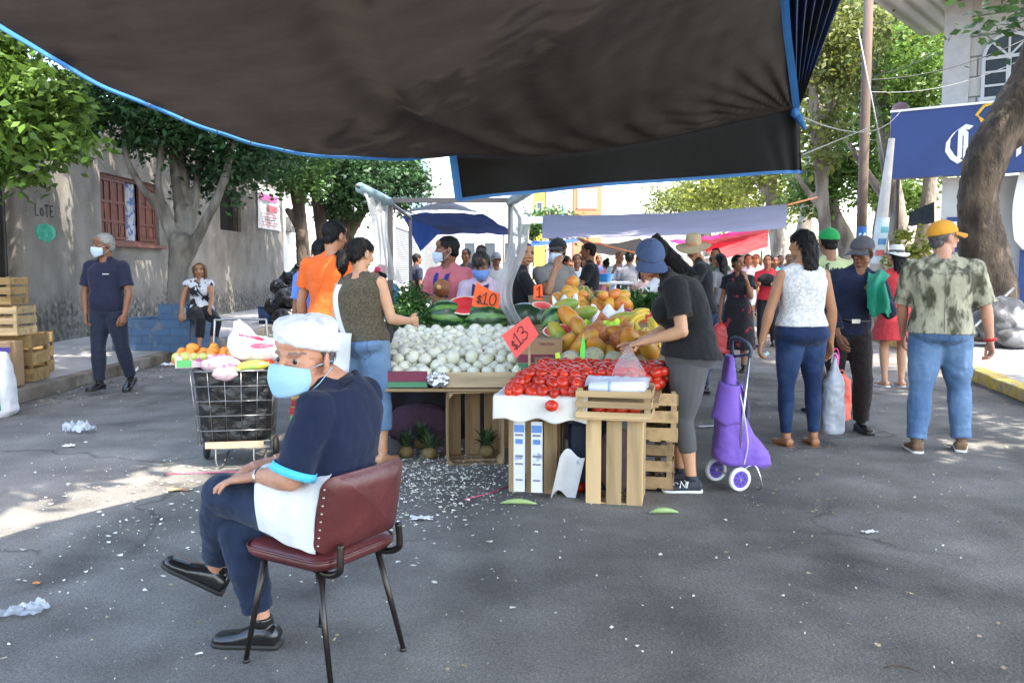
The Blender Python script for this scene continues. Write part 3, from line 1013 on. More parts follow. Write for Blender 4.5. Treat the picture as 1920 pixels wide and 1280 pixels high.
t = thing('stucco_house', 'long grey stucco house with brown shutters behind the forked tree', 'house', (WX, 14, 0))
mb = MB()
ops = [(12.4, 14.1, .16, 3.15), (16.85, 19.6, 1.9, 3.22), (23.7, 25.55, 2.42, 3.55)]
plane_wall(mb, 7., 30.2, 0, 4.4, WX, ops)
mb.add([(WX, 30.2, 0), (WX - 7, 30.2, 0), (WX - 7, 30.2, 4.4), (WX, 30.2, 4.4)], [(0, 1, 2, 3)])
mb.add([(WX, 7., 0), (WX - 7, 7., 0), (WX - 7, 7., 4.4), (WX, 7., 4.4)], [(3, 2, 1, 0)])
mb.add([(WX, 7., 4.4), (WX, 30.2, 4.4), (WX - 7, 30.2, 4.4), (WX - 7, 7., 4.4)], [(0, 1, 2, 3)])
mb.v = [(v[0] - WX, v[1] - 14, v[2]) for v in mb.v]
wall = mb.build('wall', stucco, t)
def loc_(x, y, z): return (x - WX, y - 14, z)
brn = mat('shutter_brown', (.115, .032, .020), .55, .25, 4, .3, 30, spec=.4)
def shutter(y0, y1, z0, z1, par, dx=-.10):
    m = MB(); n = 2; wdt = (y1 - y0); fr = .055
    X = WX + dx
    m.box(loc_(X, y0 + fr / 2, (z0 + z1) / 2), (.05, fr, z1 - z0)); m.box(loc_(X, y1 - fr / 2, (z0 + z1) / 2), (.05, fr, z1 - z0))
    for z in (z0 + fr / 2, z0 + (z1 - z0) * .30, z0 + (z1 - z0) * .62, z1 - fr / 2): m.box(loc_(X, (y0 + y1) / 2, z), (.046, wdt - 2 * fr, fr))
    m.box(loc_(X, (y0 + y1) / 2, (z0 + z1) / 2), (.044, .045, z1 - z0 - 2 * fr - .01))
    for k in range(2):
        yy = y0 + wdt * (.27 + .46 * k)
        m.box(loc_(X - .008, yy, (z0 + z1) / 2), (.016, wdt / 2 - .06, z1 - z0 - .12))
        m.box(loc_(X + .006, yy, z0 + (z1 - z0) * .17), (.02, wdt / 2 - .16, (z1 - z0) * .16))
    return m.build('shutter', brn, par, bevel=.004)
win = MB()
for z in (1.9 + .03, 3.22 - .03): win.box(loc_(WX - .13, 18.22, z), (.09, 2.74, .06))
for yy in (16.88, 19.57): win.box(loc_(WX - .13, yy, 2.56), (.09, .06, 1.2))
wo = win.build('window', brn, t)
shutter(16.92, 17.50, 1.97, 3.15, wo); shutter(17.51, 18.10, 1.97, 3.15, wo); shutter(18.75, 19.53, 1.97, 3.15, wo)
s_ = MB(); s_.box(loc_(WX + .04, 18.22, 1.86), (.16, 2.95, .07)); s_.build('sill', brn, wo)
cur = mat('curtain_print', (.38, .40, .44), .9, .1, col2=(.10, .15, .32), c2scale=9, c2lo=.5, c2hi=.56)
c = MB(); c.grid(lambda u, v: loc_(WX - .17 - .03 * math.sin(u * 22), 18.08 + .70 * u, 1.97 + 1.18 * v), 30, 4); c.build('curtain', cur, wo, True)
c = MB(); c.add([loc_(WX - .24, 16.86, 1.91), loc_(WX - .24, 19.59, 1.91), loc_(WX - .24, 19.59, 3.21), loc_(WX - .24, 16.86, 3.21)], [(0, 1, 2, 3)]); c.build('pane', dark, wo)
b = MB(); b.add([loc_(WX - .22, 23.71, 2.43), loc_(WX - .22, 25.54, 2.43), loc_(WX - .22, 25.54, 3.54), loc_(WX - .22, 23.71, 3.54)], [(0, 1, 2, 3)])
bw = b.build('barred_window', dark, t)
irn = mat('iron_dark', (.02, .019, .018), .6, .2, metal=.3)
m = MB()
for i in range(8): m.tube([loc_(WX - .06, 23.85 + i * .22, 2.43), loc_(WX - .06, 23.85 + i * .22, 3.54)], .014, 6)
m.build('grille', irn, bw)
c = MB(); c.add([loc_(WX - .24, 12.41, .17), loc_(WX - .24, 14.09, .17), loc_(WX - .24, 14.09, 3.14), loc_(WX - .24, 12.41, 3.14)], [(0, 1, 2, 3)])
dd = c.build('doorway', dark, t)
c = MB(); c.box(loc_(WX - .10, 13.0, 1.65), (.05, .10, 2.9)); c.box(loc_(WX - .10, 13.75, 1.65), (.05, .05, 2.9)); c.build('door_frame', irn, dd)
# graffiti
blk = mat('paint_black', (.02, .02, .02), .8, .1)
grn = mat('paint_green', (.02, .27, .17), .8, .25, 8, col2=(.06, .35, .25), c2scale=6)
X_, Y_ = (0, 1, 0), (0, 0, 1)
gl = {'L': [[(0, 1), (0, 0), (.5, 0)]], 'O': [[(.25 + .28 * math.cos(a), .45 + .42 * math.sin(a)) for a in [q * .5 for q in range(14)]]],
      'T': [[(0, 1), (.6, 1)], [(.3, 1), (.3, 0)]], 'E': [[(.5, 1), (0, 1), (0, 0), (.55, 0)], [(0, .5), (.4, .5)]]}
m = MB()
for i, ch in enumerate('LOTE'):
    sc = .155
    for ln in gl[ch]: m.stroke([(q[0] * sc + i * .155, q[1] * sc * (1.15 if ch != 'O' else .9)) for q in ln], .032, loc_(WX + .004, 14.52, 2.27), X_, Y_, .004)
m.build('graffiti_word', blk, wall)
m = MB(); rr = [(.31 * math.cos(a) * (1 + .10 * noise.noise(V((math.cos(a) * 2, math.sin(a) * 2, 3)))) , .155 * math.sin(a) * (1 + .3 * noise.noise(V((math.cos(a) * 2, math.sin(a) * 2, 7))))) for a in [2 * math.pi * q / 40 for q in range(40)]]
m.poly(rr, loc_(WX + .002, 14.82, 2.0), X_, Y_, .004); m.build('paint_patch', grn, wall)
# vinyl notice on the house wall
t2 = thing('vinyl_poster', 'white vinyl notice with red lettering hanging on the grey house corner', 'poster', (WX + .02, 28.4, 3.3))
vin = thin('vinyl_white', (.72, .71, .72), .15, .5)
m = MB(); m.grid(lambda u, v: (.012 + .02 * math.sin(u * 9 + v * 3), -1.3 + 2.6 * u, -.68 + 1.36 * v - .06 * math.sin(math.pi * u) * v), 14, 8)
sh = m.build('sheet', vin, t2, True)
red = mat('print_red', (.45, .04, .06), .6, .05); mag = mat('print_magenta', (.50, .05, .25), .6, .05)
m = MB()
m.box((.05, -.15, .30), (.006, 2.0, .20)); m.build('red_band', mag, sh)
m = MB(); m.box((.05, .35, -.02), (.006, 1.1, .20)); m.build('red_block', red, sh)
for k in range(5):
    m = MB(); m.box((.05, -.1 + .12 * (k % 2), -.22 - k * .085), (.006, 1.9 - .3 * (k % 3), .025)); m.build('text_line', red if k != 2 else blk, sh)

def simple_building(name, label, x0, x1, y0, y1, h, m, wins=(), face='x', roof=None, cat='building'):
    t = thing(name, label, cat, (x0, y0, 0))
    b = MB(); b.box(((x1 - x0) / 2, (y1 - y0) / 2, h / 2), (x1 - x0, y1 - y0, h)); b.build('wall', m, t)
    for wspec in wins:
        a0, a1, z0, z1, wm, nm_ = wspec
        q = MB()
        if face == 'x':
            q.box((x1 - x0 + .012, (a0 + a1) / 2 - y0, (z0 + z1) / 2), (.05, a1 - a0, z1 - z0)); o = q.build(nm_, wm, t)
            f = MB()
            for zz in (z0, z1): f.box((x1 - x0 + .05, (a0 + a1) / 2 - y0, zz), (.1, a1 - a0 + .16, .08))
            for yy in (a0, a1): f.box((x1 - x0 + .05, yy - y0, (z0 + z1) / 2), (.1, .08, z1 - z0 - .1))
        else:
            q.box(((a0 + a1) / 2 - x0, -.012, (z0 + z1) / 2), (a1 - a0, .05, z1 - z0)); o = q.build(nm_, wm, t)
            f = MB()
            for zz in (z0, z1): f.box(((a0 + a1) / 2 - x0, -.05, zz), (a1 - a0 + .16, .1, .08))
            for xx in (a0, a1): f.box((xx - x0, -.05, (z0 + z1) / 2), (.08, .1, z1 - z0 - .1))
        f.build('frame', m if nm_ != 'window' else white, o)
    r = MB(); r.box(((x1 - x0) / 2, (y1 - y0) / 2, h + .1), (x1 - x0 + .3, y1 - y0 + .3, .2)); r.build('parapet', roof or m, t)
    return t
white = mat('white_paint', (.50, .49, .47), .8, .06, 2)
white2 = mat('white_wall', (.46, .45, .43), .85, .10, 1.5, .2, 20)
lblue = mat('pale_blue_wall', (.20, .36, .48), .8, .08)
ochre = mat('ochre_wall', (.50, .42, .05), .8, .1); orange = mat('orange_brick_wall', (.42, .15, .07), .85, .2, 5)
pinkw = mat('pink_wall', (.62, .38, .36), .8, .1)
glassd = mat('dark_glass', (.05, .06, .07), .15, .1)
rollm = mat('roller_steel', (.24, .24, .24), .5, .1, metal=.5)
def rollwave():
    N, L, b = nm(rollm)
    tc = N.new('ShaderNodeTexCoord'); wv = N.new('ShaderNodeTexWave'); wv.bands_direction = 'Z'; wv.inputs['Scale'].default_value = 2.4
    L.new(tc.outputs['Object'], wv.inputs['Vector']); bp = N.new('ShaderNodeBump'); bp.inputs['Strength'].default_value = 1; bp.inputs['Distance'].default_value = .1
    L.new(wv.outputs['Fac'], bp.inputs['Height']); L.new(bp.outputs[0], b.inputs['Normal'])
rollwave()
simple_building('white_shop', 'low white shop just past the grey house, with a meter box', -16, WX - .1, 30.4, 52, 5.2, white2, [(38, 42, 2.2, 3.8, glassd, 'window'), (44, 48, .2, 3.2, white, 'door')])
t = thing('meter_box', 'small grey electric meter box on the white shop wall', 'meter', (WX - .1, 31.2, 2.9))
m = MB(); m.box((.10, 0, 0), (.2, .5, .55)); m.build('case', mat('meter_grey', (.14, .14, .14), .6), t, bevel=.02)
m = MB(); m.tube([(.2, -.0, .0), (.26, -.0, .0)], .17, 16); m.build('dial', mat('dial_glass', (.5, .5, .48), .2), t)
simple_building('shuttered_shop', 'white shop with a tall grey roller shutter behind the blue canopy', -17, WX, 52.3, 84, 5.6, white2, [(58.5, 72, .1, 4.1, rollm, 'roller_shutter'), (76, 82, .1, 3.8, glassd, 'window')])
sb = MB()
put = [c for c in COL.objects if c.name.startswith('shuttered_shop')][0]
put_text('lettering', 'R', 1.5, blk, put, frame4((WX + 17.0 + .08, 55.6 - 52.3, 4.5), (0, 1, 0), (0, 0, 1)), sx=1.6)
put_text('lettering', 'E', 1.1, blk, put, frame4((WX + 17.0 + .08, 56.2 - 52.3, 3.2), (0, 1, 0), (0, 0, 1)), sx=1.6)
simple_building('blue_building', 'tall pale blue building rising behind the grey street pole', -18, WX - .4, 60, 95, 14, lblue, [(66, 69, 8, 10, glassd, 'window'), (74, 77, 8, 10, glassd, 'window'), (82, 85, 8, 10, glassd, 'window')])
simple_building('white_terrace', 'white terrace with pillars at the far end of the market', -9, 2.2, 96, 104, 6.6, white, [(-7.5, -6.2, 1, 4, glassd, 'window'), (-5.2, -4, 1, 4, glassd, 'window'), (-3, -1.8, 1, 4, glassd, 'window'), (-.8, .4, 1, 4, glassd, 'window')], face='y')
simple_building('ochre_building', 'narrow ochre building beside the pink one far down the street', 2.4, 3.6, 97, 105, 11, ochre, [(2.7, 3.3, 6.5, 8.4, glassd, 'window')], face='y')
simple_building('pink_building', 'pink building with pale stripes far down the street', 3.7, 6.6, 97, 105, 11.5, pinkw, [(4.1, 4.6, 6.2, 9.6, white, 'window'), (5.3, 5.9, 6.2, 9.6, lblue, 'window')], face='y')
simple_building('brick_building', 'orange brick building with white windows far down the street', 6.7, 9.8, 97, 105, 10.8, orange, [(7.2, 9.2, 7.8, 9.8, white, 'window')], face='y')

# ------------------------------------------------------------------ corner store on the right
SO = V((8.55, 20.0, 0)); SX = V((2.2, -1.6, 0)).normalized(); SN = V((SX.y, -SX.x, 0))
if SN.y > 0: SN = -SN
def sp(s, n, z): return SO + SX * s + SN * n + V((0, 0, z))
def sbox(mb, s0, s1, n0, n1, z0, z1, m=0):
    rot = Matrix((SX, SN, V((0, 0, 1)))).transposed()
    mb.box(sp((s0 + s1) / 2, (n0 + n1) / 2, (z0 + z1) / 2) - SO, (s1 - s0, abs(n1 - n0), z1 - z0), rot, m)
store = thing('corner_store', 'white and blue corner store under block upper floor behind the thick trunk', 'store', SO)
navy = mat('sign_navy', (.030, .060, .19), .45, .12, 1.2); wht = mat('sign_white', (.80, .80, .80), .5, .02); gold = mat('sign_gold', (.70, .40, .03), .5, .05)
block = mat('block_wall', (.46, .44, .40), .95, .1, 3, .3, 30)
def blocktex():
    N, L, b = nm(block)
    tc = N.new('ShaderNodeTexCoord'); mp = N.new('ShaderNodeMapping'); mp.inputs['Rotation'].default_value = (R(-90), 0, 0)
    mp0 = N.new('ShaderNodeMapping'); mp0.inputs['Rotation'].default_value = (0, 0, -math.atan2(SX.y, SX.x))
    L.new(tc.outputs['Object'], mp0.inputs['Vector']); L.new(mp0.outputs[0], mp.inputs['Vector'])
    br = N.new('ShaderNodeTexBrick'); br.inputs['Color1'].default_value = (.44, .41, .36, 1); br.inputs['Color2'].default_value = (.37, .345, .305, 1); br.inputs['Mortar'].default_value = (.13, .125, .115, 1)
    br.inputs['Scale'].default_value = 1.; br.inputs['Mortar Size'].default_value = .018; br.inputs['Brick Width'].default_value = .8; br.inputs['Row Height'].default_value = .42
    L.new(mp.outputs[0], br.inputs['Vector']); L.new(br.outputs['Color'], b.inputs['Base Color'])
blocktex()
b = MB(); sbox(b, 1.0, 9, -.3, -5, 0, 3.36); b.build('lower_wall', white, store)
b = MB(); sbox(b, 2.55, 9, -.05, -.298, .02, 1.78); b.build('blue_dado', navy, store)
b = MB(); sbox(b, 1.02, 1.75, .02, -.296, .02, 3.35); b.build('pilaster', white, store)
b = MB(); sbox(b, 1.15, 1.68, .05, .022, 1.75, 2.5); fr_ = b.build('picture_frame', navy, store)
b = MB(); sbox(b, 1.22, 1.5, .055, .052, 1.85, 2.4); b.build('picture', wht, fr_)
# white rounded hoarding with an emblem
m = MB()
pts = [(.18, 0), (5, 0), (5, 1.62), (.05, 1.62)] + [(.05 - .10 * math.sin(math.pi * q / 8), 1.62 - 1.62 * q / 8) for q in range(1, 8)]
m.poly(pts, sp(2.45, .06, 1.78) - SO, SX, V((0, 0, 1)), .05)
hb = m.build('hoarding', wht, store)
put_text('slogan', 'PUEBLA', .20, blk, hb, frame4(sp(4.05, .125, 2.78) - SO, SX, V((0, 0, 1))))
m = MB(); m.poly([(.42 * math.cos(a), .42 * math.sin(a)) for a in [2 * math.pi * q / 36 for q in range(36)]], sp(3.93, .115, 2.35) - SO, SX, V((0, 0, 1)), .004)
bg = m.build('round_emblem', mat('emblem_blue', (.06, .06, .30), .5), hb)
# fascia sign
sg = MB(); sbox(sg, 0, 6.5, .35, .02, 3.37, 4.80); sgo = sg.build('fascia_sign', navy, store)
b = MB(); sbox(b, -.02, 6.5, .37, .0, 4.802, 4.85); b.build('sign_edge', wht, sgo)
def nib(mb, pts, O, X, Y, sc, w, ang=40, th=.004):
    dx, dy = math.cos(R(ang)) * w / 2, math.sin(R(ang)) * w / 2
    # resample polyline, sweep a slanted nib
    for a, c in zip(pts, pts[1:]):
        q = [(a[0] - dx, a[1] - dy), (c[0] - dx, c[1] - dy), (c[0] + dx, c[1] + dy), (a[0] + dx, a[1] + dy)]
        ar = sum(q[i][0] * q[(i + 1) % 4][1] - q[(i + 1) % 4][0] * q[i][1] for i in range(4))
        if abs(ar) < 1e-5: continue
        if ar < 0: q = q[::-1]
        nz_ = .0006 * (len(mb.f) % 7)
        Z = V(X).cross(V(Y)).normalized()
        mb.add([V(O) + V(X) * p[0] * sc + V(Y) * p[1] * sc + Z * (th + nz_) for p in q], [(0, 1, 2, 3)])
BL = {'C': (1.15, [[(1.1, 1.5), (.75, 1.62), (.35, 1.35), (.08, .95), (.05, .5), (.3, .1), (.65, -.15), (1.05, .12)], [(.62, 1.5), (.62, .0)], [(.62, 1.5), (.88, 1.2), (.88, -.5)], [(.62, .45), (.88, .7)]]),
      'o': (.72, [[(.05, .2), (.05, .8), (.3, 1), (.55, .8), (.55, .2), (.3, 0), (.05, .2)]]),
      'r': (.55, [[(.08, .95), (.08, .0)], [(.08, .75), (.3, 1), (.45, .85)]]),
      'n': (.78, [[(.08, .95), (.08, .0)], [(.08, .75), (.35, 1), (.58, .8), (.58, .15), (.66, 0)]]),
      'a': (.75, [[(.08, .85), (.3, 1), (.55, .8), (.55, .15), (.64, 0)], [(.55, .5), (.25, .55), (.05, .3), (.2, 0), (.5, .18)]])}
def blackletter(name, word, O, X, Y, sc, material, parent, w=.24):
    m = MB(); x = 0
    for ch in word:
        adv, strokes = BL[ch]
        for s_ in strokes: nib(m, [(p[0] + x, p[1]) for p in s_], O, X, Y, sc, w)
        x += adv
    return m.build(name, material, parent)
blackletter('sign_lettering', 'Corona', sp(1.14, .36, 3.70) - SO, SX, V((0, 0, 1)), .42, wht, sgo, .27)
put_text('sign_small_text', 'DO C', .10, wht, sgo, frame4(sp(3.10, .362, 3.58) - SO, SX, V((0, 0, 1))))
m = MB(); Oc = sp(1.72, .36, 4.33) - SO
m.poly([(.10, 0), (.62, 0), (.74, .26), (.60, .15), (.52, .30), (.44, .15), (.36, .34), (.28, .15), (.20, .30), (.12, .15), (-.02, .26)], Oc, SX, V((0, 0, 1)), .008)
m.stroke([(-.02, .26), (.10, .42), (.36, .50), (.62, .42), (.74, .26)], .06, Oc, SX, V((0, 0, 1)), .008)
m.poly([(.36 + .05 * math.cos(a), .56 + .06 * math.sin(a)) for a in [2 * math.pi * q / 12 for q in range(12)]], Oc, SX, V((0, 0, 1)), .008)
m.build('sign_crown', gold, sgo)
# block upper floor
up = MB(); s0u = .95
sbox(up, s0u, 9, -.1, -5, 4.86, 7.1); upo = up.build('upper_wall', block, store)
b = MB(); sbox(b, s0u - .02, s0u + .5, -.06, -.098, 4.87, 7.08); b.build('corner_pier', mat('pier_concrete', (.42, .40, .37), .9), store)
b = MB(); sbox(b, s0u + .5, 9, -.07, -.098, 6.35, 6.55); b.build('ring_beam', mat('pier_concrete', (.42, .40, .37), .9), store)
ws0, wz0 = 1.72, 4.95
arch = lambda r, cx=0: [(r * math.cos(a) + cx, r * math.sin(a)) for a in [math.pi * q / 16 for q in range(17)]]
m = MB(); m.poly([(-.47, 0), (.47, 0)] + [(p[0], p[1] + .85) for p in arch(.47)], sp(ws0 + .47, -.09, wz0) - SO, SX, V((0, 0, 1)), .02)
aw = m.build('arched_window', glassd, store)
m = MB(); o_ = sp(ws0 + .47, -.068, wz0) - SO
m.stroke([(-.47, .0), (-.47, .85)] + [(p[0], p[1] + .85) for p in arch(.47)[::-1]] + [(.47, 0)], .07, o_, SX, V((0, 0, 1)), .02)
m.stroke([(-.5, .02), (.5, .02)], .07, o_, SX, V((0, 0, 1)), .022)
m.stroke([(0, 0), (0, .85)], .09, o_, SX, V((0, 0, 1)), .024); m.stroke([(-.47, .85), (.47, .85)], .07, o_, SX, V((0, 0, 1)), .026)
for zz in (.28, .56): m.stroke([(-.47, zz), (0, zz)], .045, o_, SX, V((0, 0, 1)), .023)
for a in (45, 90, 135): m.stroke([(0, .85), (.46 * math.cos(R(a)), .85 + .46 * math.sin(R(a)))], .045, o_, SX, V((0, 0, 1)), .023)
m.build('frame', white, aw)
roofm = mat('roof_sheet', (.32, .31, .29), .5, .1, metal=.2)
m = MB()
m.grid(lambda u, v: sp(-.35 + 9 * u, 1.0 - 5 * v, 7.15 - .42 * (1 - v) * 0 + .25 * v + .03 * math.sin(u * 9 * 16)) - SO, 260, 2)
ro = m.build('roof', roofm, store); q = ro.modifiers.new('t', 'SOLIDIFY'); q.thickness = .02
m = MB(); sbox(m, s0u, 9, .02, -.08, 7.10, 7.13); m.build('eaves_beam', mat('eave_red', (.22, .05, .04), .7), store)

SHADE_BLOBS = [((5.3, 6.2, 7.2), (2.2, 2.3, .9), 7000), ((3.6, 6.6, 7.0), (2.0, 2.2, .8), 6500), ((6.6, 8.8, 7.4), (2.4, 2.2, 1.0), 6000), ((4.4, 8.6, 7.0), (1.8, 1.8, .8), 5000), ((8.2, 6.4, 7.0), (2.0, 2.4, 1.0), 1500), ((4.2, .5, 7.3), (1.6, 1.7, .7), 5000), ((1.6, 7.3, 7.0), (1.8, 2.0, .8), 6500), ((1.8, 10, 7.2), (2, 1.8, .8), 5500), ((6.0, 11.8, 7.6), (2, 1.8, .8), 3800), ((2.2, 13, 7.8), (2.4, 2, .8), 5500), ((5.6, 2.4, 7.3), (2.6, 2.0, .8), 7500), ((8.6, 2.8, 7.2), (2.0, 2.0, .8), 1600), ((6.4, -.6, 7.4), (2.2, 1.8, .8), 4500), ((3.4, 3.6, 7.4), (1.6, 1.4, .7), 3000)]  # crown blobs placed out of view to shade stalls and right foreground
SHADE_BLOBS2 = [((-.7, 7.4, 7.0), (1.6, 1.8, .8), 5200), ((-1.0, 9.8, 7.2), (2, 1.9, .8), 5000), ((-1.2, 13, 7.8), (2.0, 2.2, .8), 4500), ((-1.6, 4.4, 7.0), (1.35, 2.2, .7), 7000), ((-.30, 4.6, 7.), (.7, 1.7, .5), 3400), ((-3.4, 4.6, 7.2), (1., 2.2, .7), 2600)]  # out-of-view crown blobs, placed to shade the left road
# ------------------------------------------------------------------ trees
def leafmat(name, col, trans=.38, island=.35):
    return thin(name, col, trans, .5, .2, 1.5, 0, island=island, gloss=.35)
LF = {'bright': leafmat('leaf_bright', (.10, .175, .028), .4, .5), 'dark': leafmat('leaf_dark', (.035, .085, .028), .25), 'mid': leafmat('leaf_mid', (.065, .13, .03)),
      'yellow': leafmat('leaf_yellow', (.20, .22, .035), .48, .45), 'olive': leafmat('leaf_olive', (.145, .165, .04), .42, .45)}
bark_g = mat('bark_grey', (.20, .18, .155), .95, .3, 5, .9, 22, stretch=(1, 1, .35), col2=(.10, .085, .07), c2scale=4, bdist=.03)
bark_b = mat('bark_brown', (.080, .058, .040), .95, .4, 5, 1., 22, stretch=(1, 1, .45), col2=(.034, .025, .018), c2scale=4, bdist=.04)
bark_p = mat('bark_pale', (.26, .22, .18), .95, .3, 4, .8, 18, stretch=(1, 1, .3), col2=(.14, .11, .085), c2scale=3, bdist=.03)
rng = np.random.default_rng(11)

def leaves(blobs, size, clump=.35, per=40, droop=.3, aspect=.5):
    P = []; SF = []
    for c, r, n, *f in blobs:
        c = np.array(c, float); r = np.array(r if hasattr(r, '__len__') else (r, r, r), float)
        nc = max(1, n // per)
        d = rng.normal(size=(nc, 3)); d /= np.linalg.norm(d, axis=1)[:, None]
        rad = rng.random(nc) ** .45
        cc = c + d * rad[:, None] * r
        cs = clump * (.5 + rng.random(nc))
        q = rng.normal(size=(nc, per, 3)) * cs[:, None, None] * np.array([.6, .6, .42]) + cc[:, None, :]
        P.append(q.reshape(-1, 3)); SF.append(np.full(nc * per, f[0] if f else 1.))
    P = np.concatenate(P); n = len(P)
    ax = rng.normal(size=(n, 3)); ax[:, 2] = ax[:, 2] * .5 - droop
    ax /= np.linalg.norm(ax, axis=1)[:, None]
    nr = rng.normal(size=(n, 3)); nr[:, 2] += .8
    sd = np.cross(ax, nr); sd /= np.linalg.norm(sd, axis=1)[:, None] + 1e-9
    up = np.cross(sd, ax)
    s = (size * np.concatenate(SF) * (.6 + .8 * rng.random(n)))[:, None]
    v = np.stack([P, P + ax * s * .5 + sd * s * aspect * .5 + up * s * .08, P + ax * s, P + ax * s * .5 - sd * s * aspect * .5 + up * s * .08], axis=1).reshape(-1, 3)
    me = bpy.data.meshes.new('leaves')
    me.vertices.add(len(v)); me.vertices.foreach_set('co', v.astype(np.float32).ravel())
    me.loops.add(n * 4); me.loops.foreach_set('vertex_index', np.arange(n * 4, dtype=np.int32))
    me.polygons.add(n); me.polygons.foreach_set('loop_start', np.arange(0, n * 4, 4, dtype=np.int32)); me.polygons.foreach_set('loop_total', np.full(n, 4, dtype=np.int32))
    me.update(calc_edges=True)
    return me

def wiggle(pts, amp, seed):
    out = []
    for i, p in enumerate(pts):
        p = V(p); k = V((noise.noise(V((i * .9, seed, 0))), noise.noise(V((i * .9, seed, 5))), 0)) * amp
        out.append(p + (k if 0 < i < len(pts) - 1 else V()))
    return out

def smooth_pts(pts, rad, n=4):
    pts = [V(p) for p in pts]; P = []; Q = []
    for i in range(len(pts) - 1):
        p0 = pts[max(i - 1, 0)]; p1 = pts[i]; p2 = pts[i + 1]; p3 = pts[min(i + 2, len(pts) - 1)]
        for k in range(n):
            t = k / n
            P.append(.5 * ((2 * p1) + (p2 - p0) * t + (2 * p0 - 5 * p1 + 4 * p2 - p3) * t * t + (3 * p1 - p0 - 3 * p2 + p3) * t ** 3))
            Q.append(rad[i] + (rad[i + 1] - rad[i]) * t)
    P.append(pts[-1]); Q.append(rad[-1])
    return P, Q

def tree(label, base, limbs, blobs, leaf, size, bark, clump=.35, per=40, name='tree', group=None, vox=.04, disp=.03, droop=.3, paint_base=None):
    """limbs: list of (points, radii) in world coordinates; first is the trunk"""
    base = V(base)
    t = thing(name, label, 'tree', base, 0, group)
    mb = MB()
    for pts, rad in limbs:
        P, Q = smooth_pts([V(p) - base for p in pts], rad)
        Q = [q * (1 + .10 * noise.noise(p * 3)) for p, q in zip(P, Q)]
        mb.tube(P, Q, 12, round_ends=True)
    me = solid(mb, vox, 2, disp, .12)
    me.materials.append(bark)
    link('trunk', me, t)
    if blobs:
        me = leaves([(V(c) - base, r, *n) for c, r, *n in blobs], size, clump, per, droop)
        me.materials.append(LF[leaf]); link('crown', me, t)
    return t

# multi-stem tree in the blue planter
yb = 13.9
b0 = at(338, 590, yb)
pb = V((b0.x, yb, .15))
W = lambda u, v, dy=0: at(u, v, yb + dy)
limbs = [([pb, W(336, 560), W(335, 500), W(338, 455)], [.22, .18, .16, .17]),
         ([W(335, 480), W(305, 405), W(262, 345), W(236, 290), W(232, 200)], [.11, .075, .062, .052, .03]),
         ([W(336, 470), W(313, 400), W(296, 350), W(302, 280), W(308, 160)], [.10, .07, .06, .05, .03]),
         ([W(340, 470, .1), W(335, 380, .3), W(325, 300, .4), W(318, 180, .6)], [.10, .085, .07, .04]),
         ([W(345, 470, .1), W(352, 380, .4), W(345, 300, .5), W(350, 190, .6)], [.09, .07, .05, .03]),
         ([W(345, 470, .1), W(366, 380, .4), W(372, 320, .5), W(380, 200, .7)], [.10, .075, .06, .04]),
         ([W(345, 490), W(378, 430), W(412, 360), W(432, 295), W(460, 180)], [.12, .085, .072, .06, .03])]
tree('grey forked tree with six bare stems rising from the blue brick planter', pb, limbs,
     [(W(230, 205), (1.0, 1.2, .62), 3200), (W(330, 225, .4), (1.1, 1.2, .60), 3600), (W(440, 262, .2), (.9, 1.2, .52), 2600), (W(330, 130), (2.6, 1.8, .8), 5000), (V((-5.4, 11.5, 6.3)), (1.5, 2.4, .8), 3600, 2), (V((-5.6, 15.5, 6.5)), (1.7, 2.6, .8), 5200, 2), (V((-5.6, 20, 6.5)), (1.9, 3., .9), 6500, 2), (V((-5.4, 24.5, 6.4)), (1.9, 3., .9), 6500, 2), (V((-4.4, 29, 6.8)), (1.9, 3., .9), 5000, 2), (V((-3.4, 12.5, 6.8)), (1.7, 2.8, .7), 4000, 2), (V((-3.2, 17.5, 7.2)), (1.7, 3., .8), 3800, 2), (W(160, 190), (.8, 1., .7), 2000), (W(410, 300, .6), (.6, .6, .35), 900), (W(480, 300, 1.), (.55, .8, .4), 1200), (W(362, 345, .9), (.32, .4, .5), 500), (W(440, 375, .6), (.1, .1, .2), 60)],  # high large-leaf blobs are added out of view to shade house wall and road
     'dark', .11, bark_g, .22, 40)
# broad-leaved tree at the left edge of the view
yb = 9.2
limbs = [([(-7.0, 9.4, .15), (-6.9, 9.4, 1.4), (-6.6, 9.3, 2.8), (-6.1, 9.1, 4.4)], [.16, .14, .12, .06]), ([(-6.8, 9.35, 2.0), (-6.0, 9.0, 2.9), (-5.0, 8.8, 3.2)], [.07, .05, .02]),
         ([(-6.7, 9.3, 2.4), (-5.6, 8.9, 3.4), (-4.7, 8.6, 3.7)], [.06, .04, .02])]
W = lambda u, v, Y=8.9: at(u, v, Y)
tree('bright broad-leaved tree overhanging the pavement by the dark doorway', (-7, 9.4, .15), limbs,
     [(W(20, 150), (.45, .6, .45), 798), (W(70, 210), (.42, .6, .42), 798), (W(28, 255), (.38, .5, .26), 684), (W(110, 170), (.22, .4, .2), 266), (W(125, 280), (.17, .3, .16), 171), (W(-60, 210), (.6, .7, .7), 1330), (W(-60, 60), (.6, .7, .6), 1140), (W(5, 110), (.3, .4, .2), 304), (W(12, 318), (.22, .4, .12), 260), (W(130, 195), (.14, .3, .12), 114)],
     'bright', .125, bark_g, .18, 20, droop=.5)
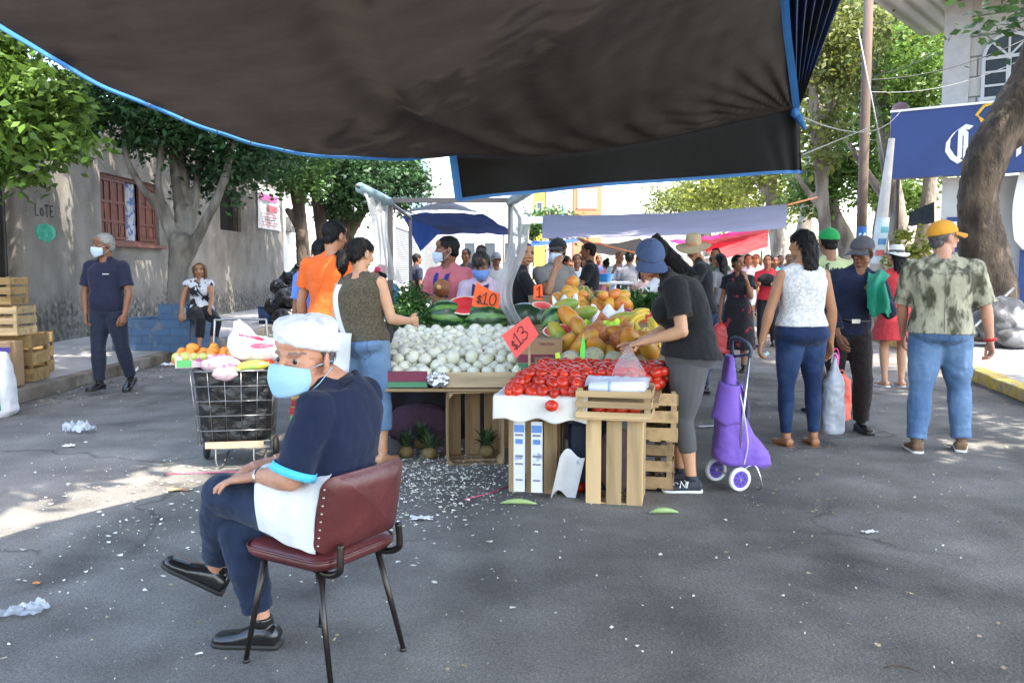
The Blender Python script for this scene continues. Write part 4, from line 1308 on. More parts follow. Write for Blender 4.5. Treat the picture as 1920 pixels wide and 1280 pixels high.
# trees by the white shop
def stem(u, v0, Y, top, lean=0, r=.16):
    b = gr(u, v0, .15); b = V((at(u, 500, Y).x, Y, .15))
    return b
for i, (u, Y, ut, vt, r, lab, bl) in enumerate([
        (568, 24.5, 556, 330, .20, 'slim tree with a lopped stub standing at the grey house corner', [(at(545, 300, 24.5), (1.2, 1.2, .7), 2200), (at(560, 345, 24.3), (.8, .8, .35), 700), (at(520, 330, 24.3), (.5, .6, .5), 500)]),
        (606, 26.5, 590, 330, .21, 'middle tree of three in front of the white shop', [(at(610, 320, 26.5), (1.3, 1.2, .8), 2600), (at(660, 360, 26.3), (.9, .9, .6), 1300), (at(700, 330, 26.3), (1., .9, .7), 1500)]),
        (650, 27.5, 640, 330, .30, 'thick dark tree right beside the orange shirted man', [(at(700, 335, 27.5), (1.6, 1.3, .8), 3400), (at(760, 345, 27.5), (.9, 1.1, .7), 1700), (at(640, 390, 27.2), (.9, .8, .6), 1300), (at(730, 385, 27.4), (.8, .7, .35), 600), (at(770, 320, 27.4), (.5, .7, .5), 700), (at(680, 280, 28), (2.2, 1.5, .8), 2600)])]):
    pts = [V((at(u, 500, Y).x, Y, .15)), at(u + 2, 500, Y), at(u - 3, 430, Y), at(ut, vt, Y), at(ut + 8, vt - 70, Y)]
    limbs = [(pts, [r * 1.15, r, r * .9, r * .7, r * .3])]
    if i == 0: limbs += [([at(566, 440, Y), at(550, 410, Y), at(540, 395, Y)], [.1, .1, .09]), ([at(562, 400, Y), at(558, 365, Y), at(556, 345, Y)], [.15, .2, .16])]
    if i == 2: limbs += [([at(648, 450, Y), at(690, 380, Y), at(740, 330, Y)], [.2, .14, .06]), ([at(648, 440, Y), at(600, 380, Y), at(570, 330, Y)], [.16, .12, .06])]
    tree(lab, pts[0], limbs, bl, 'dark' if i else 'mid', .15, bark_b, .28, 30, group=None)

# thick curved trunk on the right
yb = 15.6
W = lambda u, v, dy=0: at(u, v, yb + dy)
pb = V((W(1852, 500).x, yb, .14))
limbs = [([pb, W(1856, 570), W(1848, 500), W(1836, 420), W(1836, 350), W(1862, 270), W(1915, 190), W(1960, 100), W(1990, -60), W(2010, -300)], [.66, .48, .43, .36, .32, .36, .40, .40, .36, .3]),
         ([W(1895, 250), W(1930, 150), W(1950, 20), W(1950, -160)], [.30, .2, .15, .12]),
         ([pb + V((-.2, -.1, 0)), W(1800, 570)], [.5, .15])]
tree('massive curved brown trunk leaning over the corner store', pb, limbs,
     [(V((11, 14, 8.2)), (3.5, 3, 1.8), 5000), (V((8.5, 13, 7.6)), (2, 2.4, 1.0), 2500), (W(1880, 10), (1., .6, .3), 180)], 'mid', .22, bark_b, .5, 40, vox=.05, disp=.07)

# unseen shade tree added to keep the stalls in shade (trunk beside the right kerb)


# right-hand street trees, further down the pavement
spec = [
    # u_base, depth, list of trunk pts (u,v), radius, crown leaf kind
    (1545, 22.0, [(1548, 500), (1545, 400), (1530, 250), (1520, 120), (1500, 20)], .17, 'olive', 'slender pale trunk with drooping olive leaves nearest the dark flap'),
    (1585, 27.0, [(1590, 470), (1560, 400), (1545, 330), (1540, 250), (1525, 100)], .30, 'bright', 'leaning pale trunk behind the green capped man'),
    (1500, 30.0, [(1500, 480), (1515, 380), (1525, 280), (1560, 150), (1580, 40)], .28, 'yellow', 'yellowish tree leaning right behind the woman in the white top'),
    (1690, 25.0, [(1690, 500), (1680, 400), (1665, 300), (1650, 180), (1640, 60)], .30, 'bright', 'tree with twin stems between leaning pole and corner store'),
    (1655, 33.0, [(1650, 500), (1655, 400), (1700, 250), (1720, 120)], .32, 'olive', 'tree behind the wooden pole with high olive foliage'),
    (1460, 38.0, [(1460, 480), (1448, 380), (1435, 300), (1420, 200)], .34, 'yellow', 'twisted trunk at the right end of the lilac awning'),
    (1400, 48.0, [(1400, 480), (1395, 400), (1385, 320)], .4, 'yellow', 'large pale green tree rising above the middle of the lilac awning'),
    (1320, 58.0, [(1330, 480), (1320, 420), (1310, 380)], .4, 'olive', 'distant round tree at the left end of the right-hand row'),
]
crowns = {
    0: [((1500, 60), (.9, 1.2, 1.5), 3000), ((1560, 140), (.8, 1, 1.2), 1600), ((1530, 260), (.6, .7, .8), 700), ((1600, 40), (.9, 1, .9), 1300)],
    1: [((1560, 330), (1.1, 1.2, .8), 2600), ((1600, 260), (1.2, 1.2, 1.), 1500), ((1530, 370), (.7, .9, .45), 1000), ((1640, 330), (1.2, 1.2, .9), 2400), ((1700, 370), (.9, 1.2, .5), 1400)],
    2: [((1600, 40), (2.4, 2, 1.6), 4200), ((1560, 150), (1.6, 1.6, 1.2), 1500), ((1680, 60), (2.2, 1.6, 1.5), 3400)],
    3: [((1660, 80), (1.9, 1.6, 1.5), 3600), ((1720, 150), (1.3, 1.4, 1.1), 1800), ((1640, 190), (1.2, 1.2, .9), 1000), ((1690, 230), (1., 1.2, .7), 900)],
    4: [((1700, 60), (3.2, 2, 2.6), 4500), ((1640, 180), (2., 1.6, 1.6), 2200), ((1740, 200), (1.6, 1.4, 2), 1800), ((1700, 320), (1.6, 1.3, 1.1), 1500)],
    5: [((1450, 320), (2., 2, 1.6), 2600), ((1420, 250), (2.6, 2, 1.8), 2600), ((1500, 200), (2.6, 2, 1.6), 2600), ((1480, 380), (1.3, 1.4, .9), 900)],
    6: [((1380, 340), (3.2, 2.4, 2.0), 4200), ((1340, 370), (2.4, 2, 1.4), 2200), ((1420, 290), (3, 2, 1.8), 2600)],
    7: [((1290, 375), (2.6, 2.4, 1.6), 2600), ((1330, 390), (2.6, 2.2, 1.2), 2200), ((1260, 385), (1.6, 2, 1.), 900), ((1370, 410), (3, 2, 1), 1800)],
}
for i, (u, Y, tp, r, leaf, lab) in enumerate(spec):
    base = V((at(tp[0][0], 500, Y).x, Y, .14))
    pts = [base] + [at(a, b_, Y) for a, b_ in tp]
    rad = [r * 1.2] + [r * (1 - .6 * q / len(tp)) for q in range(len(tp))]
    limbs = [(pts, rad)]
    e = pts[-2]
    for q in range(3):
        sgn = (-1, 1, .3)[q]
        limbs.append(([pts[2 + q % 2], pts[2 + q % 2] + V((sgn * .9, .3 * q, 1.2 + q * .3)), pts[2 + q % 2] + V((sgn * 1.8, .4 * q, 2.6 + q * .3))], [r * .5, r * .35, r * .15]))
    if i == 3: limbs.append(([base + V((.3, 0, 0)), at(1735, 430, Y), at(1745, 330, Y), at(1760, 200, Y)], [r, r * .8, r * .6, r * .3]))
    tree(lab, base, limbs, [(at(c[0], c[1], Y), rr, int(n * .9)) for c, rr, n in crowns[i]], leaf, .17 if Y < 30 else .24, bark_p if i != 4 else bark_b, .38 if Y < 30 else .6, 30, droop=.6 if i in (0, 4) else .3, vox=.05)
# shrub behind the yellow capped man
t = thing('shrub', 'yellow green shrub beside the store pilaster', 'shrub', (at(1720, 500, 17).x, 17, .14))
me = leaves([(V((0, 0, 1.3)), (.5, .4, .55), 700), (V((.25, 0, .6)), (.4, .4, .5), 400), (V((-.2, 0, 1.75)), (.25, .25, .3), 160)], .12, .16, 20); me.materials.append(LF['yellow']); link('foliage', me, t)
m = MB(); m.tube([(0, 0, 0), (.05, 0, .8), (.0, 0, 1.5)], [.03, .025, .01], 6); m.tube([(0, 0, .2), (.2, 0, .9)], [.02, .01], 6); m.build('stem', bark_b, t)
# far roadside greenery that closes the street
t = thing('tree', 'dark green tree in front of the pink and brick buildings', 'tree', (at(1030, 500, 70).x, 70, 0))
m = MB(); m.tube([(0, 0, 0), (.2, 0, 2.5), (.1, 0, 4.5)], [.3, .25, .15], 8); m.build('trunk', bark_b, t)
me = leaves([(V((.2, 0, 4.9)), (2.4, 1.6, 1.1), 2200), (V((2.0, 0, 4.4)), (1.2, 1.2, .8), 700), (V((-1.5, 0, 4.2)), (1., 1., .7), 500)], .35, .5, 30); me.materials.append(LF['mid']); link('crown', me, t)
# ------------------------------------------------------------------ tarpaulins
def tarp_mat(name, col, trans, **k):
    m = thin(name, col, trans, .75, .16, 1.3, .5, 9, gloss=.15, **k)
    return m
tarpm = tarp_mat('tarp_black_brown', (.043, .035, .030), .16)
def weave(m):
    N, L, b = nm(m)
    tc = N.new('ShaderNodeTexCoord'); mp = N.new('ShaderNodeMapping'); mp.inputs['Scale'].default_value = (1.2, 2.6, 1.2); mp.inputs['Rotation'].default_value = (0, 0, R(20))
    L.new(tc.outputs['Object'], mp.inputs['Vector'])
    n1 = N.new('ShaderNodeTexNoise'); n1.inputs['Scale'].default_value = 2.2; n1.inputs['Detail'].default_value = 9; n1.inputs['Roughness'].default_value = .65; L.new(mp.outputs[0], n1.inputs['Vector'])
    old = b.inputs['Base Color'].links[0].from_socket
    mr = N.new('ShaderNodeMapRange'); mr.inputs['From Min'].default_value = .3; mr.inputs['From Max'].default_value = .7; mr.inputs['To Min'].default_value = .78; mr.inputs['To Max'].default_value = 1.22
    L.new(n1.outputs['Fac'], mr.inputs['Value'])
    vs = N.new('ShaderNodeVectorMath'); vs.operation = 'SCALE'; L.new(old, vs.inputs[0]); L.new(mr.outputs[0], vs.inputs['Scale']); L.new(vs.outputs[0], b.inputs['Base Color'])
    bp = [n for n in N if n.type == 'BUMP'][0]
    nb = bp.inputs['Height'].links[0].from_node; L.new(mp.outputs[0], nb.inputs['Vector']); nb.inputs['Scale'].default_value = 4; nb.inputs['Detail'].default_value = 9; bp.inputs['Distance'].default_value = .05; bp.inputs['Strength'].default_value = .25
    for n in N:
        if n.type == 'BSDF_TRANSLUCENT':
            L.new(vs.outputs[0], n.inputs['Color'])
weave(tarpm)
bluem = thin('tarp_blue_hem', (.05, .19, .46), .35, .6, .12, 4)
flapm = tarp_mat('tarp_black', (.008, .0075, .007), .04)
ropem = mat('rope_grey', (.25, .24, .22), .8, .1)
ropeo = mat('rope_orange', (.60, .20, .08), .8, .1)
def catmull(pts, n):
    P, _ = smooth_pts(pts, [0] * len(pts), n)
    return P
def curve_at(P, t):
    f = t * (len(P) - 1); i = min(int(f), len(P) - 2)
    return P[i].lerp(P[i + 1], f - i)
Lc = [at(845, 292, 5.6), at(700, 299, 5.25), at(600, 290, 4.95), at(500, 272, 4.65), at(400, 244, 4.35), at(300, 206, 4.05), at(200, 163, 3.75), at(100, 108, 3.45), at(0, 45, 3.15), at(-260, -120, 2.5), V((-1.9, 1.0, 2.46)), V((-1.9, -.8, 2.5)), V((-1.9, -2.2, 2.55))]
Rc = [at(1489, 205, 6.0), at(1480, 130, 5.7), at(1470, 60, 5.4), at(1465, 0, 5.1), at(1462, -60, 4.8), V((1.35, 4.2, 3.02)), V((1.35, 3.4, 3.05)), V((1.4, 2.6, 3.05)), V((1.4, 1.8, 3.05)), V((1.4, 1.0, 3.0)), V((1.4, 0, 3.0)), V((1.4, -1.2, 3.0)), V((1.4, -2.2, 3.0))]
Lp, Rp = catmull(Lc, 8), catmull(Rc, 8)
fold = catmull([at(845, 288, 5.6), at(900, 292, 5.62), at(1000, 293, 5.68), at(1100, 284, 5.75), at(1200, 268, 5.83), at(1300, 247, 5.9), at(1400, 224, 5.96), at(1489, 205, 6.0)], 6)
def tarp_pt(s, t):
    a, b = curve_at(Lp, t), curve_at(Rp, t)
    p = a.lerp(b, s)
    k = (1 - min(1, t * 4.5)) ** 2
    p = p.lerp(curve_at(fold, s), k) if k > 0 else p
    bow = math.sin(math.pi * s)
    sag = -.20 * bow * math.sin(math.pi * min(1, t * 1.25 + .0)) 
    # pleats: gathered at the right knot and hanging from the middle tie
    ang = math.atan2(t * 6.0, max(1e-4, (1 - s) * 2.6)); rr = math.hypot(t * 6, (1 - s) * 2.6)
    f1 = .018 * math.sin(ang * 34) * math.exp(-(rr - .25) ** 2 / .35) 
    q = s - (.22 + .20 * t)
    f2 = .05 * math.exp(-(q / .030) ** 2) * min(1, t * 8) - .03 * math.exp(-((q - .06) / .022) ** 2) * min(1, t * 8)
    q2 = s - (.36 + .5 * t); f2 += .022 * math.exp(-(q2 / .03) ** 2) * min(1, t * 6)
    f3 = .014 * math.sin((s * 9 + t * 2.2) * 6.28) * math.exp(-((t - .06) / .07) ** 2) * bow
    f4 = .013 * noise.noise(V((s * 7 - t * 3, t * 3.5, 2))) + .012 * noise.noise(V((s * 22 - t * 12, t * 8, 9)))
    return p + V((0, 0, sag + (f1 + f2 + f3 + f4) * min(1, t * 14 + .0)))
tp = thing('tarpaulin', 'big dark brown tarpaulin with blue hem stretched overhead above the seated man', 'tarpaulin', (0, 3, 0))
TO = V((0, 3, 0))
m = MB(); m.grid(lambda u, v: tarp_pt(u, v) - TO, 130, 150); sheet = m.build('sheet', tarpm, tp, True)
def ribbon(name, pts, width, m_, par, off=V(), th=.0):
    q = MB(); n = len(pts)
    vs = []
    for p, w_ in zip(pts, width if hasattr(width, '__len__') else [width] * n): vs += [p + off, p + off + (w_ if isinstance(w_, V) else V((0, 0, w_)))]
    q.add(vs, [(2 * i, 2 * i + 2, 2 * i + 3, 2 * i + 1) for i in range(n - 1)])
    return q.build(name, m_, par, True)
lp_ = [tarp_pt(0, q / 90) - TO for q in range(91)]
ribbon('hem', lp_, [V((-.022, -.01, .040)) for _ in lp_], bluem, tp, V((-.004, -.008, -.018)))
rp_ = [tarp_pt(1, q / 60 * .45) - TO for q in range(61)]
ribbon('hem', rp_, [V((.05, 0, .0)) for _ in rp_], bluem, tp, V((-.01, -.01, -.004)))
# hanging front flap
bot = catmull([at(857, 374, 5.62), at(1000, 359, 5.7), at(1150, 345, 5.8), at(1300, 334, 5.92), at(1430, 325, 6.0), at(1508, 321, 6.06)], 8)
topf = [p + V((0, .015, .035)) for p in fold[:-1]] + [at(1489, 200, 6.01), at(1500, 212, 6.05)]
def flap_pt(u, v):
    a, b = curve_at(topf, u), curve_at(bot, u)
    p = a.lerp(b, v)
    amp = .028 * math.sin(u * 21 + 1.5 * v + 2 * math.sin(u * 5)) * v + .05 * max(0, u - .82) / .18 * math.sin(u * 95 + v * 2) * (.3 + .7 * v) * .5
    return p + V((0, amp + .008, 0)) - TO
m = MB(); m.grid(flap_pt, 120, 14); fl = m.build('flap', flapm, tp, True)
ribbon('hem', [flap_pt(q / 60, 1.) for q in range(61)], .022, bluem, fl, V((0, -.008, -.012)))
e0 = [flap_pt(.004, q / 10) for q in range(11)]
ribbon('hem', e0, [V((.05, 0, 0)) for _ in e0], bluem, fl, V((-.022, -.010, 0)))
eye_ = mat('eyelet_brass', (.4, .36, .28), .35, .1, metal=1)
for q in range(9):
    c_ = tarp_pt(0, .01 + q * .052) - TO; m = MB(); m.ell(c_ + V((-.016, -.014, .004)), (.011, .004, .011), n=(10, 6)); m.build('eyelet', eye_, tp, True)
m = MB(); kn = at(1490, 212, 5.98) - TO
m.ell(kn, (.03, .03, .035)); m.tube([kn, kn + V((.03, 0, -.03)), kn + V((.07, 0, -.11))], [.02, .03, .012], 7); m.tube([kn, kn + V((.02, 0, .03)), kn + V((-.01, 0, .09))], [.018, .022, .01], 7)
me = solid(m, .006, 2, .01, .03); me.materials.append(bluem); link('knot', me, tp)
# second tarpaulin tied to the same knot, gathered into pleats
t2 = thing('tarpaulin', 'pleated black and blue tarpaulin gathered at the knot beside the wooden pole', 'tarpaulin', (3, 5, 0))
T2 = V((3, 5, 0))
apex = at(1492, 216, 6.1)
def fan(u, v):
    a = at(1458, -40, 5.15); b = at(1590, -40, 5.6)
    far = a.lerp(b, u)
    p = apex.lerp(far, v)
    d = .035 * math.sin(u * 6.28 * 7 + .6 * math.sin(v * 3)) * (.25 + v)
    return p + V((0, d * .6, d)) - T2
pleat = mat('tarp_navy', (.012, .03, .09), .6, .3, 3, .3, 20, col2=(.012, .012, .014), c2scale=2.2, c2lo=.45, c2hi=.56)
m = MB(); m.grid(fan, 90, 20); pl = m.build('pleats', pleat, t2, True)
def sheet2(u, v):
    a = fan(u, 1.0) + T2
    b = V((1.2 + .7 * u, -1.5, 3.25 + .25 * u)); c = V((1.15 + .8 * u ** .8, 3.2, 3.25 + .35 * u))
    p = a * (1 - v) ** 2 + c * 2 * v * (1 - v) + b * v * v
    return p + V((0, 0, .03 * math.sin(u * 40) * (1 - v))) - T2
m = MB(); m.grid(sheet2, 60, 24); m.build('sheet', pleat, t2, True)
st_ = mat('steel_post', (.12, .10, .09), .5, .2, metal=.6)
def cable(label, pts, r, m_, cat='cable', name='cable', sag=0., n=10):
    if len(pts) == 2 and sag:
        a, b = V(pts[0]), V(pts[1]); pts = [a.lerp(b, q / n) + V((0, 0, -sag * 4 * (q / n) * (1 - q / n))) for q in range(n + 1)]
    m = MB(); m.tube(pts, r, 6); return tag(m.build(name, m_, None, True), label, cat)
cable('grey rope tied from the blue knot across to the corner store', [at(1492, 215, 6.05), at(1690, 207, 18)], .006, ropem, 'rope', 'rope', .25)
cable('pale rope from the flap corner up to the wooden pole', [at(1505, 290, 6.06), at(1640, 235, 18)], .006, ropem, 'rope', 'rope')
wirem = mat('wire_white', (.3, .3, .3), .5, .05); wired = mat('wire_dark', (.05, .05, .05), .5, .05)
cable('white guy wire from the wooden pole top down to the leaning post', [at(1609, 55, 18), at(1665, 340, 17.5)], .014, wirem)
cable('overhead wire sloping from the street trees up to the arched window', [at(1440, 160, 26), at(1760, 100, 20.3)], .009, wirem, sag=.3)
cable('overhead wire running just above the navy sign to the trunk', [at(1610, 150, 18), at(1920, 75, 17.5)], .010, wired, sag=.2)
cable('lower thin wire crossing the block wall below the arched window', [at(1610, 170, 18), at(1920, 110, 17.5)], .008, wirem, sag=.25)

# ------------------------------------------------------------------ poles
wpole = mat('pole_wood', (.12, .088, .07), .9, .25, 4, .5, 14, stretch=(1, 1, .15), col2=(.10, .07, .055), c2scale=3)
pbase = V((at(1613, 500, 18).x, 18, .0))
t = thing('utility_pole', 'tall round brown wooden utility pole with a blue bill on it', 'utility pole', pbase)
m = MB(); m.tube([(0, 0, 0), (0.0, 0, 3), (-.02, 0, 10)], [.105, .098, .085], 14); m.build('shaft', wpole, t, True)
blueb = mat('bill_blue', (.03, .13, .42), .6, .1)
def band(par, z0, z1, r, m_, name, a0=-160, a1=-20, ctr=lambda z: V((0, 0, z))):
    q = MB(); q.grid(lambda u, v: ctr(z0 + (z1 - z0) * v) + V((r * math.cos(R(a0 + (a1 - a0) * u)), r * math.sin(R(a0 + (a1 - a0) * u)), 0)), 12, 4); return q.build(name, m_, par, True)
o = band(t, 1.93, 2.24, .106, blueb, 'bill'); q = MB()
q.grid(lambda u, v: V((.109 * math.cos(R(-135 + 70 * u)), .109 * math.sin(R(-135 + 70 * u)), 2.04 + .045 * v + .03 * math.sin(u * 9))), 12, 2); q.build('lettering', wht, o, True)
band(t, 1.74, 1.92, .106, white2, 'paper')
lb = V((at(1632, 500, 17.5).x, 17.5, .14)); lt = at(1672, 260, 17.5)
t = thing('leaning_post', 'pale leaning concrete post covered in paper notices', 'post', lb)
m = MB(); m.tube([(0, 0, 0), (lt - lb) * .5, lt - lb], [.14, .125, .06], 12); m.build('shaft', mat('post_pale', (.42, .40, .38), .9, .2, 4), t, True)
cz = lambda z: (lt - lb) * (z / (lt.z - lb.z)) if True else None
o = band(t, 1.35, 2.25, .145, mat('bill_pale', (.50, .62, .68), .7, .15, 6, col2=(.7, .68, .64), c2scale=5), 'bill', ctr=cz)
for i, (z, c_) in enumerate(((1.5, (.5, .12, .12)), (1.72, (.1, .25, .5)), (1.95, (.12, .42, .48)))): band(t, z, z + .12, .149, mat('print%d' % i, c_, .7), 'print', -130 + 10 * i, -60 + 8 * i, cz)
gpb = V((at(812, 500, 52).x, 52, 0))
t = thing('street_pole', 'grey concrete street pole in front of the pale blue building', 'pole', gpb)
m = MB(); m.tube([(0, 0, 0), (0, 0, 12)], [.36, .28], 14); m.build('shaft', mat('pole_concrete', (.42, .41, .40), .8, .1), t, True)
m = MB(); m.tube([(0, 0, 6.05), (0, 0, 6.2)], .35, 14); m.build('clamp', mat('clamp', (.25, .25, .25), .5), t, True)
tk = at(1688, 215, 22)
t = thing('water_tank', 'small pinkish rounded tank top showing above the navy sign corner', 'tank', (tk.x, 22, 0))
m = MB(); m.tube([(0, 0, 0), (0, 0, tk.z - .6)], .05, 8); m.build('pipe', st_, t)
m = MB(); rg = []
for z, r in ((tk.z - .6, .20), (tk.z - .25, .22), (tk.z - .1, .22), (tk.z + .16, .20), (tk.z + .26, .14), (tk.z + .30, .02)): rg.append([V((r * math.cos(a), r * math.sin(a), z)) for a in [2 * math.pi * q / 18 for q in range(18)]])
m.loft(rg); m.build('shell', mat('tank_pink', (.42, .25, .27), .6, .25, 6), t, True)

# ------------------------------------------------------------------ far awnings
def awning(label, pts, m_, sag=.1, posts=(), name='awning', n=20, ripple=.02):
    """pts: four corners a b c d (a-b near edge, d-c far edge)"""
    a, b, c, d = [V(p) for p in pts]; o0 = V((a.x, a.y, 0))
    t = thing(name, label, 'awning', o0)
    q = MB(); q.grid(lambda u, v: (a.lerp(b, u)).lerp(d.lerp(c, u), v) + V((0, 0, -sag * math.sin(math.pi * u) * (.6 + .4 * math.sin(math.pi * v)) + ripple * noise.noise(V((u * 9, v * 6, sag * 50))))) - o0, n, n); q.build('sheet', m_, t, True)
    for p_ in posts:
        k = MB(); k.tube([V((p_[0], p_[1], 0)) - o0, V(p_) - o0], .022, 8); k.build('post', MATS['steel_post'], t, True)
    return t
lilac = thin('awning_lilac', (.50, .47, .58), .5, .7, .08, 2, .3, 8); redm = thin('awning_red', (.62, .10, .10), .5, .7, .08, 2, .3, 8); pinkm = thin('awning_pink', (.72, .06, .22), .5, .7, .06, 2, .3, 8)
greym = thin('awning_grey', (.10, .10, .105), .12, .7, .1, 2, .3, 8); bluea = thin('awning_blue', (.035, .075, .22), .3, .7, .12, 2, .3, 8); whitea = thin('awning_white', (.66, .66, .68), .4, .7, .05, 2); blueb2 = thin('awning_royal', (.03, .09, .50), .4, .7, .1, 2)
awning('lilac sheet awning strung across the street', [at(1017, 404, 10.0), at(1477, 383, 10.4), at(1474, 428, 13.2), at(1016, 447, 13.0)], lilac, .06)
cable('orange rope holding the right corner of the lilac awning', [at(1477, 384, 10.4), at(1532, 370, 13)], .012, ropeo, 'rope', 'rope')
cable('orange rope hanging below the lilac awning to the crowd', [at(1083, 448, 13), at(1195, 475, 13.5)], .014, ropeo, 'rope', 'rope')
awning('red sheet awning below the right end of the lilac one', [at(1300, 452, 15), at(1441, 429, 15), at(1440, 462, 20), at(1345, 487, 20)], redm, .03)
awning('bright pink sheet awning edge above the straw hat', [at(1252, 451, 16.2), at(1400, 431, 15.4), at(1440, 430, 15.6), at(1300, 466, 18)], pinkm, .03)
awning('dark grey awning further down the street behind the black haired vendor', [at(1084, 449, 17), at(1200, 445, 17), at(1222, 471, 23), at(1120, 475, 23)], greym, .15)
bk = [at(757, 404, 11.5), at(906, 402, 11.0)]
awning('faded navy canopy over the stall behind the vendors', [at(752, 404, 10.5), at(905, 401, 10.6), at(975, 443, 15), at(815, 440, 15)], bluea, -.05)
t = thing('canopy_corner', 'loose dark blue canopy corner hanging down behind the stall post', 'canopy', at(790, 430, 10.4))
o_ = at(790, 430, 10.4); m = MB()
c3 = [at(756, 406, 10.5), at(828, 432, 10.9), at(788, 472, 10.4)]
m.grid(lambda u, v: c3[0].lerp(c3[1], u).lerp(c3[2], v) + V((0, .02 * math.sin(u * 14) * (1 - v), 0)) - o_, 14, 10); m.build('sheet', thin('awning_deepblue', (.02, .05, .20), .25, .7, .1, 2, .3, 8), t, True)
awning('brown peaked canopy behind the faded navy one', [at(730, 402, 13), at(905, 400, 13.4), at(880, 392, 15), at(820, 382, 15)], thin('awning_taupe', (.20, .165, .16), .3, .7, .1, 2), -.1)
awning('white canopy roof on thin posts beside the lilac awning', [at(925, 420, 18), at(1012, 418, 19), at(1035, 408, 26), at(960, 406, 26)], whitea, .02, [at(990, 428, 17.5), at(945, 432, 17.5)])
awning('light blue awning under the brick building', [at(975, 414, 30), at(1030, 418, 30), at(1030, 405, 40), at(965, 405, 40)], thin('awning_lightblue', (.20, .38, .58), .4, .7), .05)
awning('royal blue awning behind the man in the dark cap', [at(985, 462, 26), at(1090, 452, 26), at(1080, 447, 34), at(1000, 452, 34)], blueb2, .05, [at(1030, 458, 26)])
awning('white awning far behind the straw hat', [at(1120, 478, 30), at(1300, 476, 30), at(1290, 470, 42), at(1140, 471, 42)], whitea, .1, [at(1140, 480, 30), at(1290, 480, 30)])
awning('pale awning on the right behind the crowd of shoppers', [at(1300, 488, 26), at(1430, 452, 26), at(1440, 462, 34), at(1330, 480, 34)], whitea, .1, [at(1428, 470, 27)])
awning('black tent roof beside the store pilaster', [at(1702, 425, 19), at(1752, 418, 19), at(1752, 378, 22), at(1705, 398, 22)], flapm, .0)

# ------------------------------------------------------------------ crates and tables
pine = wood('crate_pine', (.52, .36, .19)); pine2 = wood('crate_weathered', (.36, .24, .13)); pine3 = wood('crate_orange', (.34, .215, .09)); plank = wood('plank_pale', (.55, .42, .26))
def crate(label, M, L, Wd, H, m_, n=3, gap=.035, nb=3, name='crate', group=None, top_open=True, posts=.035):
    """slatted crate, local x length, y width, z height, open at +z"""
    t = thing(name, label, 'crate', (0, 0, 0), 0, group); t.matrix_world = M
    th = .008
    sh_ = (H - gap * (n - 1)) / n
    for s_ in (-1, 1):
        q = MB()
        for i in range(n): q.box((random.uniform(-.002, .002), s_ * (Wd / 2 - th / 2), sh_ / 2 + i * (sh_ + gap)), (L - .004, th, sh_ - random.uniform(0, .006)))
        q.build('side_panel', m_, t, bevel=.0015)
        q = MB()
        for i in range(n): q.box((s_ * (L / 2 - th / 2), 0, sh_ / 2 + i * (sh_ + gap)), (th, Wd - 2 * th - .004, sh_ - random.uniform(0, .006)))
        q.build('end_panel', m_, t, bevel=.0015)
    q = MB(); sb_ = (Wd - .03 * (nb - 1)) / nb
    for i in range(nb): q.box((0, -Wd / 2 + sb_ / 2 + i * (sb_ + .03), -th / 2 - .001), (L, sb_ - .002, th))
    q.build('base_panel', m_, t, bevel=.0015)
    for sx in (-1, 1):
        for sy in (-1, 1):
            q = MB(); x0, y0 = sx * (L / 2 - th - .001), sy * (Wd / 2 - th - .001)
            q.loft([[V((x0, y0, z)), V((x0 - sx * posts, y0, z)), V((x0, y0 - sy * posts, z))] for z in (.002, H + .012)])
            q.build('corner_post', m_, t)
    return t
def M4(loc, X, Y, Z):
    X, Y, Z = V(X).normalized(), V(Y).normalized(), V(Z).normalized()
    return Matrix(((X.x, Y.x, Z.x, loc[0]), (X.y, Y.y, Z.y, loc[1]), (X.z, Y.z, Z.z, loc[2]), (0, 0, 0, 1)))
def Mz(x, y, z, deg): return Matrix.Translation((x, y, z)) @ Matrix.Rotation(R(deg), 4, 'Z')
ZU = V((0, 0, 1))
# stack on the left pavement
kx = at(20, 500, 9.9).x
crate('orange slatted crate on top of the left pavement stack', Mz(-5.70, 9.62, 1.03, 5), .62, .42, .28, pine3, 3, .03)
crate('pale slatted crate second from the top of the left pavement stack', Mz(-5.66, 9.62, .70, 4), .68, .46, .30, pine, 3, .035)
crate('slatted crate at the bottom of the left stack behind the cardboard box', Mz(-5.62, 9.84, .17, 6), .62, .44, .50, pine3, 3, .05)
crate('small orange slatted crate on the ground beside the left stack', Mz(-5.86, 10.6, .17, 14), .50, .34, .47, pine3, 3, .05)
card = mat('cardboard', (.34, .21, .115), .85, .12, 3, .15, 40); purple = mat('print_purple', (.07, .04, .22), .7)
t = thing('cardboard_box', 'brown cardboard box with a purple stripe at the foot of the left stack', 'box', (-5.58, 9.30, .16), R(5))
m = MB(); m.box((0, 0, .24), (.62, .30, .48)); q = m.build('carton', card, t, bevel=.006)
m = MB(); m.box((.0, -.1515, .40), (.62, .003, .06)); m.build('stripe', purple, q)
m = MB(); m.poly([(.09 * math.cos(a), .05 * math.sin(a)) for a in [2 * math.pi * i / 16 for i in range(16)]], (.16, -.152, .22), (1, 0, 0), (0, 0, 1), .002); m.build('print', mat('print_dark', (.10, .06, .05), .7), q)
t = thing('woven_sack', 'white woven sack with green and blue print standing by the left kerb', 'sack', (-5.06, 8.4, 0))
m = MB(); rg = []
for z, a_, b_ in ((0, .24, .17), (.05, .27, .19), (.3, .26, .17), (.5, .24, .12), (.62, .22, .05)): rg.append([V((a_ * math.copysign(abs(math.cos(q)) ** .6, math.cos(q)), b_ * math.copysign(abs(math.sin(q)) ** .7, math.sin(q)), z)) for q in [2 * math.pi * i / 24 for i in range(24)]])
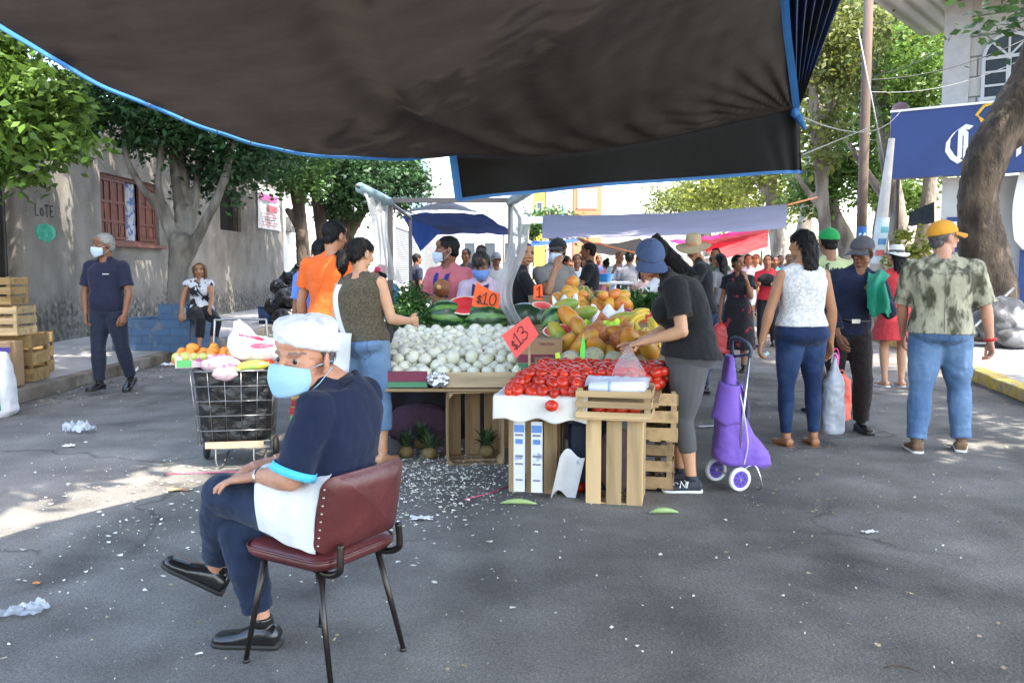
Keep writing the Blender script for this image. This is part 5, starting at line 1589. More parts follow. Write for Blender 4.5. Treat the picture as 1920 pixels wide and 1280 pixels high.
m.loft(rg); me = solid(m, .012, 2, .02, .09); me.materials.append(mat('sack_white', (.68, .68, .70), .6, .06, 8, .3, 20)); sk = link('sack_body', me, t)
for i, (dx, c_) in enumerate(((.08, (.03, .22, .08)), (.14, (.03, .06, .35)), (.19, (.03, .20, .10)))):
    m = MB(); m.grid(lambda u, v: (dx - .02 + .035 * u + .05 * (1 - v) * (i - 1), -.205 + .035 * v + .010 * (dx - .08), .08 + .26 * v), 3, 6); m.build('print', mat('sackprint%d' % i, c_, .7), sk, True)

# onion table
OA = V((-.93, 6.32, 0)); OB = V((.05, 6.30, 0))
t = thing('onion_table', 'plank table with a sloping tray for the white onions', 'table', (-.4, 6.8, 0))
o0 = V((-.4, 6.8, 0))
def otop(x, y): return .615 + (y - 6.32) * .21
m = MB()
vs = [V((x, y, otop(x, y) - dz)) - o0 for dz in (0, .02) for x, y in ((-.98, 6.30), (.12, 6.30), (.12, 7.42), (-.98, 7.42))]
m.add(vs, [(0, 1, 2, 3), (7, 6, 5, 4), (0, 4, 5, 1), (1, 5, 6, 2), (2, 6, 7, 3), (3, 7, 4, 0)]); m.build('tabletop', plank, t)
m = MB(); m.box(V((-.20, 6.285, .62)) - o0, (.56, .018, .11)); m.build('front_board', plank, t, bevel=.003)
m = MB(); m.box(V((-.33, 6.30, .545)) - o0, (1.28, .05, .022)); m.build('front_rail', pine2, t, bevel=.003)
maroon = mat('carton_maroon', (.16, .02, .05), .6, .1, 5); greenc = mat('carton_green', (.06, .20, .10), .6, .1, 5)
m = MB(); m.box(V((-.76, 6.288, .645)) - o0, (.30, .012, .075)); m.build('front_board', maroon, t)
m = MB(); m.box(V((-.76, 6.289, .585)) - o0, (.30, .012, .04)); m.build('front_board', greenc, t)
for x, y in ((-.95, 7.35), (.08, 7.35), (-.95, 6.42), (-.05, 6.9)):
    m = MB(); m.box(V((x, y, otop(x, y) / 2 - .02)) - o0, (.045, .045, otop(x, y) - .04)); m.build('leg', pine2, t)
foil = mat('foil_silver', (.55, .56, .60), .25, .3, 20, 1., 30, metal=.8)
t = thing('foil_wrapper', 'crumpled silver foil wrapper on the front edge of the onion tray', 'wrapper', (-.53, 6.27, .62))
m = MB(); m.ell((0, 0, 0), (.085, .018, .06)); me = solid(m, .006, 1, .05, .035); me.materials.append(foil); link('foil', me, t)
crate('weathered crate standing on end with its open side forward under the onion tray', M4((-.29, 6.46, .28), (0, 0, 1), (1, 0, 0), (-.10, -1, 0)) if False else M4((-.30, 6.62, .265), (0, 0, 1), V((.99, .12, 0)), V((.12, -.99, 0))), .53, .41, .34, pine2, 3, .05, 3)
# tomato table
TX = V((.977, -.21, 0)).normalized(); TY = V((-TX.y, TX.x, 0)); TO_ = V((-.075, 5.34, 0))
def tw(a, b, z=0): return TO_ + TX * a + TY * b + V((0, 0, z))
rotT = Matrix((TX, TY, ZU)).transposed()
t = thing('tomato_table', 'low board table under a white cloth loaded with red tomatoes', 'table', TO_)
def ttop(b): return .632 + .07 * b
m = MB(); vs = [tw(a, b, ttop(b) - dz) - TO_ for dz in (.006, .03) for a, b in ((.0, .0), (.96, .0), (.96, .72), (.0, .72))]
m.add(vs, [(0, 1, 2, 3), (7, 6, 5, 4), (0, 4, 5, 1), (1, 5, 6, 2), (2, 6, 7, 3), (3, 7, 4, 0)]); m.build('tabletop', pine2, t)
cloth = mat('cloth_white', (.72, .68, .62), .9, .06, 6, .3, 14)
def clothp(u, v):
    a = -.02 + .56 * u
    if v < .45:
        b = -.012 + .0 * v; z = .50 + .14 * (v / .45) + .012 * math.sin(u * 17); k = 1 - v / .45
        p = tw(a, b - .018 * k * math.sin(u * 11) - .01 * k, z)
    else:
        b = (v - .45) / .55 * .7; p = tw(a, b, ttop(b) + .004 + .012 * math.exp(-((v - .47) / .06) ** 2))
    if u < .05: p += TX * -.02
    return p - TO_
m = MB(); m.grid(clothp, 40, 26)
def cside(u, v):
    b = -.01 + .6 * u; return tw(-.025 - .015 * (1 - v) * math.sin(u * 9), b, ttop(max(0, b)) - .12 * (1 - v) + .004) - TO_
m.grid(cside, 16, 6); cl = m.build('cloth', cloth, t, True); q = cl.modifiers.new('t', 'SOLIDIFY'); q.thickness = .004
for a, b in ((.93, .68), (.03, .68)):
    m = MB(); m.box(tw(a, b, .33) - TO_, (.04, .04, .64), rotT); m.build('leg', pine2, t)
crate('brown crate standing on end under the left of the tomato table', M4(tw(.17, .19, .262), (0, 0, 1), TX, TY) @ Matrix.Identity(4), .52, .31, .34, pine2, 3, .04, 3)
crate('pale new crate standing on end under the wrapped rolls', M4(tw(.70, .02, .262), (0, 0, 1), TX, TY), .52, .34, .30, pine, 3, .025, 3)
crate('shallow pale crate of wrapped rolls at the front right of the tomatoes', M4(tw(.70, .12, .535), TX, TY, ZU), .45, .36, .165, pine, 3, .022, 3)
crate('brown crate behind the pale crates beside the shopper in grey leggings', M4((.93, 5.72, .03), TY, TX * -1, ZU), .45, .28, .28, pine2, 3, .03, 3)
crate('slatted crate set on the brown one beside the shopper in grey leggings', M4((.95, 5.70, .34), TY, TX * -1, ZU), .45, .28, .30, pine, 3, .03, 3)
# newsprint in the brown crate
news = mat('newsprint', (.66, .66, .68), .8, .1, 10, col2=(.25, .30, .42), c2scale=10, c2lo=.60, c2hi=.66)
for i, a in enumerate((.115, .225)):
    m = MB(); m.box(tw(a, .035, .265) - TO_, (.07, .008, .44), rotT); o = m.build('newspaper', news)
    o.location = TO_
    for z_, h_, w_ in ((.44, .045, .062), (.40, .012, .05), (.36, .03, .045), (.27, .01, .05), (.22, .01, .05), (.12, .01, .045)):
        q = MB(); q.box(tw(a, .030, z_) - TO_, (w_, .004, h_), rotT); q.build('print', mat('print_newsblue', (.10, .22, .48), .7) if h_ > .02 else mat('print_newsgrey', (.18, .18, .22), .7), o)
    tag(o, 'printed paper showing through the %s gap of the brown crate' % ('first' if i == 0 else 'second'), 'paper')
sack = mat('sack_mauve', (.30, .18, .19), .8, .2, 6, .4, 20)
o = MB().add([], []); m = MB(); m.ell((0, 0, .22), (.11, .09, .22)); me = solid(m, .012, 2, .03, .08); me.materials.append(sack)
o = link('sack', me); o.location = tw(.70, .17, .02); tag(o, 'mauve sack stuffed inside the pale new crate', 'sack')
m = MB(); m.grid(lambda u, v: (.16 * (u - .5), .0 + .05 * math.sin(u * 4), .30 * v - .02 * math.sin(u * 9)), 10, 8); o = m.build('paper', news, None, True); o.location = tw(.37, .1, .01); o.rotation_euler = (R(20), 0, R(30)); tag(o, 'creased newspaper sheet tucked beside the brown crate', 'paper')
# wrapped rolls
film = thin('clear_wrap', (.75, .76, .82), .3, .15, .05, 20, .4, 60, clear=.25, gloss=.8)
for i in range(3):
    m = MB(); a0 = tw(.54, .05 + .10 * i, .70 + (.012 if i == 1 else 0)); a1 = tw(.88, .05 + .10 * i, .705); m.tube([a0 - a0, (a1 - a0) * .02, (a1 - a0) * .98, a1 - a0], [.02, .042, .042, .02], 14); m.tube([(a1 - a0) * .35, (a1 - a0) * .40], .043, 14, 1)
    me = m.mesh('plastic_roll', [mat('roll_white', (.74, .74, .80), .3, .05), mat('roll_print', (.28, .38, .62), .3, .05)], True)
    o = link('plastic_roll', me); o.location = a0; tag(o, ['white plastic bag roll at the front of the shallow crate', 'white plastic bag roll in the middle of the shallow crate', 'white plastic bag roll at the back of the shallow crate'][i], 'bag roll')
m = MB(); m.grid(lambda u, v: tw(.52 + .38 * u, .02 + .28 * v, .715 + .045 * math.sin(v * 3.1) + .01 * noise.noise(V((u * 9, v * 9, 0)))), 20, 14); o = m.build('plastic_film', film, None, True); tag(o, 'clear plastic film lying over the white bag rolls', 'plastic film')

# fruit table
t = thing('fruit_table', 'long sloping board table stacked with melons papayas and bananas', 'table', (.4, 7, 0))
o0 = V((.4, 7, 0))
def ftop(y): return .70 + (y - 5.8) * .155
m = MB()
for x0, x1, y0, y1 in ((.16, 1.16, 5.86, 8.7), (-1.0, .155, 7.46, 8.3)):
    f_ = ftop if x0 > 0 else (lambda y: .86 + (y - 7.46) * .1)
    vs = [V((x, y, f_(y) - dz)) - o0 for dz in (0, .025) for x, y in ((x0, y0), (x1, y0), (x1, y1), (x0, y1))]
    m.add(vs, [(0, 1, 2, 3), (7, 6, 5, 4), (0, 4, 5, 1), (1, 5, 6, 2), (2, 6, 7, 3), (3, 7, 4, 0)])
m.build('tabletop', pine2, t)
for x, y in ((.2, 5.95), (1.1, 5.95), (.2, 8.6), (1.1, 8.6), (-.95, 8.2), (-.95, 7.5), (1.1, 7.2)):
    z = ftop(y) if x > .1 else .86
    m = MB(); m.box(V((x, y, z / 2 - .02)) - o0, (.045, .045, z - .03)); m.build('leg', pine2, t)
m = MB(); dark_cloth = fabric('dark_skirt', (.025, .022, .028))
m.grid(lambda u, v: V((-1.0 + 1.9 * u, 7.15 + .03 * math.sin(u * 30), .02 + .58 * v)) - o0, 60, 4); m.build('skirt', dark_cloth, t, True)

# stall frame
st = MATS['steel_post']
YF = 7.75; fl_, fr2 = at(731, 380, YF), at(957, 379, YF)
t = thing('stall_frame', 'rusty square tube stall frame with a top bar in front of the vendors', 'stall frame', (0, YF, 0))
o0 = V((0, YF, 0))
for p in (fl_, fr2):
    m = MB(); m.box(V((p.x, YF, p.z / 2)) - o0, (.045, .045, p.z)); m.build('post', st, t)
    m = MB(); q = V((p.x + (.1 if p is fr2 else -.1), YF + 2.4, p.z)); m.tube([p - o0, q - o0], .018, 6); m.tube([q - o0, V((q.x, q.y, 0)) - o0], .02, 6); m.build('post', st, t)
m = MB(); m.box(V(((fl_.x + fr2.x) / 2, YF, fl_.z + .02)) - o0, (fr2.x - fl_.x + .045, .046, .042)); m.build('top_bar', st, t)
tl = at(675, 352, 7.0); tr_ = at(1003, 348, 6.6)
for nm_, p, q, lab, seed in (('plastic_curtain', tl, fl_, 'clear plastic curtain rolled on a bar at the left stall post', 1), ('plastic_curtain', fr2, tr_, 'clear plastic curtain hanging off the bar at the right stall post', 2)):
    t = thing(nm_, lab, 'curtain', p)
    m = MB(); d = q - p
    m.tube([d * -.03, d * .0, d * .5, d * 1.0, d * 1.03], [.03, .042, .046, .042, .03], 14); m.build('roll', thin('film_teal', (.34, .48, .50), .35, .25, .1, 8, .5, 40, clear=.1, gloss=.6), t, True)
    m = MB(); m.tube([d * -.12, d * 1.12], .012, 8); m.build('bar', st, t, True)
    m = MB(); film2 = thin('film_milky', (.50, .49, .48), .40, .3, .08, 6, .6, 30, clear=.42, gloss=.5)
    if seed == 1:
        lo = [at(700, 420, 7.1), at(690, 480, 7.2), at(752, 540, 7.5)]
        def cp(u, v):
            a = d * u * .95
            bt = (at(702, 500, 7.05).lerp(at(752, 535, 7.6), u)) - p
            pp = a.lerp(bt, v) + V((.05 * math.sin(v * 3.1) * (1 - u), 0, 0)) + V((.02 * math.sin(u * 22 + v * 5), .03 * math.sin(u * 17 + v * 3), .015 * math.sin(u * 9)))
            return pp + V((-.05 * math.sin(v * 3.14) * u, 0, 0))
    else:
        def cp(u, v):
            a = d * (.02 + .96 * u)
            bt = (at(945, 618, 7.4).lerp(at(975, 600, 7.2), u)) - p
            k = v ** .6
            pp = a.lerp(bt, k) + V((-.07 * math.sin(v * 3.14) + .03 * math.sin(v * 7), 0, 0)) + V((.012 * math.sin(u * 25 + v * 6), .03 * math.sin(u * 21 + v * 3), 0))
            return pp
    m.grid(cp, 40, 40); m.build('film', film2, t, True)
# ------------------------------------------------------------------ produce
onm = mat('onion_white', (.58, .575, .48), .45, .25, 9, .25, 30, col2=(.43, .46, .29), c2scale=4, c2lo=.52, c2hi=.72, stretch=(1, 1, .35), island=.12)
onp = mat('onion_tip', (.50, .44, .30), .8, .2)
tom = mat('tomato_red', (.54, .030, .012), .27, .18, 5, .05, 20, col2=(.56, .10, .02), c2scale=5, c2lo=.58, c2hi=.75, island=.22, spec=.5)
toms = mat('tomato_scar', (.20, .10, .03), .7, .2)
def onion_mesh(seed):
    rs = random.Random(seed); m = MB(); rg = []
    sq = rs.uniform(.82, .98)
    prof = [(-.047, .004), (-.045, .016), (-.036, .032), (-.018, .044), (.0, .047), (.016, .043), (.030, .031), (.038, .018), (.043, .009), (.052, .006), (.058, .004)]
    for z, r in prof:
        rg.append([V((r * (1 + .035 * noise.noise(V((math.cos(a), math.sin(a), seed + z * 20)))) * math.cos(a), r * math.sin(a) * (1 + .03 * noise.noise(V((math.cos(a), math.sin(a), seed + 9.)))), z * sq)) for a in [2 * math.pi * q / 16 for q in range(16)]])
    m.loft(rg); m.m = [1 if min(m.v[i][2] for i in f) > .040 * sq else 0 for f in m.f]
    return m.mesh('white_onion', [onm, onp], True)
def tomato_mesh(seed):
    rs = random.Random(seed); m = MB(); rg = []
    L_ = rs.uniform(1.08, 1.32)
    for k in range(11):
        th = math.pi * (k + .15) / 10.3; z = -math.cos(th) * .036 * L_; r = .034 * math.sin(th) ** .85
        rg.append([V((r * math.cos(a) * (1 + .04 * math.cos(3 * a + seed)), r * math.sin(a), z - (.004 if k == 10 else 0))) for a in [2 * math.pi * q / 16 for q in range(16)]])
    m.loft(rg); n = len(m.f); m.m = [0] * n
    for i in range(n - 16, n): m.m[i] = 1
    return m.mesh('tomato', [tom, toms], True)
OM = [onion_mesh(i) for i in range(4)]; TM = [tomato_mesh(i) for i in range(4)]
def scatter(meshes, name, label, cat, group, pts, smin, smax, flat=False):
    for i, p in enumerate(pts):
        o = bpy.data.objects.new(name, meshes[i % len(meshes)]); COL.objects.link(o)
        o.location = p; s = random.uniform(smin, smax); o.scale = (s, s, s)
        o.rotation_euler = (random.uniform(-1.3, 1.3), random.uniform(-1.3, 1.3), random.uniform(0, 6.28)) if not flat else (random.uniform(1.1, 2.0), random.uniform(-.4, .4), random.uniform(0, 6.28))
        tag(o, label, cat, group)
def pack(f, a0, a1, b0, b1, d, surf, layers, rise, jit=.12, keep=lambda a, b, l: True):
    out = []
    for l in range(layers):
        off = (l % 2) * .5 * d
        nb = int((b1 - b0 - off) / (d * .87)) + 1
        for j in range(nb):
            b = b0 + off + j * d * .87
            na = int((a1 - a0) / d) + 1
            for i in range(na):
                a = a0 + (i + (.5 if j % 2 else 0)) * d + off * .6
                if a > a1 or b > b1: continue
                aa, bb = a + random.uniform(-jit, jit) * d, b + random.uniform(-jit, jit) * d
                if not keep(aa, bb, l): continue
                out.append(f(aa, bb, surf(aa, bb) + rise * l + random.uniform(-.08, .08) * d))
    return out
def okeep(a, b, l):
    if l == 0: return True
    k = 1 - ((a + .42) / .60) ** 2
    return k > .12 * l and b > 6.40 + .05 * l and b < 7.25
ons = pack(lambda a, b, z: V((a, b, z)), -.93, .10, 6.355, 7.36, .106, lambda a, b: otop(a, b) + .048, 2, .055, .16, okeep)
scatter(OM, 'white_onion', 'round white onion heaped on the sloping plank tray', 'onion', 'white onions heaped on the plank tray', ons, .92, 1.28)
def tkeep(a, b, l):
    if a > .47 and b < .33: return False
    return l == 0 or (.08 + .05 * l < b and .06 * l < a - .03)
tms = pack(lambda a, b, z: tw(a, b, z), .04, .96, .04, .68, .070, lambda a, b: ttop(b) + .034, 3, .036, .20, tkeep)
scatter(TM, 'tomato', 'ripe red plum tomato heaped on the white cloth', 'tomato', 'red tomatoes heaped on the white cloth', tms, .84, 1.2, True)
def one_tomato(p, lab, s=1.05):
    o = bpy.data.objects.new('tomato', TM[1]); COL.objects.link(o); o.location = p; o.scale = (s, s, s); o.rotation_euler = (1.5, .2, .9); tag(o, lab, 'tomato')
one_tomato(tw(.33, -.050, .60), 'lone tomato hanging over the front of the white cloth')
one_tomato(gr(1086, 922) + V((0, 0, .034)), 'red tomato fallen on the ground between the two standing crates')
one_tomato(at(1248, 708, 5.6), 'red tomato at the right edge of the crates beside the grey leggings')
for i in range(4): one_tomato(tw(.60 + .07 * i, .05 + .02 * (i % 2), .575), 'tomato inside the shallow slatted crate')
for o in [o for o in COL.objects if o.get('label') == 'tomato inside the shallow slatted crate']: o['group'] = 'tomatoes inside the shallow crate'

# watermelons
wmel = mat('watermelon_rind', (.035, .11, .03), .3, .2, 6)
def wm_tex():
    N, L, b = nm(wmel)
    tc = N.new('ShaderNodeTexCoord'); sx = N.new('ShaderNodeSeparateXYZ'); L.new(tc.outputs['Object'], sx.inputs[0])
    at2 = N.new('ShaderNodeMath'); at2.operation = 'ARCTAN2'; L.new(sx.outputs['Y'], at2.inputs[0]); L.new(sx.outputs['Z'], at2.inputs[1])
    nz = N.new('ShaderNodeTexNoise'); nz.inputs['Scale'].default_value = 14; nz.inputs['Detail'].default_value = 4; L.new(tc.outputs['Object'], nz.inputs['Vector'])
    m1 = N.new('ShaderNodeMath'); m1.operation = 'MULTIPLY'; m1.inputs[1].default_value = 9; L.new(at2.outputs[0], m1.inputs[0])
    m2 = N.new('ShaderNodeMath'); m2.operation = 'MULTIPLY_ADD'; m2.inputs[1].default_value = 3.2; L.new(nz.outputs['Fac'], m2.inputs[0]); L.new(m1.outputs[0], m2.inputs[2])
    si = N.new('ShaderNodeMath'); si.operation = 'SINE'; L.new(m2.outputs[0], si.inputs[0])
    rp = N.new('ShaderNodeValToRGB'); rp.color_ramp.elements[0].position = .35; rp.color_ramp.elements[0].color = (.014, .045, .016, 1); rp.color_ramp.elements[1].position = .8; rp.color_ramp.elements[1].color = (.10, .22, .05, 1)
    mr = N.new('ShaderNodeMapRange'); mr.inputs['From Min'].default_value = -1; L.new(si.outputs[0], mr.inputs['Value']); L.new(mr.outputs[0], rp.inputs[0]); L.new(rp.outputs[0], b.inputs['Base Color'])
wm_tex()
flesh = mat('melon_flesh', (.60, .045, .05), .3, .15, 14, col2=(.50, .02, .03), c2scale=12); rindw = mat('melon_white_rind', (.72, .62, .45), .4, .1)
def ellipsoid_thing(name, label, cat, p, r, rot, m_, group=None):
    mb = MB(); mb.ell((0, 0, 0), r, n=(28, 18)); o = mb.build(name, m_, None, True); o.location = p; o.rotation_euler = [R(a) for a in rot]
    return tag(o, label, cat, group)
ellipsoid_thing('watermelon', 'striped whole watermelon left of the cut one', 'watermelon', at(838, 594, 7.5), (.195, .155, .145), (10, 5, 20), wmel)
ellipsoid_thing('watermelon', 'large glossy watermelon behind the pink price card', 'watermelon', at(912, 600, 7.45), (.20, .16, .155), (-8, -4, -12), wmel)
ellipsoid_thing('watermelon', 'small dark watermelon between two big ones above the onions', 'watermelon', at(872, 620, 7.42), (.10, .09, .08), (0, 0, 40), wmel)
ellipsoid_thing('watermelon', 'dark watermelon behind the right plastic curtain', 'watermelon', at(985, 600, 7.5), (.19, .15, .15), (0, 0, 10), mat('watermelon_dark', (.018, .045, .018), .3, .4, 5))
ellipsoid_thing('watermelon', 'watermelon with a red wedge cut out, above the cardboard carton', 'watermelon', at(1043, 608, 6.9), (.12, .13, .15), (20, -20, 0), wmel)
def cut_melon(label, p, r, normal, wedge=False):
    Z = V(normal).normalized(); X = Z.cross(V((0, .2, 1))).normalized(); Y = Z.cross(X)
    t = thing('cut_watermelon', label, 'watermelon', p); rot = Matrix((X, Y, Z)).transposed()
    m = MB(); m.add(*[(lambda vs, fs: ([rot @ v for v in vs], fs))(*dome(1., r[0], r[1], r[2], 0, 0, 0, 0))][0]); m.v = [tuple(rot @ (Matrix.Diagonal((1, 1, -1)) @ (rot.transposed() @ V(v)))) for v in m.v]
    m.build('rind', wmel, t, True)
    for k, (sc, z, mm, nn) in enumerate(((.99, .003, rindw, 'white_rind'), (.88, .006, flesh, 'flesh'))):
        q = MB(); q.poly([(r[0] * sc * math.cos(a), r[1] * sc * math.sin(a)) for a in [2 * math.pi * i / 32 for i in range(32)]], rot @ V((0, 0, z - .002)), X, Y, .004); q.build(nn, mm, t)
cut_melon('halved watermelon showing red flesh on top of the whole ones', at(872, 573, 7.45), (.155, .12, .10), (.0, -.62, .78))
cut_melon('watermelon slice face showing a long red oval above the cardboard carton', at(1046, 620, 6.72), (.12, .055, .06), (-.25, -.9, .35))
cut_melon('slim melon slice with pink flesh under the small orange card', at(1016, 572, 7.3), (.10, .03, .03), (.5, -.8, .1))
# cantaloupes
cant = mat('cantaloupe', (.34, .36, .22), .75, .2, 6, .8, 60, col2=(.42, .38, .27), c2scale=30, c2lo=.48, c2hi=.55)
for (u, v, Y, r), lab in zip([(1070, 676, 5.98, .078), (1112, 671, 6.0, .082), (1152, 677, 5.97, .076), (1057, 692, 5.93, .055), (1170, 690, 5.94, .05)],
        ['netted cantaloupe just left of the green card', 'netted cantaloupe right behind the green card', 'rightmost big netted cantaloupe behind the tomatoes', 'half hidden cantaloupe at the left behind the tomatoes', 'small pale melon right of the three cantaloupes']):
    ellipsoid_thing('cantaloupe', lab, 'melon', at(u, v, Y), (r, r, r * .93), (random.uniform(-20, 20), 0, random.uniform(0, 90)), cant)
# papayas
pap = mat('papaya', (.52, .19, .015), .45, .2, 3, .15, 20, col2=(.46, .29, .04), c2scale=5, c2lo=.5, c2hi=.68); papg = mat('papaya_green', (.34, .30, .03), .4, .15, 3, .1, 20, col2=(.16, .25, .04), c2scale=5, c2lo=.5, c2hi=.62)
def papaya(label, p, L_, r, direction, m_=None, cat='papaya', name='papaya', group=None):
    m = MB(); d = V(direction).normalized()
    prof = [(-.5, .12), (-.44, .5), (-.3, .85), (-.05, 1.), (.2, .88), (.38, .55), (.47, .25), (.5, .06)]
    P = [d * L_ * q[0] for q in prof]; P2, R2 = smooth_pts(P, [q[1] * r for q in prof], 3)
    m.tube(P2, R2, 18); o = m.build(name, m_ or pap, None, True); o.location = p; return tag(o, label, cat, group)
for (u, v, Y, L_, r, d, mm, lab) in [
        (1183, 640, 6.15, .26, .075, (-.35, -.5, .75), pap, 'big orange papaya at the front right by the clear bag'),
        (1098, 640, 6.35, .28, .070, (.5, -.6, .55), pap, 'orange papaya behind the green card'),
        (1062, 645, 6.45, .26, .065, (.3, -.7, .6), pap, 'brownish papaya just right of the cardboard carton'),
        (1070, 598, 6.75, .28, .068, (.55, -.5, -.6), pap, 'golden papaya leaning beside the cut watermelon'),
        (1048, 628, 6.62, .26, .06, (.5, -.4, -.7), papg, 'yellow green papaya below the cut watermelon'),
        (1085, 612, 6.6, .24, .06, (.2, -.8, -.4), pap, 'papaya under the bags of sliced fruit'),
        (1060, 575, 7.2, .26, .07, (.7, -.5, .3), papg, 'green and yellow papaya below the stacked paper'),
        (1095, 588, 7.0, .24, .06, (.8, -.3, .3), papg, 'yellowish papaya beside the white paper'),
        (1165, 625, 6.4, .24, .055, (.9, -.3, -.2), pap, 'long orange papaya under the bananas'),
        (1205, 632, 6.3, .22, .05, (.8, -.5, .1), pap, 'slim papaya behind the hand with the clear bag'),
        (1150, 612, 6.7, .28, .07, (.6, -.6, .4), pap, 'orange papaya between the paper and the bananas'), (1118, 652, 6.25, .26, .07, (-.4, -.7, .5), pap, 'broad orange papaya right behind the middle cantaloupe'),
        (1085, 655, 6.3, .25, .065, (.2, -.8, .5), pap, 'dull orange papaya behind the left cantaloupe'), (1215, 652, 6.1, .24, .065, (-.5, -.5, .6), pap, 'orange papaya under the reaching hand'), (1165, 600, 6.95, .26, .065, (.8, -.4, .3), papg, 'yellow papaya beside the dark pink fruits'),
        (1135, 660, 6.3, .22, .06, (.4, -.8, .2), pap, 'papaya lying between the cantaloupes and the orange bags')]:
    papaya(lab, at(u, v, Y), L_, r, d, mm)
# oranges and mangoes
orn = mat('orange_skin', (.62, .22, .02), .45, .1, 6, .2, 120, island=.1); mang = mat('mango', (.60, .30, .03), .4, .25, 4, col2=(.55, .16, .03), c2scale=5)
sph = []
for mm in (orn, mang):
    q = MB(); q.ell((0, 0, 0), (.042, .040, .039), n=(16, 11)); sph.append(q.mesh('fruit', [mm], True))
def fruit(name, label, cat, group, pts, me, s=(.9, 1.15)):
    for p in pts:
        o = bpy.data.objects.new(name, me); COL.objects.link(o); o.location = p; k = random.uniform(*s); o.scale = (k * random.uniform(1, 1.2), k, k); o.rotation_euler = (random.uniform(0, 3), random.uniform(0, 3), 0); tag(o, label, cat, group)
mp_ = [at(1110 + random.uniform(-68, 70), 574 - abs(random.gauss(0, 14)) + 8, 7.9 + random.uniform(-.3, .3)) for _ in range(80)]
fruit('mango', 'orange yellow mango in the heap at the far end of the stall', 'mango', 'mangoes heaped at the far end of the stall', mp_, sph[1], (1.1, 1.6))
# bananas
ban = mat('banana', (.62, .42, .04), .5, .15, 5, .1, 30, col2=(.45, .40, .06), c2scale=4, c2lo=.5, c2hi=.7)
def banana_bunch(label, p, rz, s=1., m_=ban, n=7, group=None):
    t = thing('banana_bunch', label, 'bananas', p, rz, group)
    for i in range(n):
        a = (i - (n - 1) / 2) * .22; m = MB(); pts = []; rr = []
        for k in range(9):
            th = -.2 + k * .19
            pts.append(V((math.sin(th) * .13 * math.cos(a) * s, math.sin(a) * (.03 + .10 * math.sin(th)) * s, (.13 - .13 * math.cos(th)) * -s + .02 * s * (i % 2)))); rr.append(.0175 * s * (.35 + .65 * math.sin(math.pi * (k + .7) / 9.4) ** .5))
        m.tube(pts, rr, 8, round_ends=True); m.build('banana', m_, t, True)
    return t
for i, (u, v, Y, rz, s, lab) in enumerate([(1200, 600, 6.7, 200, 1., 'yellow banana bunch on top nearest the red crate'), (1222, 607, 6.6, 300, 1., 'yellow banana bunch right behind the reaching hand'), (1188, 616, 6.55, 250, .9, 'small yellow banana bunch at the left of the others'), (1212, 625, 6.45, 270, .85, 'yellow banana bunch lowest of the group'), (1180, 604, 6.75, 220, 1., 'yellow banana bunch right of the crinkled paper'), (1232, 598, 6.75, 330, 1., 'yellow banana bunch nearest the black tee'), (1208, 590, 6.95, 190, 1., 'greenish yellow banana bunch at the back by the red crate')]):
    banana_bunch(lab, at(u, v - 3, Y), R(rz), s * 1.2)
banp = mat('plantain', (.34, .27, .05), .5, .2, 5, .1, 30, col2=(.16, .17, .04), c2scale=5)
for i, (u, v, rz, lab) in enumerate([(1075, 553, 200, 'greenish banana bunch at the left of the far heap'), (1095, 543, 260, 'yellowing banana bunch crowning the far heap'), (1120, 552, 310, 'greenish banana bunch at the right of the far heap'), (1102, 556, 240, 'dull green banana bunch in front on the far heap')]):
    banana_bunch(lab, at(u, v, 8.1), R(rz), 1.1, banp)
# greens
def greens(name, label, cat, p, blobs, size, leaf, n_clump=.06, group=None):
    t = thing(name, label, cat, p, 0, group)
    me = leaves(blobs, size, n_clump, 20, droop=-.1); me.materials.append(LF[leaf]); link('leaves', me, t)
    m = MB(); m.tube([(0, 0, -.12), (0, 0, .05)], [.03, .05], 8); m.build('stalks', mat('stalk_green', (.16, .24, .06), .6), t, True)
LF['herb'] = leafmat('leaf_herb', (.040, .11, .022), .25); LF['onionleaf'] = leafmat('leaf_spring', (.06, .16, .03), .2)
for i, (u, v, Y, lab) in enumerate([(765, 560, 7.6, 'bushy bunch of dark herbs in front of the stall post'), (790, 585, 7.5, 'bushy bunch of dark herbs beside the pink shirted vendor'), (748, 592, 7.4, 'bunch of dark herbs nearest the woman in the brown vest'), (775, 608, 7.35, 'lowest bunch of dark herbs above the onions')]):
    greens('herb_bunch', lab, 'herbs', at(u, v, Y), [((0, 0, .02), (.13, .11, .10), 900)], .035, 'herb')
for i, (u, v, Y, lab) in enumerate([(1170, 568, 8.0, 'bunch of leafy greens left of the red crate'), (1205, 562, 8.1, 'bunch of leafy greens under the reaching arm'), (1235, 566, 8.1, 'bunch of leafy greens behind the red crate')]):
    greens('greens_bunch', lab, 'greens', at(u, v, Y), [((0, 0, 0), (.15, .12, .07), 600)], .05, 'herb')
greens('greens_bunch', 'green leaves behind the wire cart by the seated man', 'greens', at(512, 652, 7.0), [((0, 0, 0), (.10, .10, .10), 400)], .05, 'herb')
t = thing('plastic_crate', 'red plastic crate of greens behind the bananas', 'crate', at(1222, 590, 7.6)); m = MB(); m.box((0, 0, -.06), (.30, .22, .16)); m.box((0, 0, -.13), (.31, .24, .03)); m.build('tub', mat('red_plastic', (.50, .02, .02), .4, .1), t, bevel=.01)
m = MB()
for k in range(6): m.box((-.13 + .052 * k, -.112, -.05), (.012, .006, .13))
m.build('rib', mat('red_plastic', (.50, .02, .02), .4, .1), t)
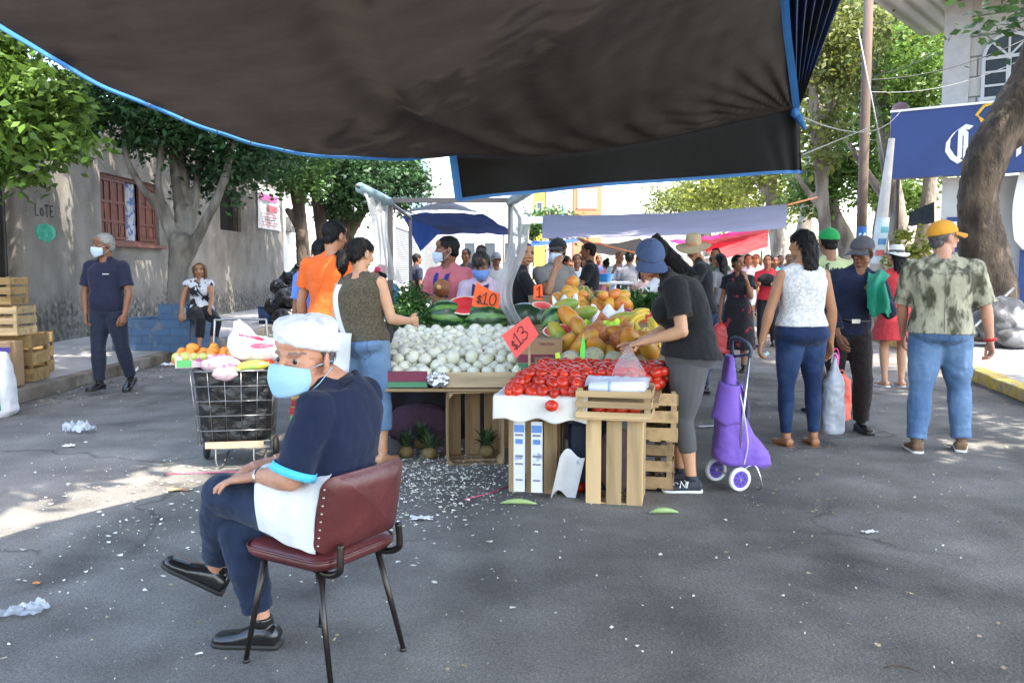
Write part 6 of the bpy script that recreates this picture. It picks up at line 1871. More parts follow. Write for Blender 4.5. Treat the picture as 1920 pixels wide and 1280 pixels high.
# spiky pineapple crowns under the table
def pine_crown(label, p, s=1.):
    t = thing('pineapple_crown', label, 'pineapple top', p); m = MB()
    for i in range(26):
        a = i * 2.4; tilt = .25 + 1.0 * (i / 26); L_ = s * random.uniform(.12, .2)
        d = V((math.cos(a) * math.sin(tilt), math.sin(a) * math.sin(tilt), math.cos(tilt))); sd = V((-math.sin(a), math.cos(a), 0)) * .014 * s
        m.add([sd, -sd, d * L_ * .6 + sd * .8 + V((0, 0, .01)), d * L_ * .6 - sd * .8 + V((0, 0, .01)), d * L_ - V((0, 0, .02))], [(0, 1, 3, 2), (2, 3, 4)])
    m.build('leaves', leafmat('leaf_pine', (.05, .09, .04), .15), t); m = MB(); m.ell((0, 0, -.03), (.06, .06, .05)); m.build('base', mat('pineapple_skin', (.16, .11, .04), .7, .3, 20), t, True)
for p, lab in ((V((-.62, 6.5, .07)), 'spiky pineapple top on the ground left under the onion tray'), (V((-.80, 6.55, .07)), 'spiky pineapple top nearest the flip flop'), (V((-.19, 6.48, .09)), 'spiky pineapple top inside the open standing crate'), (V((-.70, 6.72, .1)), 'spiky pineapple top in the shade behind the others')): pine_crown(lab, p)
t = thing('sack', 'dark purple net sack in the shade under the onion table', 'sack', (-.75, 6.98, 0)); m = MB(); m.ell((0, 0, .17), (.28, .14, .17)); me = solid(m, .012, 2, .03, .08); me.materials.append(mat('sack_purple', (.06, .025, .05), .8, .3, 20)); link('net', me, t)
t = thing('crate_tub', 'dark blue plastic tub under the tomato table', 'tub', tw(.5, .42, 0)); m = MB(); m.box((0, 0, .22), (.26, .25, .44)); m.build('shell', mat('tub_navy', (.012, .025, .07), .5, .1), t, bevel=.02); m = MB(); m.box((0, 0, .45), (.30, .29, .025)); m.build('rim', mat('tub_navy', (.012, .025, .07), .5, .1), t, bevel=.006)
# carton beside the $13 card
t = thing('cardboard_box', 'fruit carton printed maroon and green behind the orange price card', 'box', at(1015, 665, 6.45) + V((0, 0, -.10)), R(-6)); m = MB(); m.box((0, 0, .11), (.32, .25, .22)); c_ = m.build('carton', card, t, bevel=.004)
m = MB(); m.box((0, -.127, .085), (.32, .003, .06)); m.build('print', maroon, c_); m = MB(); m.box((0, -.127, .025), (.32, .003, .05)); m.build('print', greenc, c_)
put_text('lettering', 'FRUTAS', .030, maroon, c_, frame4((.05, -.1265, .19), (1, 0, 0), (0, 0, 1)))
# bags of sliced papaya, netted oranges
netm = thin('bag_orange_film', (.62, .24, .10), .35, .25, .3, 14, .8, 40, clear=.2, gloss=.7)
for (u, v, Y, sx, sz, lab) in [(1120, 625, 6.45, .10, .085, 'left clear bag of sliced orange fruit beside the papayas'), (1165, 638, 6.35, .085, .08, 'right clear bag of sliced orange fruit by the big papaya')]:
    t = thing('fruit_bag', lab, 'bag', at(u, v, Y)); m = MB(); m.ell((0, 0, 0), (sx, .07, sz)); m.tube([(0, 0, sz * .6), (.02, 0, sz * 1.3), (.05, -.01, sz * 1.6)], [.05, .02, .05], 10); me = solid(m, .008, 2, .035, .05); me.materials.append(netm); link('film', me, t)
    for k in range(5):
        m = MB(); m.ell((random.uniform(-.5, .5) * sx, random.uniform(-.02, .02), random.uniform(-.5, .4) * sz), (.035, .025, .025)); m.build('fruit_piece', orn, t, True)
# white paper sheets
papm = mat('paper_white', (.66, .65, .68), .8, .06, 5, .3, 12, col2=(.35, .34, .42), c2scale=6, c2lo=.62, c2hi=.68)
for i, (u, v, Y, w_, h_, lab) in enumerate([(1105, 600, 7.1, .24, .16, 'crumpled white sheet of paper among the papayas'), (1140, 600, 7.0, .26, .20, 'crinkled grey white wrapping paper above the orange bags'), (1060, 570, 7.5, .22, .10, 'flat white paper at the left below the mangoes')]):
    m = MB(); m.grid(lambda u_, v_: (w_ * (u_ - .5), .10 * (v_ - .5) + .02 * noise.noise(V((u_ * 6, v_ * 6, i))), h_ * (v_ - .5) + .03 * math.sin(u_ * 13 + i) + .04 * noise.noise(V((u_ * 4, v_ * 5, i * 3)))), 16, 12); o = m.build('paper', papm, None, True); o.location = at(u, v, Y); tag(o, lab, 'paper')
# dragon fruit / onions in bag
fruit('red_onion', 'dark pink fruit beside the greens at the far right of the stall', 'fruit', 'dark pink fruits beside the greens', [at(1155, 598, 7.2), at(1178, 590, 7.3), at(1168, 602, 7.1), at(1185, 600, 7.15)], (lambda q: (q.ell((0, 0, 0), .04), q.mesh('f', [mat('pink_fruit', (.28, .02, .07), .4, .2)], True))[1])(MB()), (.9, 1.2))
# ------------------------------------------------------------------ price cards
pen = mat('marker_pen', (.04, .01, .012), .6, .05)
def card_sign(label, corners, Y, colname, col, strokes=(), w=.012, stick=None, name='price_card', sc=1.):
    """corners: px corners (a=origin, b=+x, then the rest); strokes in a local unit frame"""
    P = [at(u, v, Y) for u, v in corners]; c = sum(P, V()) / len(P)
    t = thing(name, label, 'price card', c)
    m = MB(); nrm = (P[1] - P[0]).cross(P[-1] - P[0]).normalized()
    n = len(P); m.add([p - c for p in P] + [p - c - nrm * .002 for p in P], [tuple(range(n)), tuple(range(n, 2 * n))[::-1]] + [(i, n + i, n + (i + 1) % n, (i + 1) % n) for i in range(n)])
    o = m.build('card', mat(colname, col, .6, .04), t)
    return t, o, c, nrm
G = {'$': [[(.55, .82), (.3, .92), (.05, .75), (.15, .55), (.45, .45), (.55, .25), (.3, .05), (0, .18)], [(.3, 1.08), (.3, -.1)]],
     '1': [[(0, .7), (.22, 1), (.22, 0)], [(-.08, 0), (.5, .0)]], '3': [[(0, .85), (.25, 1), (.5, .82), (.4, .58), (.18, .52), (.45, .48), (.58, .22), (.3, 0), (0, .12)]],
     '0': [[(.28 + .26 * math.cos(a), .5 + .48 * math.sin(a)) for a in [q * .45 for q in range(15)]]], '8': [[(.28 + .2 * math.cos(a), .75 + .22 * math.sin(a)) for a in [q * .52 for q in range(13)]], [(.28 + .25 * math.cos(a), .27 + .26 * math.sin(a)) for a in [q * .52 for q in range(13)]]]}
def write(parent, word, O, X, Y, h, w, adv=.75, m_=pen, name='lettering'):
    m = MB(); x = 0
    for i, ch in enumerate(word):
        k = .62 if ch == '$' else 1.
        for s_ in G[ch]:
            q = [(p[0] * h * k + x, p[1] * h * k) for p in s_]
            if len(q) > 3: q = [(p.x, p.y) for p in catmull([V((a, b, 0)) for a, b in q], 4)]
            m.stroke(q, w, O, X, Y, .0012)
        x += h * adv * (k if ch == '$' else (.75 if ch == '1' else 1))
    return m.build(name, m_, parent)
coral = (.88, .10, .09); orang = (.88, .11, .015); neon = (.12, .80, .10); magen = (.75, .07, .42)
t, o, c, nn = card_sign('coral diamond price card reading $13 over the onions', [(940, 629), (968, 672), (1010, 627), (990, 592)], 6.0, 'card_coral', coral)
Xd = (at(968, 672, 6) * -1 + at(1010, 627, 6)).normalized(); Yd = (at(940, 629, 6) - at(968, 672, 6)).normalized()
write(o, '$13', at(966, 657, 5.992) - c, Xd, Yd, .092, .007, .68)
m = MB(); a, b = at(991, 640, 6.01) - c, at(994, 716, 6.05) - c; m.box((a + b) / 2, (.016, .006, (a - b).length)); m.build('stick', plank, t)
t, o, c, nn = card_sign('orange price card reading $10 on the halved watermelon', [(884, 573), (935, 583), (938, 551), (921, 545), (893, 529)], 7.35, 'card_orange', orang)
Xd = (at(935, 583, 7.35) - at(884, 573, 7.35)).normalized(); Yd = Xd.cross(V((0, 1, 0)))
write(o, '$10', at(893, 567, 7.33) - c, Xd, Yd, .10, .010)
card_sign('folded magenta price card tucked behind the onions', [(868, 624), (905, 628), (907, 615), (890, 611), (872, 618)], 7.38, 'card_magenta', magen)
t, o, c, nn = card_sign('narrow orange price card above the slim melon slice', [(1000, 561), (1018, 562), (1017, 533), (1001, 535)], 7.2, 'card_orange', orang)
write(o, '1', at(1007, 557, 7.19) - c, V((1, 0, 0)), V((0, 0, 1)), .09, .010)
card_sign('neon green price card standing between the cantaloupes', [(1089, 688), (1094, 688), (1098, 650), (1094, 625), (1088, 655)], 5.9, 'card_neon', neon)
t, o, c, nn = card_sign('yellow green round price card left of the cantaloupes', [(1041, 678), (1048, 680), (1051, 668), (1049, 660), (1041, 662)], 5.92, 'card_lime', (.45, .75, .05))
for q, (u, v, Y) in enumerate([(1110, 608, 6.75), (1148, 606, 6.6), (1140, 612, 6.6)]):
    m = MB(); m.grid(lambda a, b: (.13 * (a - .5), .02 * math.sin(a * 7), .05 * (b - .5) + .015 * math.sin(a * 9 + q)), 10, 3); o = m.build('price_card', mat('card_lime', (.45, .75, .05), .6), None, True); o.location = at(u, v, Y); tag(o, ['lime crepe card left of the crinkled paper', 'lime crepe card right of the crinkled paper', 'lime crepe card just above the orange fruit bags'][q], 'price card')
# ------------------------------------------------------------------ main people
F = fabric
navy_polo = F('polo_navy', (.010, .016, .042)); cyan = F('cuff_cyan', (.08, .50, .72)); jean_dark = F('jeans_dark', (.012, .020, .046), col2=(.028, .045, .085), c2scale=3, c2lo=.45, c2hi=.7)
jean_mid = F('jeans_mid', (.010, .024, .075), col2=(.05, .09, .20), c2scale=3.0, c2lo=.48, c2hi=.75); jean_light = F('jeans_light', (.075, .14, .26), col2=(.15, .24, .37), c2scale=3, c2lo=.42, c2hi=.68)
whitec = F('cloth_bright_white', (.66, .65, .67), bscale=9)
# chair
vin_r = mat('vinyl_oxblood', (.105, .022, .022), .38, .25, 7, .25, 35, col2=(.075, .016, .016), c2scale=5, c2lo=.45, c2hi=.7, spec=.5)
tubem = mat('chair_tube', (.05, .042, .038), .35, .25, 12, metal=.8)
brass = mat('tack_steel', (.5, .45, .38), .3, .1, metal=1)
CF = V((-.84, .53, 0)).normalized(); CX = V((CF.y, -CF.x, 0))       # chair forward, chair right
CC = V((-.695, 3.14, 0))
chair = thing('chair', 'oxblood vinyl chair with dark tube legs under the seated man', 'chair', CC)
def cp_(f, r, z): return CF * f + CX * r + V((0, 0, z))
def rrect(hw, hl, r, n=6):
    out = []
    for cx, cy, a0 in ((hw - r, hl - r, 0), (-hw + r, hl - r, 90), (-hw + r, -hl + r, 180), (hw - r, -hl + r, 270)):
        out += [(cx + r * math.cos(R(a0 + 90 * k / n)), cy + r * math.sin(R(a0 + 90 * k / n))) for k in range(n + 1)]
    return out
def cushion(fn, hw, hl, r, th, puff):
    rings = []
    for z, s_ in ((0, .0), (.0, .6), (.004, .93), (.02, 1.), (th * .5, 1.012), (th - .018, 1.), (th, .93), (th + puff * .6, .6), (th + puff, .0)):
        rings.append([fn(x * max(s_, .01), y * max(s_, .01), z) for x, y in rrect(hw, hl, r)])
    m = MB(); m.loft(rings); return m
m = cushion(lambda x, y, z: cp_(y + .0, x, .398 + z + .10 * max(0, -(y / .2)) * 0), .205, .20, .07, .055, .012); seat = m.build('seat', vin_r, chair, True)
m = MB(); m.tube([cp_(y * 1.012, x * 1.012, .440) for x, y in rrect(.205, .20, .07)] + [cp_(.13 * 1.012, .205 * 1.012, .440)], .005, 6); m.build('piping', vin_r, seat, True)
def bk_(x, y, z): return cp_(-.225 - z - .055 * (x / .2) ** 2 * -1 - .18 * (y) , x, .60 + y)
m = cushion(lambda x, y, z: bk_(x, y, z), .205, .135, .045, .035, .006); back = m.build('backrest', vin_r, chair, True)
for i in range(8):
    for s_ in (-1, 1):
        if i % 1 == 0:
            m = MB(); m.ell(bk_(s_ * .201, -.10 + i * .028, .030), .0045, n=(8, 6)); m.build('tack', brass, back, True)
for f, r, ff, fr in ((.13, -.15, .20, -.19), (.13, .15, .20, .19), (-.13, -.15, -.22, -.19), (-.13, .15, -.22, .19)):
    m = MB(); m.tube([cp_(f, r, .40), cp_(ff, fr, .012)], [.0125, .0095], 10); m.tube([cp_(ff, fr, .012), cp_(ff, fr, .0)], .012, 10); m.build('leg', tubem, chair, True)
for s_ in (-1, 1):
    m = MB(); P, _ = smooth_pts([cp_(-.05, s_ * .13, .395), cp_(-.17, s_ * .15, .385), cp_(-.230, s_ * .155, .405), cp_(-.238, s_ * .155, .44), cp_(-.236, s_ * .15, .50)], [0] * 5, 5); m.tube(P, .0125, 10); m.build('back_support', tubem, chair, True)

# the seated man, joints in world coordinates around his origin
SO_ = V((-.64, 3.12, 0))
sj = dict(P=(-.69, 3.14, .54), M=(-.618, 3.095, .80), C=(-.62, 3.11, .98), N=(-.665, 3.095, 1.03), Hc=(-.725, 3.045, 1.112),
          SL=(-.665, 2.955, .94), EL=(-.748, 2.925, .715), WL=(-.905, 3.075, .690), SR=(-.56, 3.265, .95), ER=(-.64, 3.42, .75), WR=(-.885, 3.275, .70),
          HL=(-.715, 3.06, .54), KL=(-1.075, 3.20, .592), AL=(-1.165, 3.385, .245), HR=(-.655, 3.215, .535), KR=(-1.03, 3.235, .462), AR=(-.945, 3.225, .082))
J = {k: V(v) - SO_ for k, v in sj.items()}
J.update(rp=V((.5, .87, 0)), rs=V((.40, .92, 0)), hf=V((-.44, -.89, -.04)), hu=V((.10, .05, 1)), FL=V((-.86, -.10, .50)), FR=V((-.95, .10, 0)))
B = person('old man in white cap and pale blue face mask sitting on the oxblood chair', (SO_.x, SO_.y), 0, lod=0, skin='ruddy', J=J, H=1.68, fat=.94, belly=.02,
           top=dict(mat=navy_polo, sleeve=.92, inf=.018, hem=-.06, collar=navy_polo, cuff=cyan, disp=.016), bot=dict(mat=jean_dark, len=1.86, inf=.014, inf2=.022, disp=.018, top=.2),
           shoes=('shoe', SHOE_BLACK, SOLE_D), hair=('receding', 'salt'), mask=MASKM, armk=1.0, headk=1.14, neckk=1.05,
           palmL=(-.10, .0, -1), palmR=(-.1, 0, -1), handL=dict(d=V((-.92, .10, -.16)), curls=(.12, .16, .22, .30), spread=.09, thumb=.2), handR=dict(d=V((-.8, -.45, -.10)), curl=.2), brow=BROWG)
seated = B.root
# white cotton cap and apron
k = B.hs; T = B.HM; m = MB(); vs, fs = dome(k, .086, .109, .100, -.014, .028, .032, .20); m.add([T @ V(p) for p in vs], fs)
hr = lambda s_, z: [T @ (V((.0875 * s_ * math.sin(q), -.014 + .111 * s_ * math.cos(q), z + .024 * math.cos(q))) * k) for q in [2 * math.pi * i / 30 for i in range(30)]]
m.loft([hr(.98, .033), hr(1.03, .037), hr(1.03, .068), hr(.98, .074)])
m.ell(T @ (V((0, .03, .095)) * k), (.076 * k, .070 * k, .045 * k))
m.ell(T @ (V((0, -.060, .085)) * k), (.068 * k, .05 * k, .055 * k))
me = solid(m, .005, 3, .020, .045); me.materials.append(whitec); link('cotton_cap', me, seated)
m = MB()
J0 = lambda x: V(sj[x])
def apron(u, v):
    # strip wrapped round the left thigh and hip: u along hip -> knee, v over the thigh from inside to hanging edge
    ax = J0('HL') + V((.03, -.0, .03 + .03 * (1 - u))) + (J0('KL') - J0('HL')) * (u * (.90 - .22 * max(0, v - .5)) - .34)
    fw = (J0('KL') - J0('HL')).normalized(); sd = fw.cross(V((0, 0, 1))).normalized()   # right
    th = R(20 + 178 * v); rr = .158 - .040 * u + .02 * max(0, v - .75)
    p = ax + sd * rr * math.cos(th) * 1.0 + V((0, 0, 1)) * rr * math.sin(th) * (1.05)
    if v > .68: p += V((0, 0, -.10 * ((v - .68) / .32) ** 1.2 * (1 - .6 * u))) + sd * -.0
    p.z = max(p.z, .467); f_ = (p - CC).dot(CF)
    if f_ < -.16: p += CF * (-.16 - f_)
    return p - SO_ + (-sd * .5 + V((0, 0, .6))) * (.016 * noise.noise(V((u * 4, v * 5, 1))) + .006 * math.sin(u * 16 + v * 7))
m.grid(apron, 36, 44)
def bib(u, v):
    c = B.spine(.05 + .42 * v); x, y, d = B.sframe(.05 + .42 * v)
    a = R(-35 + 125 * u); hw = .150 * 1.05; hd = .145 + .035 * (1 - v)
    return c - x * hw * math.sin(a) * 1.08 + y * hd * math.cos(a) * 1.12 + V((0, 0, .008 * math.sin(u * 20)))
m.grid(bib, 24, 14)
me = m.mesh('apron', [whitec], True); ap = link('apron', me, seated); q = ap.modifiers.new('t', 'SOLIDIFY'); q.thickness = .006; q = ap.modifiers.new('s', 'SUBSURF'); q.levels = 1; q.render_levels = 1
m = MB(); fw = (B.WL - B.EL).normalized(); x = fw.cross(ZU).normalized(); y = x.cross(fw)
cw = B.WL - fw * .022; m.tube([cw + x * .0315 * math.cos(a) + y * .0285 * math.sin(a) + fw * .01 * math.cos(a) for a in [2 * math.pi * q / 28 for q in range(29)]], .0052, 8); m.build('bracelet', mat('bracelet_steel', (.7, .68, .64), .2, .1, metal=1), seated, True)

PB = {}
# woman in brown vest, back to the camera
vest = F('vest_brown_check', (.062, .050, .031), col2=(.088, .073, .047), c2scale=60, c2lo=.45, c2hi=.55, detail=1.)
B = person('woman with low ponytail in sleeveless brown checked vest buying onions', (-1.08, 6.36), -22, 1, 'light', H=1.60, fem=True, fat=1.14, side=-6, top=dict(mat=vest, sleeve=0, hem=.04, inf=.022, neck=1.0), bot=dict(mat=jean_light, len=1.55, inf=.016, inf2=.030, top=.22),
           shoes=('sandal', SOLE_D), hair=('pony_low', 'black'), head=(-18, -12), lean=6, aR=((.32, .05, -1), (.10, 1, -.10)), aL=((-.22, .10, -1), (.10, .8, -.30)), lL=((-.10, -.03, -1), (-.02, -.08, -1)), lR=((.10, .10, -1), (.05, -.05, -1)))
PB['vest'] = B
tote = mat('tote_white', (.50, .52, .54), .7, .05, 6, .3, 14)
t = thing('tote_bag', 'white tote bag hanging behind the cap of the seated man', 'tote bag', (-1.275, 6.22, 0)); O_ = V((-1.275, 6.22, 0))
m = MB()
def tb(u, v):
    a = at(622, 622, 6.17).lerp(at(656, 626, 6.17), u); b = at(624, 700, 6.15).lerp(at(650, 698, 6.15), u); p = a.lerp(b, v); return p + V((0, -.03 * math.sin(math.pi * u) - .01 * math.sin(v * 7), 0)) - O_
m.grid(tb, 12, 12); o = m.build('bag_body', tote, t, True); q = o.modifiers.new('t', 'SOLIDIFY'); q.thickness = .03
P = [at(640, 628, 6.18) - O_, at(628, 590, 6.16) - O_, at(624, 555, 6.17) - O_, at(632, 533, 6.26) - O_]
o = ribbon('strap', catmull(P, 5), [V((.035, 0, 0))] * 16, tote, t)

# man in orange polo and the person in blue behind him
orangep = F('polo_orange', (.62, .11, .018)); bluep = F('shirt_blue', (.10, .20, .60))
B = person('man in bright orange polo seen from behind beside the left curtain', (-1.50, 7.35), -8, 1, 'tan', H=1.76, fat=1.12, belly=.05, top=dict(mat=orangep, sleeve=.62, hem=-.08, inf=.024, collar=orangep), bot=dict(mat=jean_light, inf=.015, inf2=.03), shoes=('shoe', SHOE_BLACK, SOLE_D),
           hair=('short', 'black'), head=(-25, -10), lean=4, aL=((-.30, .05, -1), (-.05, .25, -1)), aR=((.25, .25, -1), (-.1, .8, -.3)))
person('person in blue shirt mostly hidden behind the man in orange polo', (-1.70, 7.85), 10, 1, 'brown', H=1.62, fat=1.05, top=dict(mat=bluep, sleeve=.65, hem=-.06), bot=dict(mat=jean_dark), hair=('short', 'black'), head=(10, -15))

# vendors
pinks = F('shirt_pink', (.52, .14, .16)); apb = F('apron_blue', (.03, .03, .20)); whs = F('shirt_white_grey', (.55, .53, .56))
B = person('vendor in pink shirt and blue apron straps wearing a pale mask', (-.60, 8.45), 150, 1, 'brown', H=1.66, fat=1.08, top=dict(mat=pinks, sleeve=.7, collar=pinks, inf=.02), bot=dict(mat=jean_dark), hair=('short', 'black'), mask=MASKW, head=(-50 , -6),
           aR=((.25, .35, -1), (-.25, .9, .45)), aL=((-.2, .3, -1), (.3, .9, .15)), headk=1.12, mask_drop=.006)
for s_ in (-1, 1):
    P = []
    for t_ in (1.06, .98, .85, .6, .3):
        x, y, d = B.sframe(t_); P.append(B.spine(t_) + x * s_ * (.052 if t_ > 1 else .060) + y * (.03 if t_ > 1.0 else (.088 if t_ > .9 else .145)))
    ribbon('apron_strap', catmull(P, 5), [V((.045, 0, 0))] * 21, apb, B.root, V((-.022, .005, 0)))
B = person('vendor woman with hair bun and fringe wearing a lowered blue mask', (-.27, 8.25), 172, 1, 'brown', H=1.52, fem=True, fat=1.1, top=dict(mat=F('shirt_lilac_stripe', (.48, .38, .46)), sleeve=.8, inf=.02), bot=dict(mat=jean_dark), hair=('bun', 'brown'), mask=F('mask_royal', (.16, .27, .62)), mask_drop=.006, head=(178 - 172, -22),
           aR=((.2, .4, -1), (-.2, 1, .1)), aL=((-.2, .4, -1), (.2, 1, -.1)), lean=8, headk=1.14)
for s_ in (-1, 1):
    P = []
    for t_ in (1.06, .98, .8, .5):
        x, y, d = B.sframe(t_); P.append(B.spine(t_) + x * s_ * .052 + y * (.03 if t_ > 1.0 else (.085 if t_ > .9 else .135)))
    ribbon('apron_strap', catmull(P, 5), [V((.05, 0, 0))] * 16, F('apron_navy', (.03, .03, .07)), B.root, V((-.025, .005, 0)))
t = thing('gourd', 'round brown striped gourd held by the pink shirted vendor', 'gourd', at(828, 540, 8.05)); m = MB(); m.ell((0, 0, 0), (.078, .075, .085)); m.build('skin', mat('gourd_skin', (.30, .12, .03), .45, .3, 8, col2=(.16, .05, .02), c2scale=6), t, True); m = MB(); m.ell((-.02, -.07, .01), (.022, .012, .022)); m.build('eye_spot', mat('gourd_spot', (.55, .30, .12), .5), t, True)
blackt = F('tee_black', (.012, .012, .014))
person('dark haired woman in black tee behind the counter in profile', (.06, 9.0), -78, 1, 'tan', H=1.62, fem=True, fat=1.1, top=dict(mat=blackt, sleeve=.7), bot=dict(mat=jean_dark), hair=('pony_low', 'black'), head=(-75, 2), lean=4, aR=((.1, .5, -1), (-.1, 1, .0)), aL=((-.1, .6, -1), (.1, 1, .05)))
person('vendor in dark cap and pale mask resting his chin on his hand', (.40, 9.35), -150, 1, 'tan', H=1.68, top=dict(mat=F('shirt_grey', (.20, .19, .18)), sleeve=.65, inf=.02), bot=dict(mat=jean_dark), hair=('short', 'black'), cap=F('cap_dark', (.015, .016, .02)), mask=MASKW, mask_drop=.012, head=(-115 + 60, -4), lean=10, aR=((.1, .8, -.7), (-.3, .1, 1)), aL=((-.2, .6, -1), (.2, 1, .1)))
t = thing('counter', 'grey wooden counter board the two rear vendors lean on', 'counter', (.35, 8.75, 0)); m = MB(); m.box((0, 0, .965), (.85, .35, .04)); m.build('top', wood('wood_grey', (.30, .27, .24)), t); 
for x in (-.38, .38):
    m = MB(); m.box((x, 0, .47), (.05, .3, .94)); m.build('leg', pine2, t)
m = MB(); m.box((.0, -.172, .87), (.84, .02, .14)); m.build('front_panel', wood('wood_grey', (.30, .27, .24)), t)

# shopper in black tee and grey leggings
legg = F('leggings_grey', (.080, .080, .084), bump=.1)
B = person('shopper in black tee and grey leggings with a blue cap bending over the stall', (1.13, 5.62), 82, 0, 'light', H=1.61, fem=True, fat=1.34, top=dict(mat=blackt, sleeve=.66, hem=.0, inf=.026, disp=.016), bot=dict(mat=legg, len=1.52, inf=.007, top=.2, disp=.004),
           shoes=('sneaker', mat('sneaker_dark', (.030, .033, .045), .7, .2, 20, .3, 60), SOLE_W), hair=('pony', 'black'), cap=F('cap_denim', (.055, .085, .18)), head=(98, -34), lean=14, bend=.05, headfwd=.95, aL=((-.30, -.16, -1), (.16, .9, -.26)), aR=((.10, .10, -1), (-.05, .9, -.5)),
           lL=((-.05, .06, -1), (0, -.14, -1)), lR=((.04, .16, -1), (0, -.10, -1)), handL=dict(curls=(1.2, 1.3, 1.3, 1.3), thumb=.9), handR=dict(curl=.9), palmL=(.2, .3, -1), fL=(-.05, 1, 0), fR=(.05, 1, 0), headk=1.1, longk=1.)
m = MB()
for p_ in ([(-.03, 0), (-.022, .034), (.002, .0), (.010, .034)], [(.012, .0), (.020, .034)]): m.stroke(p_, .007, B.AL + V((-.058, .045, -.035)), V((.1, -1, 0)).normalized(), V((.25, 0, 1)).normalized(), .003)
m.build('shoe_emblem', SOLE_W, B.root)
shop_hand = V((1.13, 5.62, 0)) + Matrix.Rotation(R(82), 3, 'Z') @ (B.WL + (B.WL - B.EL).normalized() * .10)
# clear bag of tomatoes in her hand
hx = shop_hand
t = thing('plastic_bag', 'clear plastic bag with red tomatoes held over the tomato table', 'plastic bag', hx)
m = MB(); zb = -.30
prof = [(.0, .014), (-.05, .035), (-.12, .080), (-.20, .112), (-.26, .115), (-.295, .085), (-.305, .02)]
m.loft([[V((r * math.cos(a) * (1 + .08 * math.sin(a * 5 + z * 20)), r * .8 * math.sin(a), z)) for a in [2 * math.pi * q / 28 for q in range(28)]] for z, r in prof]); m.build('film', thin('film_clear', (.80, .78, .82), .4, .12, .05, 10, .5, 50, clear=.74, gloss=.9), t, True)
for i, (x, y, z) in enumerate([(-.035, .0, -.265), (.035, .01, -.262), (.0, -.04, -.255), (.0, .04, -.25), (.0, -.01, -.205), (.03, -.02, -.20)]):
    o = bpy.data.objects.new('tomato', TM[i % 4]); COL.objects.link(o); o.location = hx + V((x, y, z)); o.rotation_euler = (random.uniform(0, 3), random.uniform(0, 3), 0); tag(o, 'tomato inside the clear bag held by the bending shopper', 'tomato', 'tomatoes in the clear bag')

# purple shopping trolley
lil = F('trolley_purple', (.19, .10, .46), bump=.3, bscale=10, rough=.6); alu = mat('trolley_steel', (.55, .56, .58), .3, .1, metal=.9); grip = mat('trolley_grip', (.03, .045, .085), .5, .1)
rubw = mat('tyre_white', (.66, .66, .66), .6, .1, 20); hubp = mat('hub_purple', (.12, .06, .45), .4, .05)
TG = V((1.385, 5.66, 0))
trol = thing('shopping_trolley', 'purple fabric shopping trolley with two white tyred wheels', 'shopping trolley', TG)
wn_, wf = V((1.425, 5.53, .078)) - TG, V((1.335, 5.80, .078)) - TG; ax = (wf - wn_).normalized(); side = V((ax.y, -ax.x, 0))
for c in (wn_, wf):
    rt = Matrix((side, ZU, ax)).transposed() if True else None
    m = MB(); ring = lambda r, h: [c + side * r * math.cos(a) + ZU * r * math.sin(a) + ax * h for a in [2 * math.pi * q / 32 for q in range(32)]]
    m.loft([ring(.055, -.012), ring(.066, -.016), ring(.076, -.011), ring(.078, 0), ring(.076, .011), ring(.066, .016), ring(.055, .012)], cap=False); wh = m.build('wheel', rubw, trol, True)
    m = MB(); m.loft([ring(.056, -.008), ring(.056, .008)]); hb_ = m.build('hub', hubp, wh)
    m = MB()
    for q in range(8):
        a = q * math.pi / 4; cc = c + (side * math.cos(a) + ZU * math.sin(a)) * .034; m.tube([cc - ax * .0095, cc + ax * .0095], .0085, 8)
    m.build('hub_hole', grip, hb_)
    m = MB(); m.tube([c - ax * .016, c + ax * .016], .010, 10); m.build('axle_cap', alu, hb_)
m = MB(); m.tube([wn_, wf], .006, 8); m.build('axle', alu, trol)
up1, up2 = at(1396, 668, 5.60) - TG, at(1369, 690, 5.78) - TG
for a, b in ((wn_ + ax * .03 + V((0, 0, .03)), up1), (wf - ax * .03 + V((0, 0, .03)), up2)):
    m = MB(); m.tube([a, b], .0085, 10); m.build('frame_tube', alu, trol, True)
g1, g2, gt = up1, up2, at(1368, 634, 5.68) - TG
m = MB(); P = catmull([g1 + V((0, 0, -.005)), at(1399, 655, 5.60) - TG, at(1388, 640, 5.62) - TG, gt, at(1363, 645, 5.74) - TG, g2], 6); m.tube(P, .0135, 10); m.build('handle', grip, trol, True)
m = MB(); m.tube([at(1396, 664, 5.6) - TG, at(1368, 668, 5.76) - TG], .009, 8); m.build('cross_bar', grip, trol, True)
m = MB(); P = catmull([wn_ + V((.02, .03, .05)), V((1.53, 5.56, .16)) - TG, V((1.575, 5.57, .01)) - TG, V((1.51, 5.80, .01)) - TG, V((1.46, 5.80, .16)) - TG, wf + V((.02, -.03, .05))], 5); m.tube(P, .006, 8); m.build('foot_stand', alu, trol, True)
m = MB(); rg = []
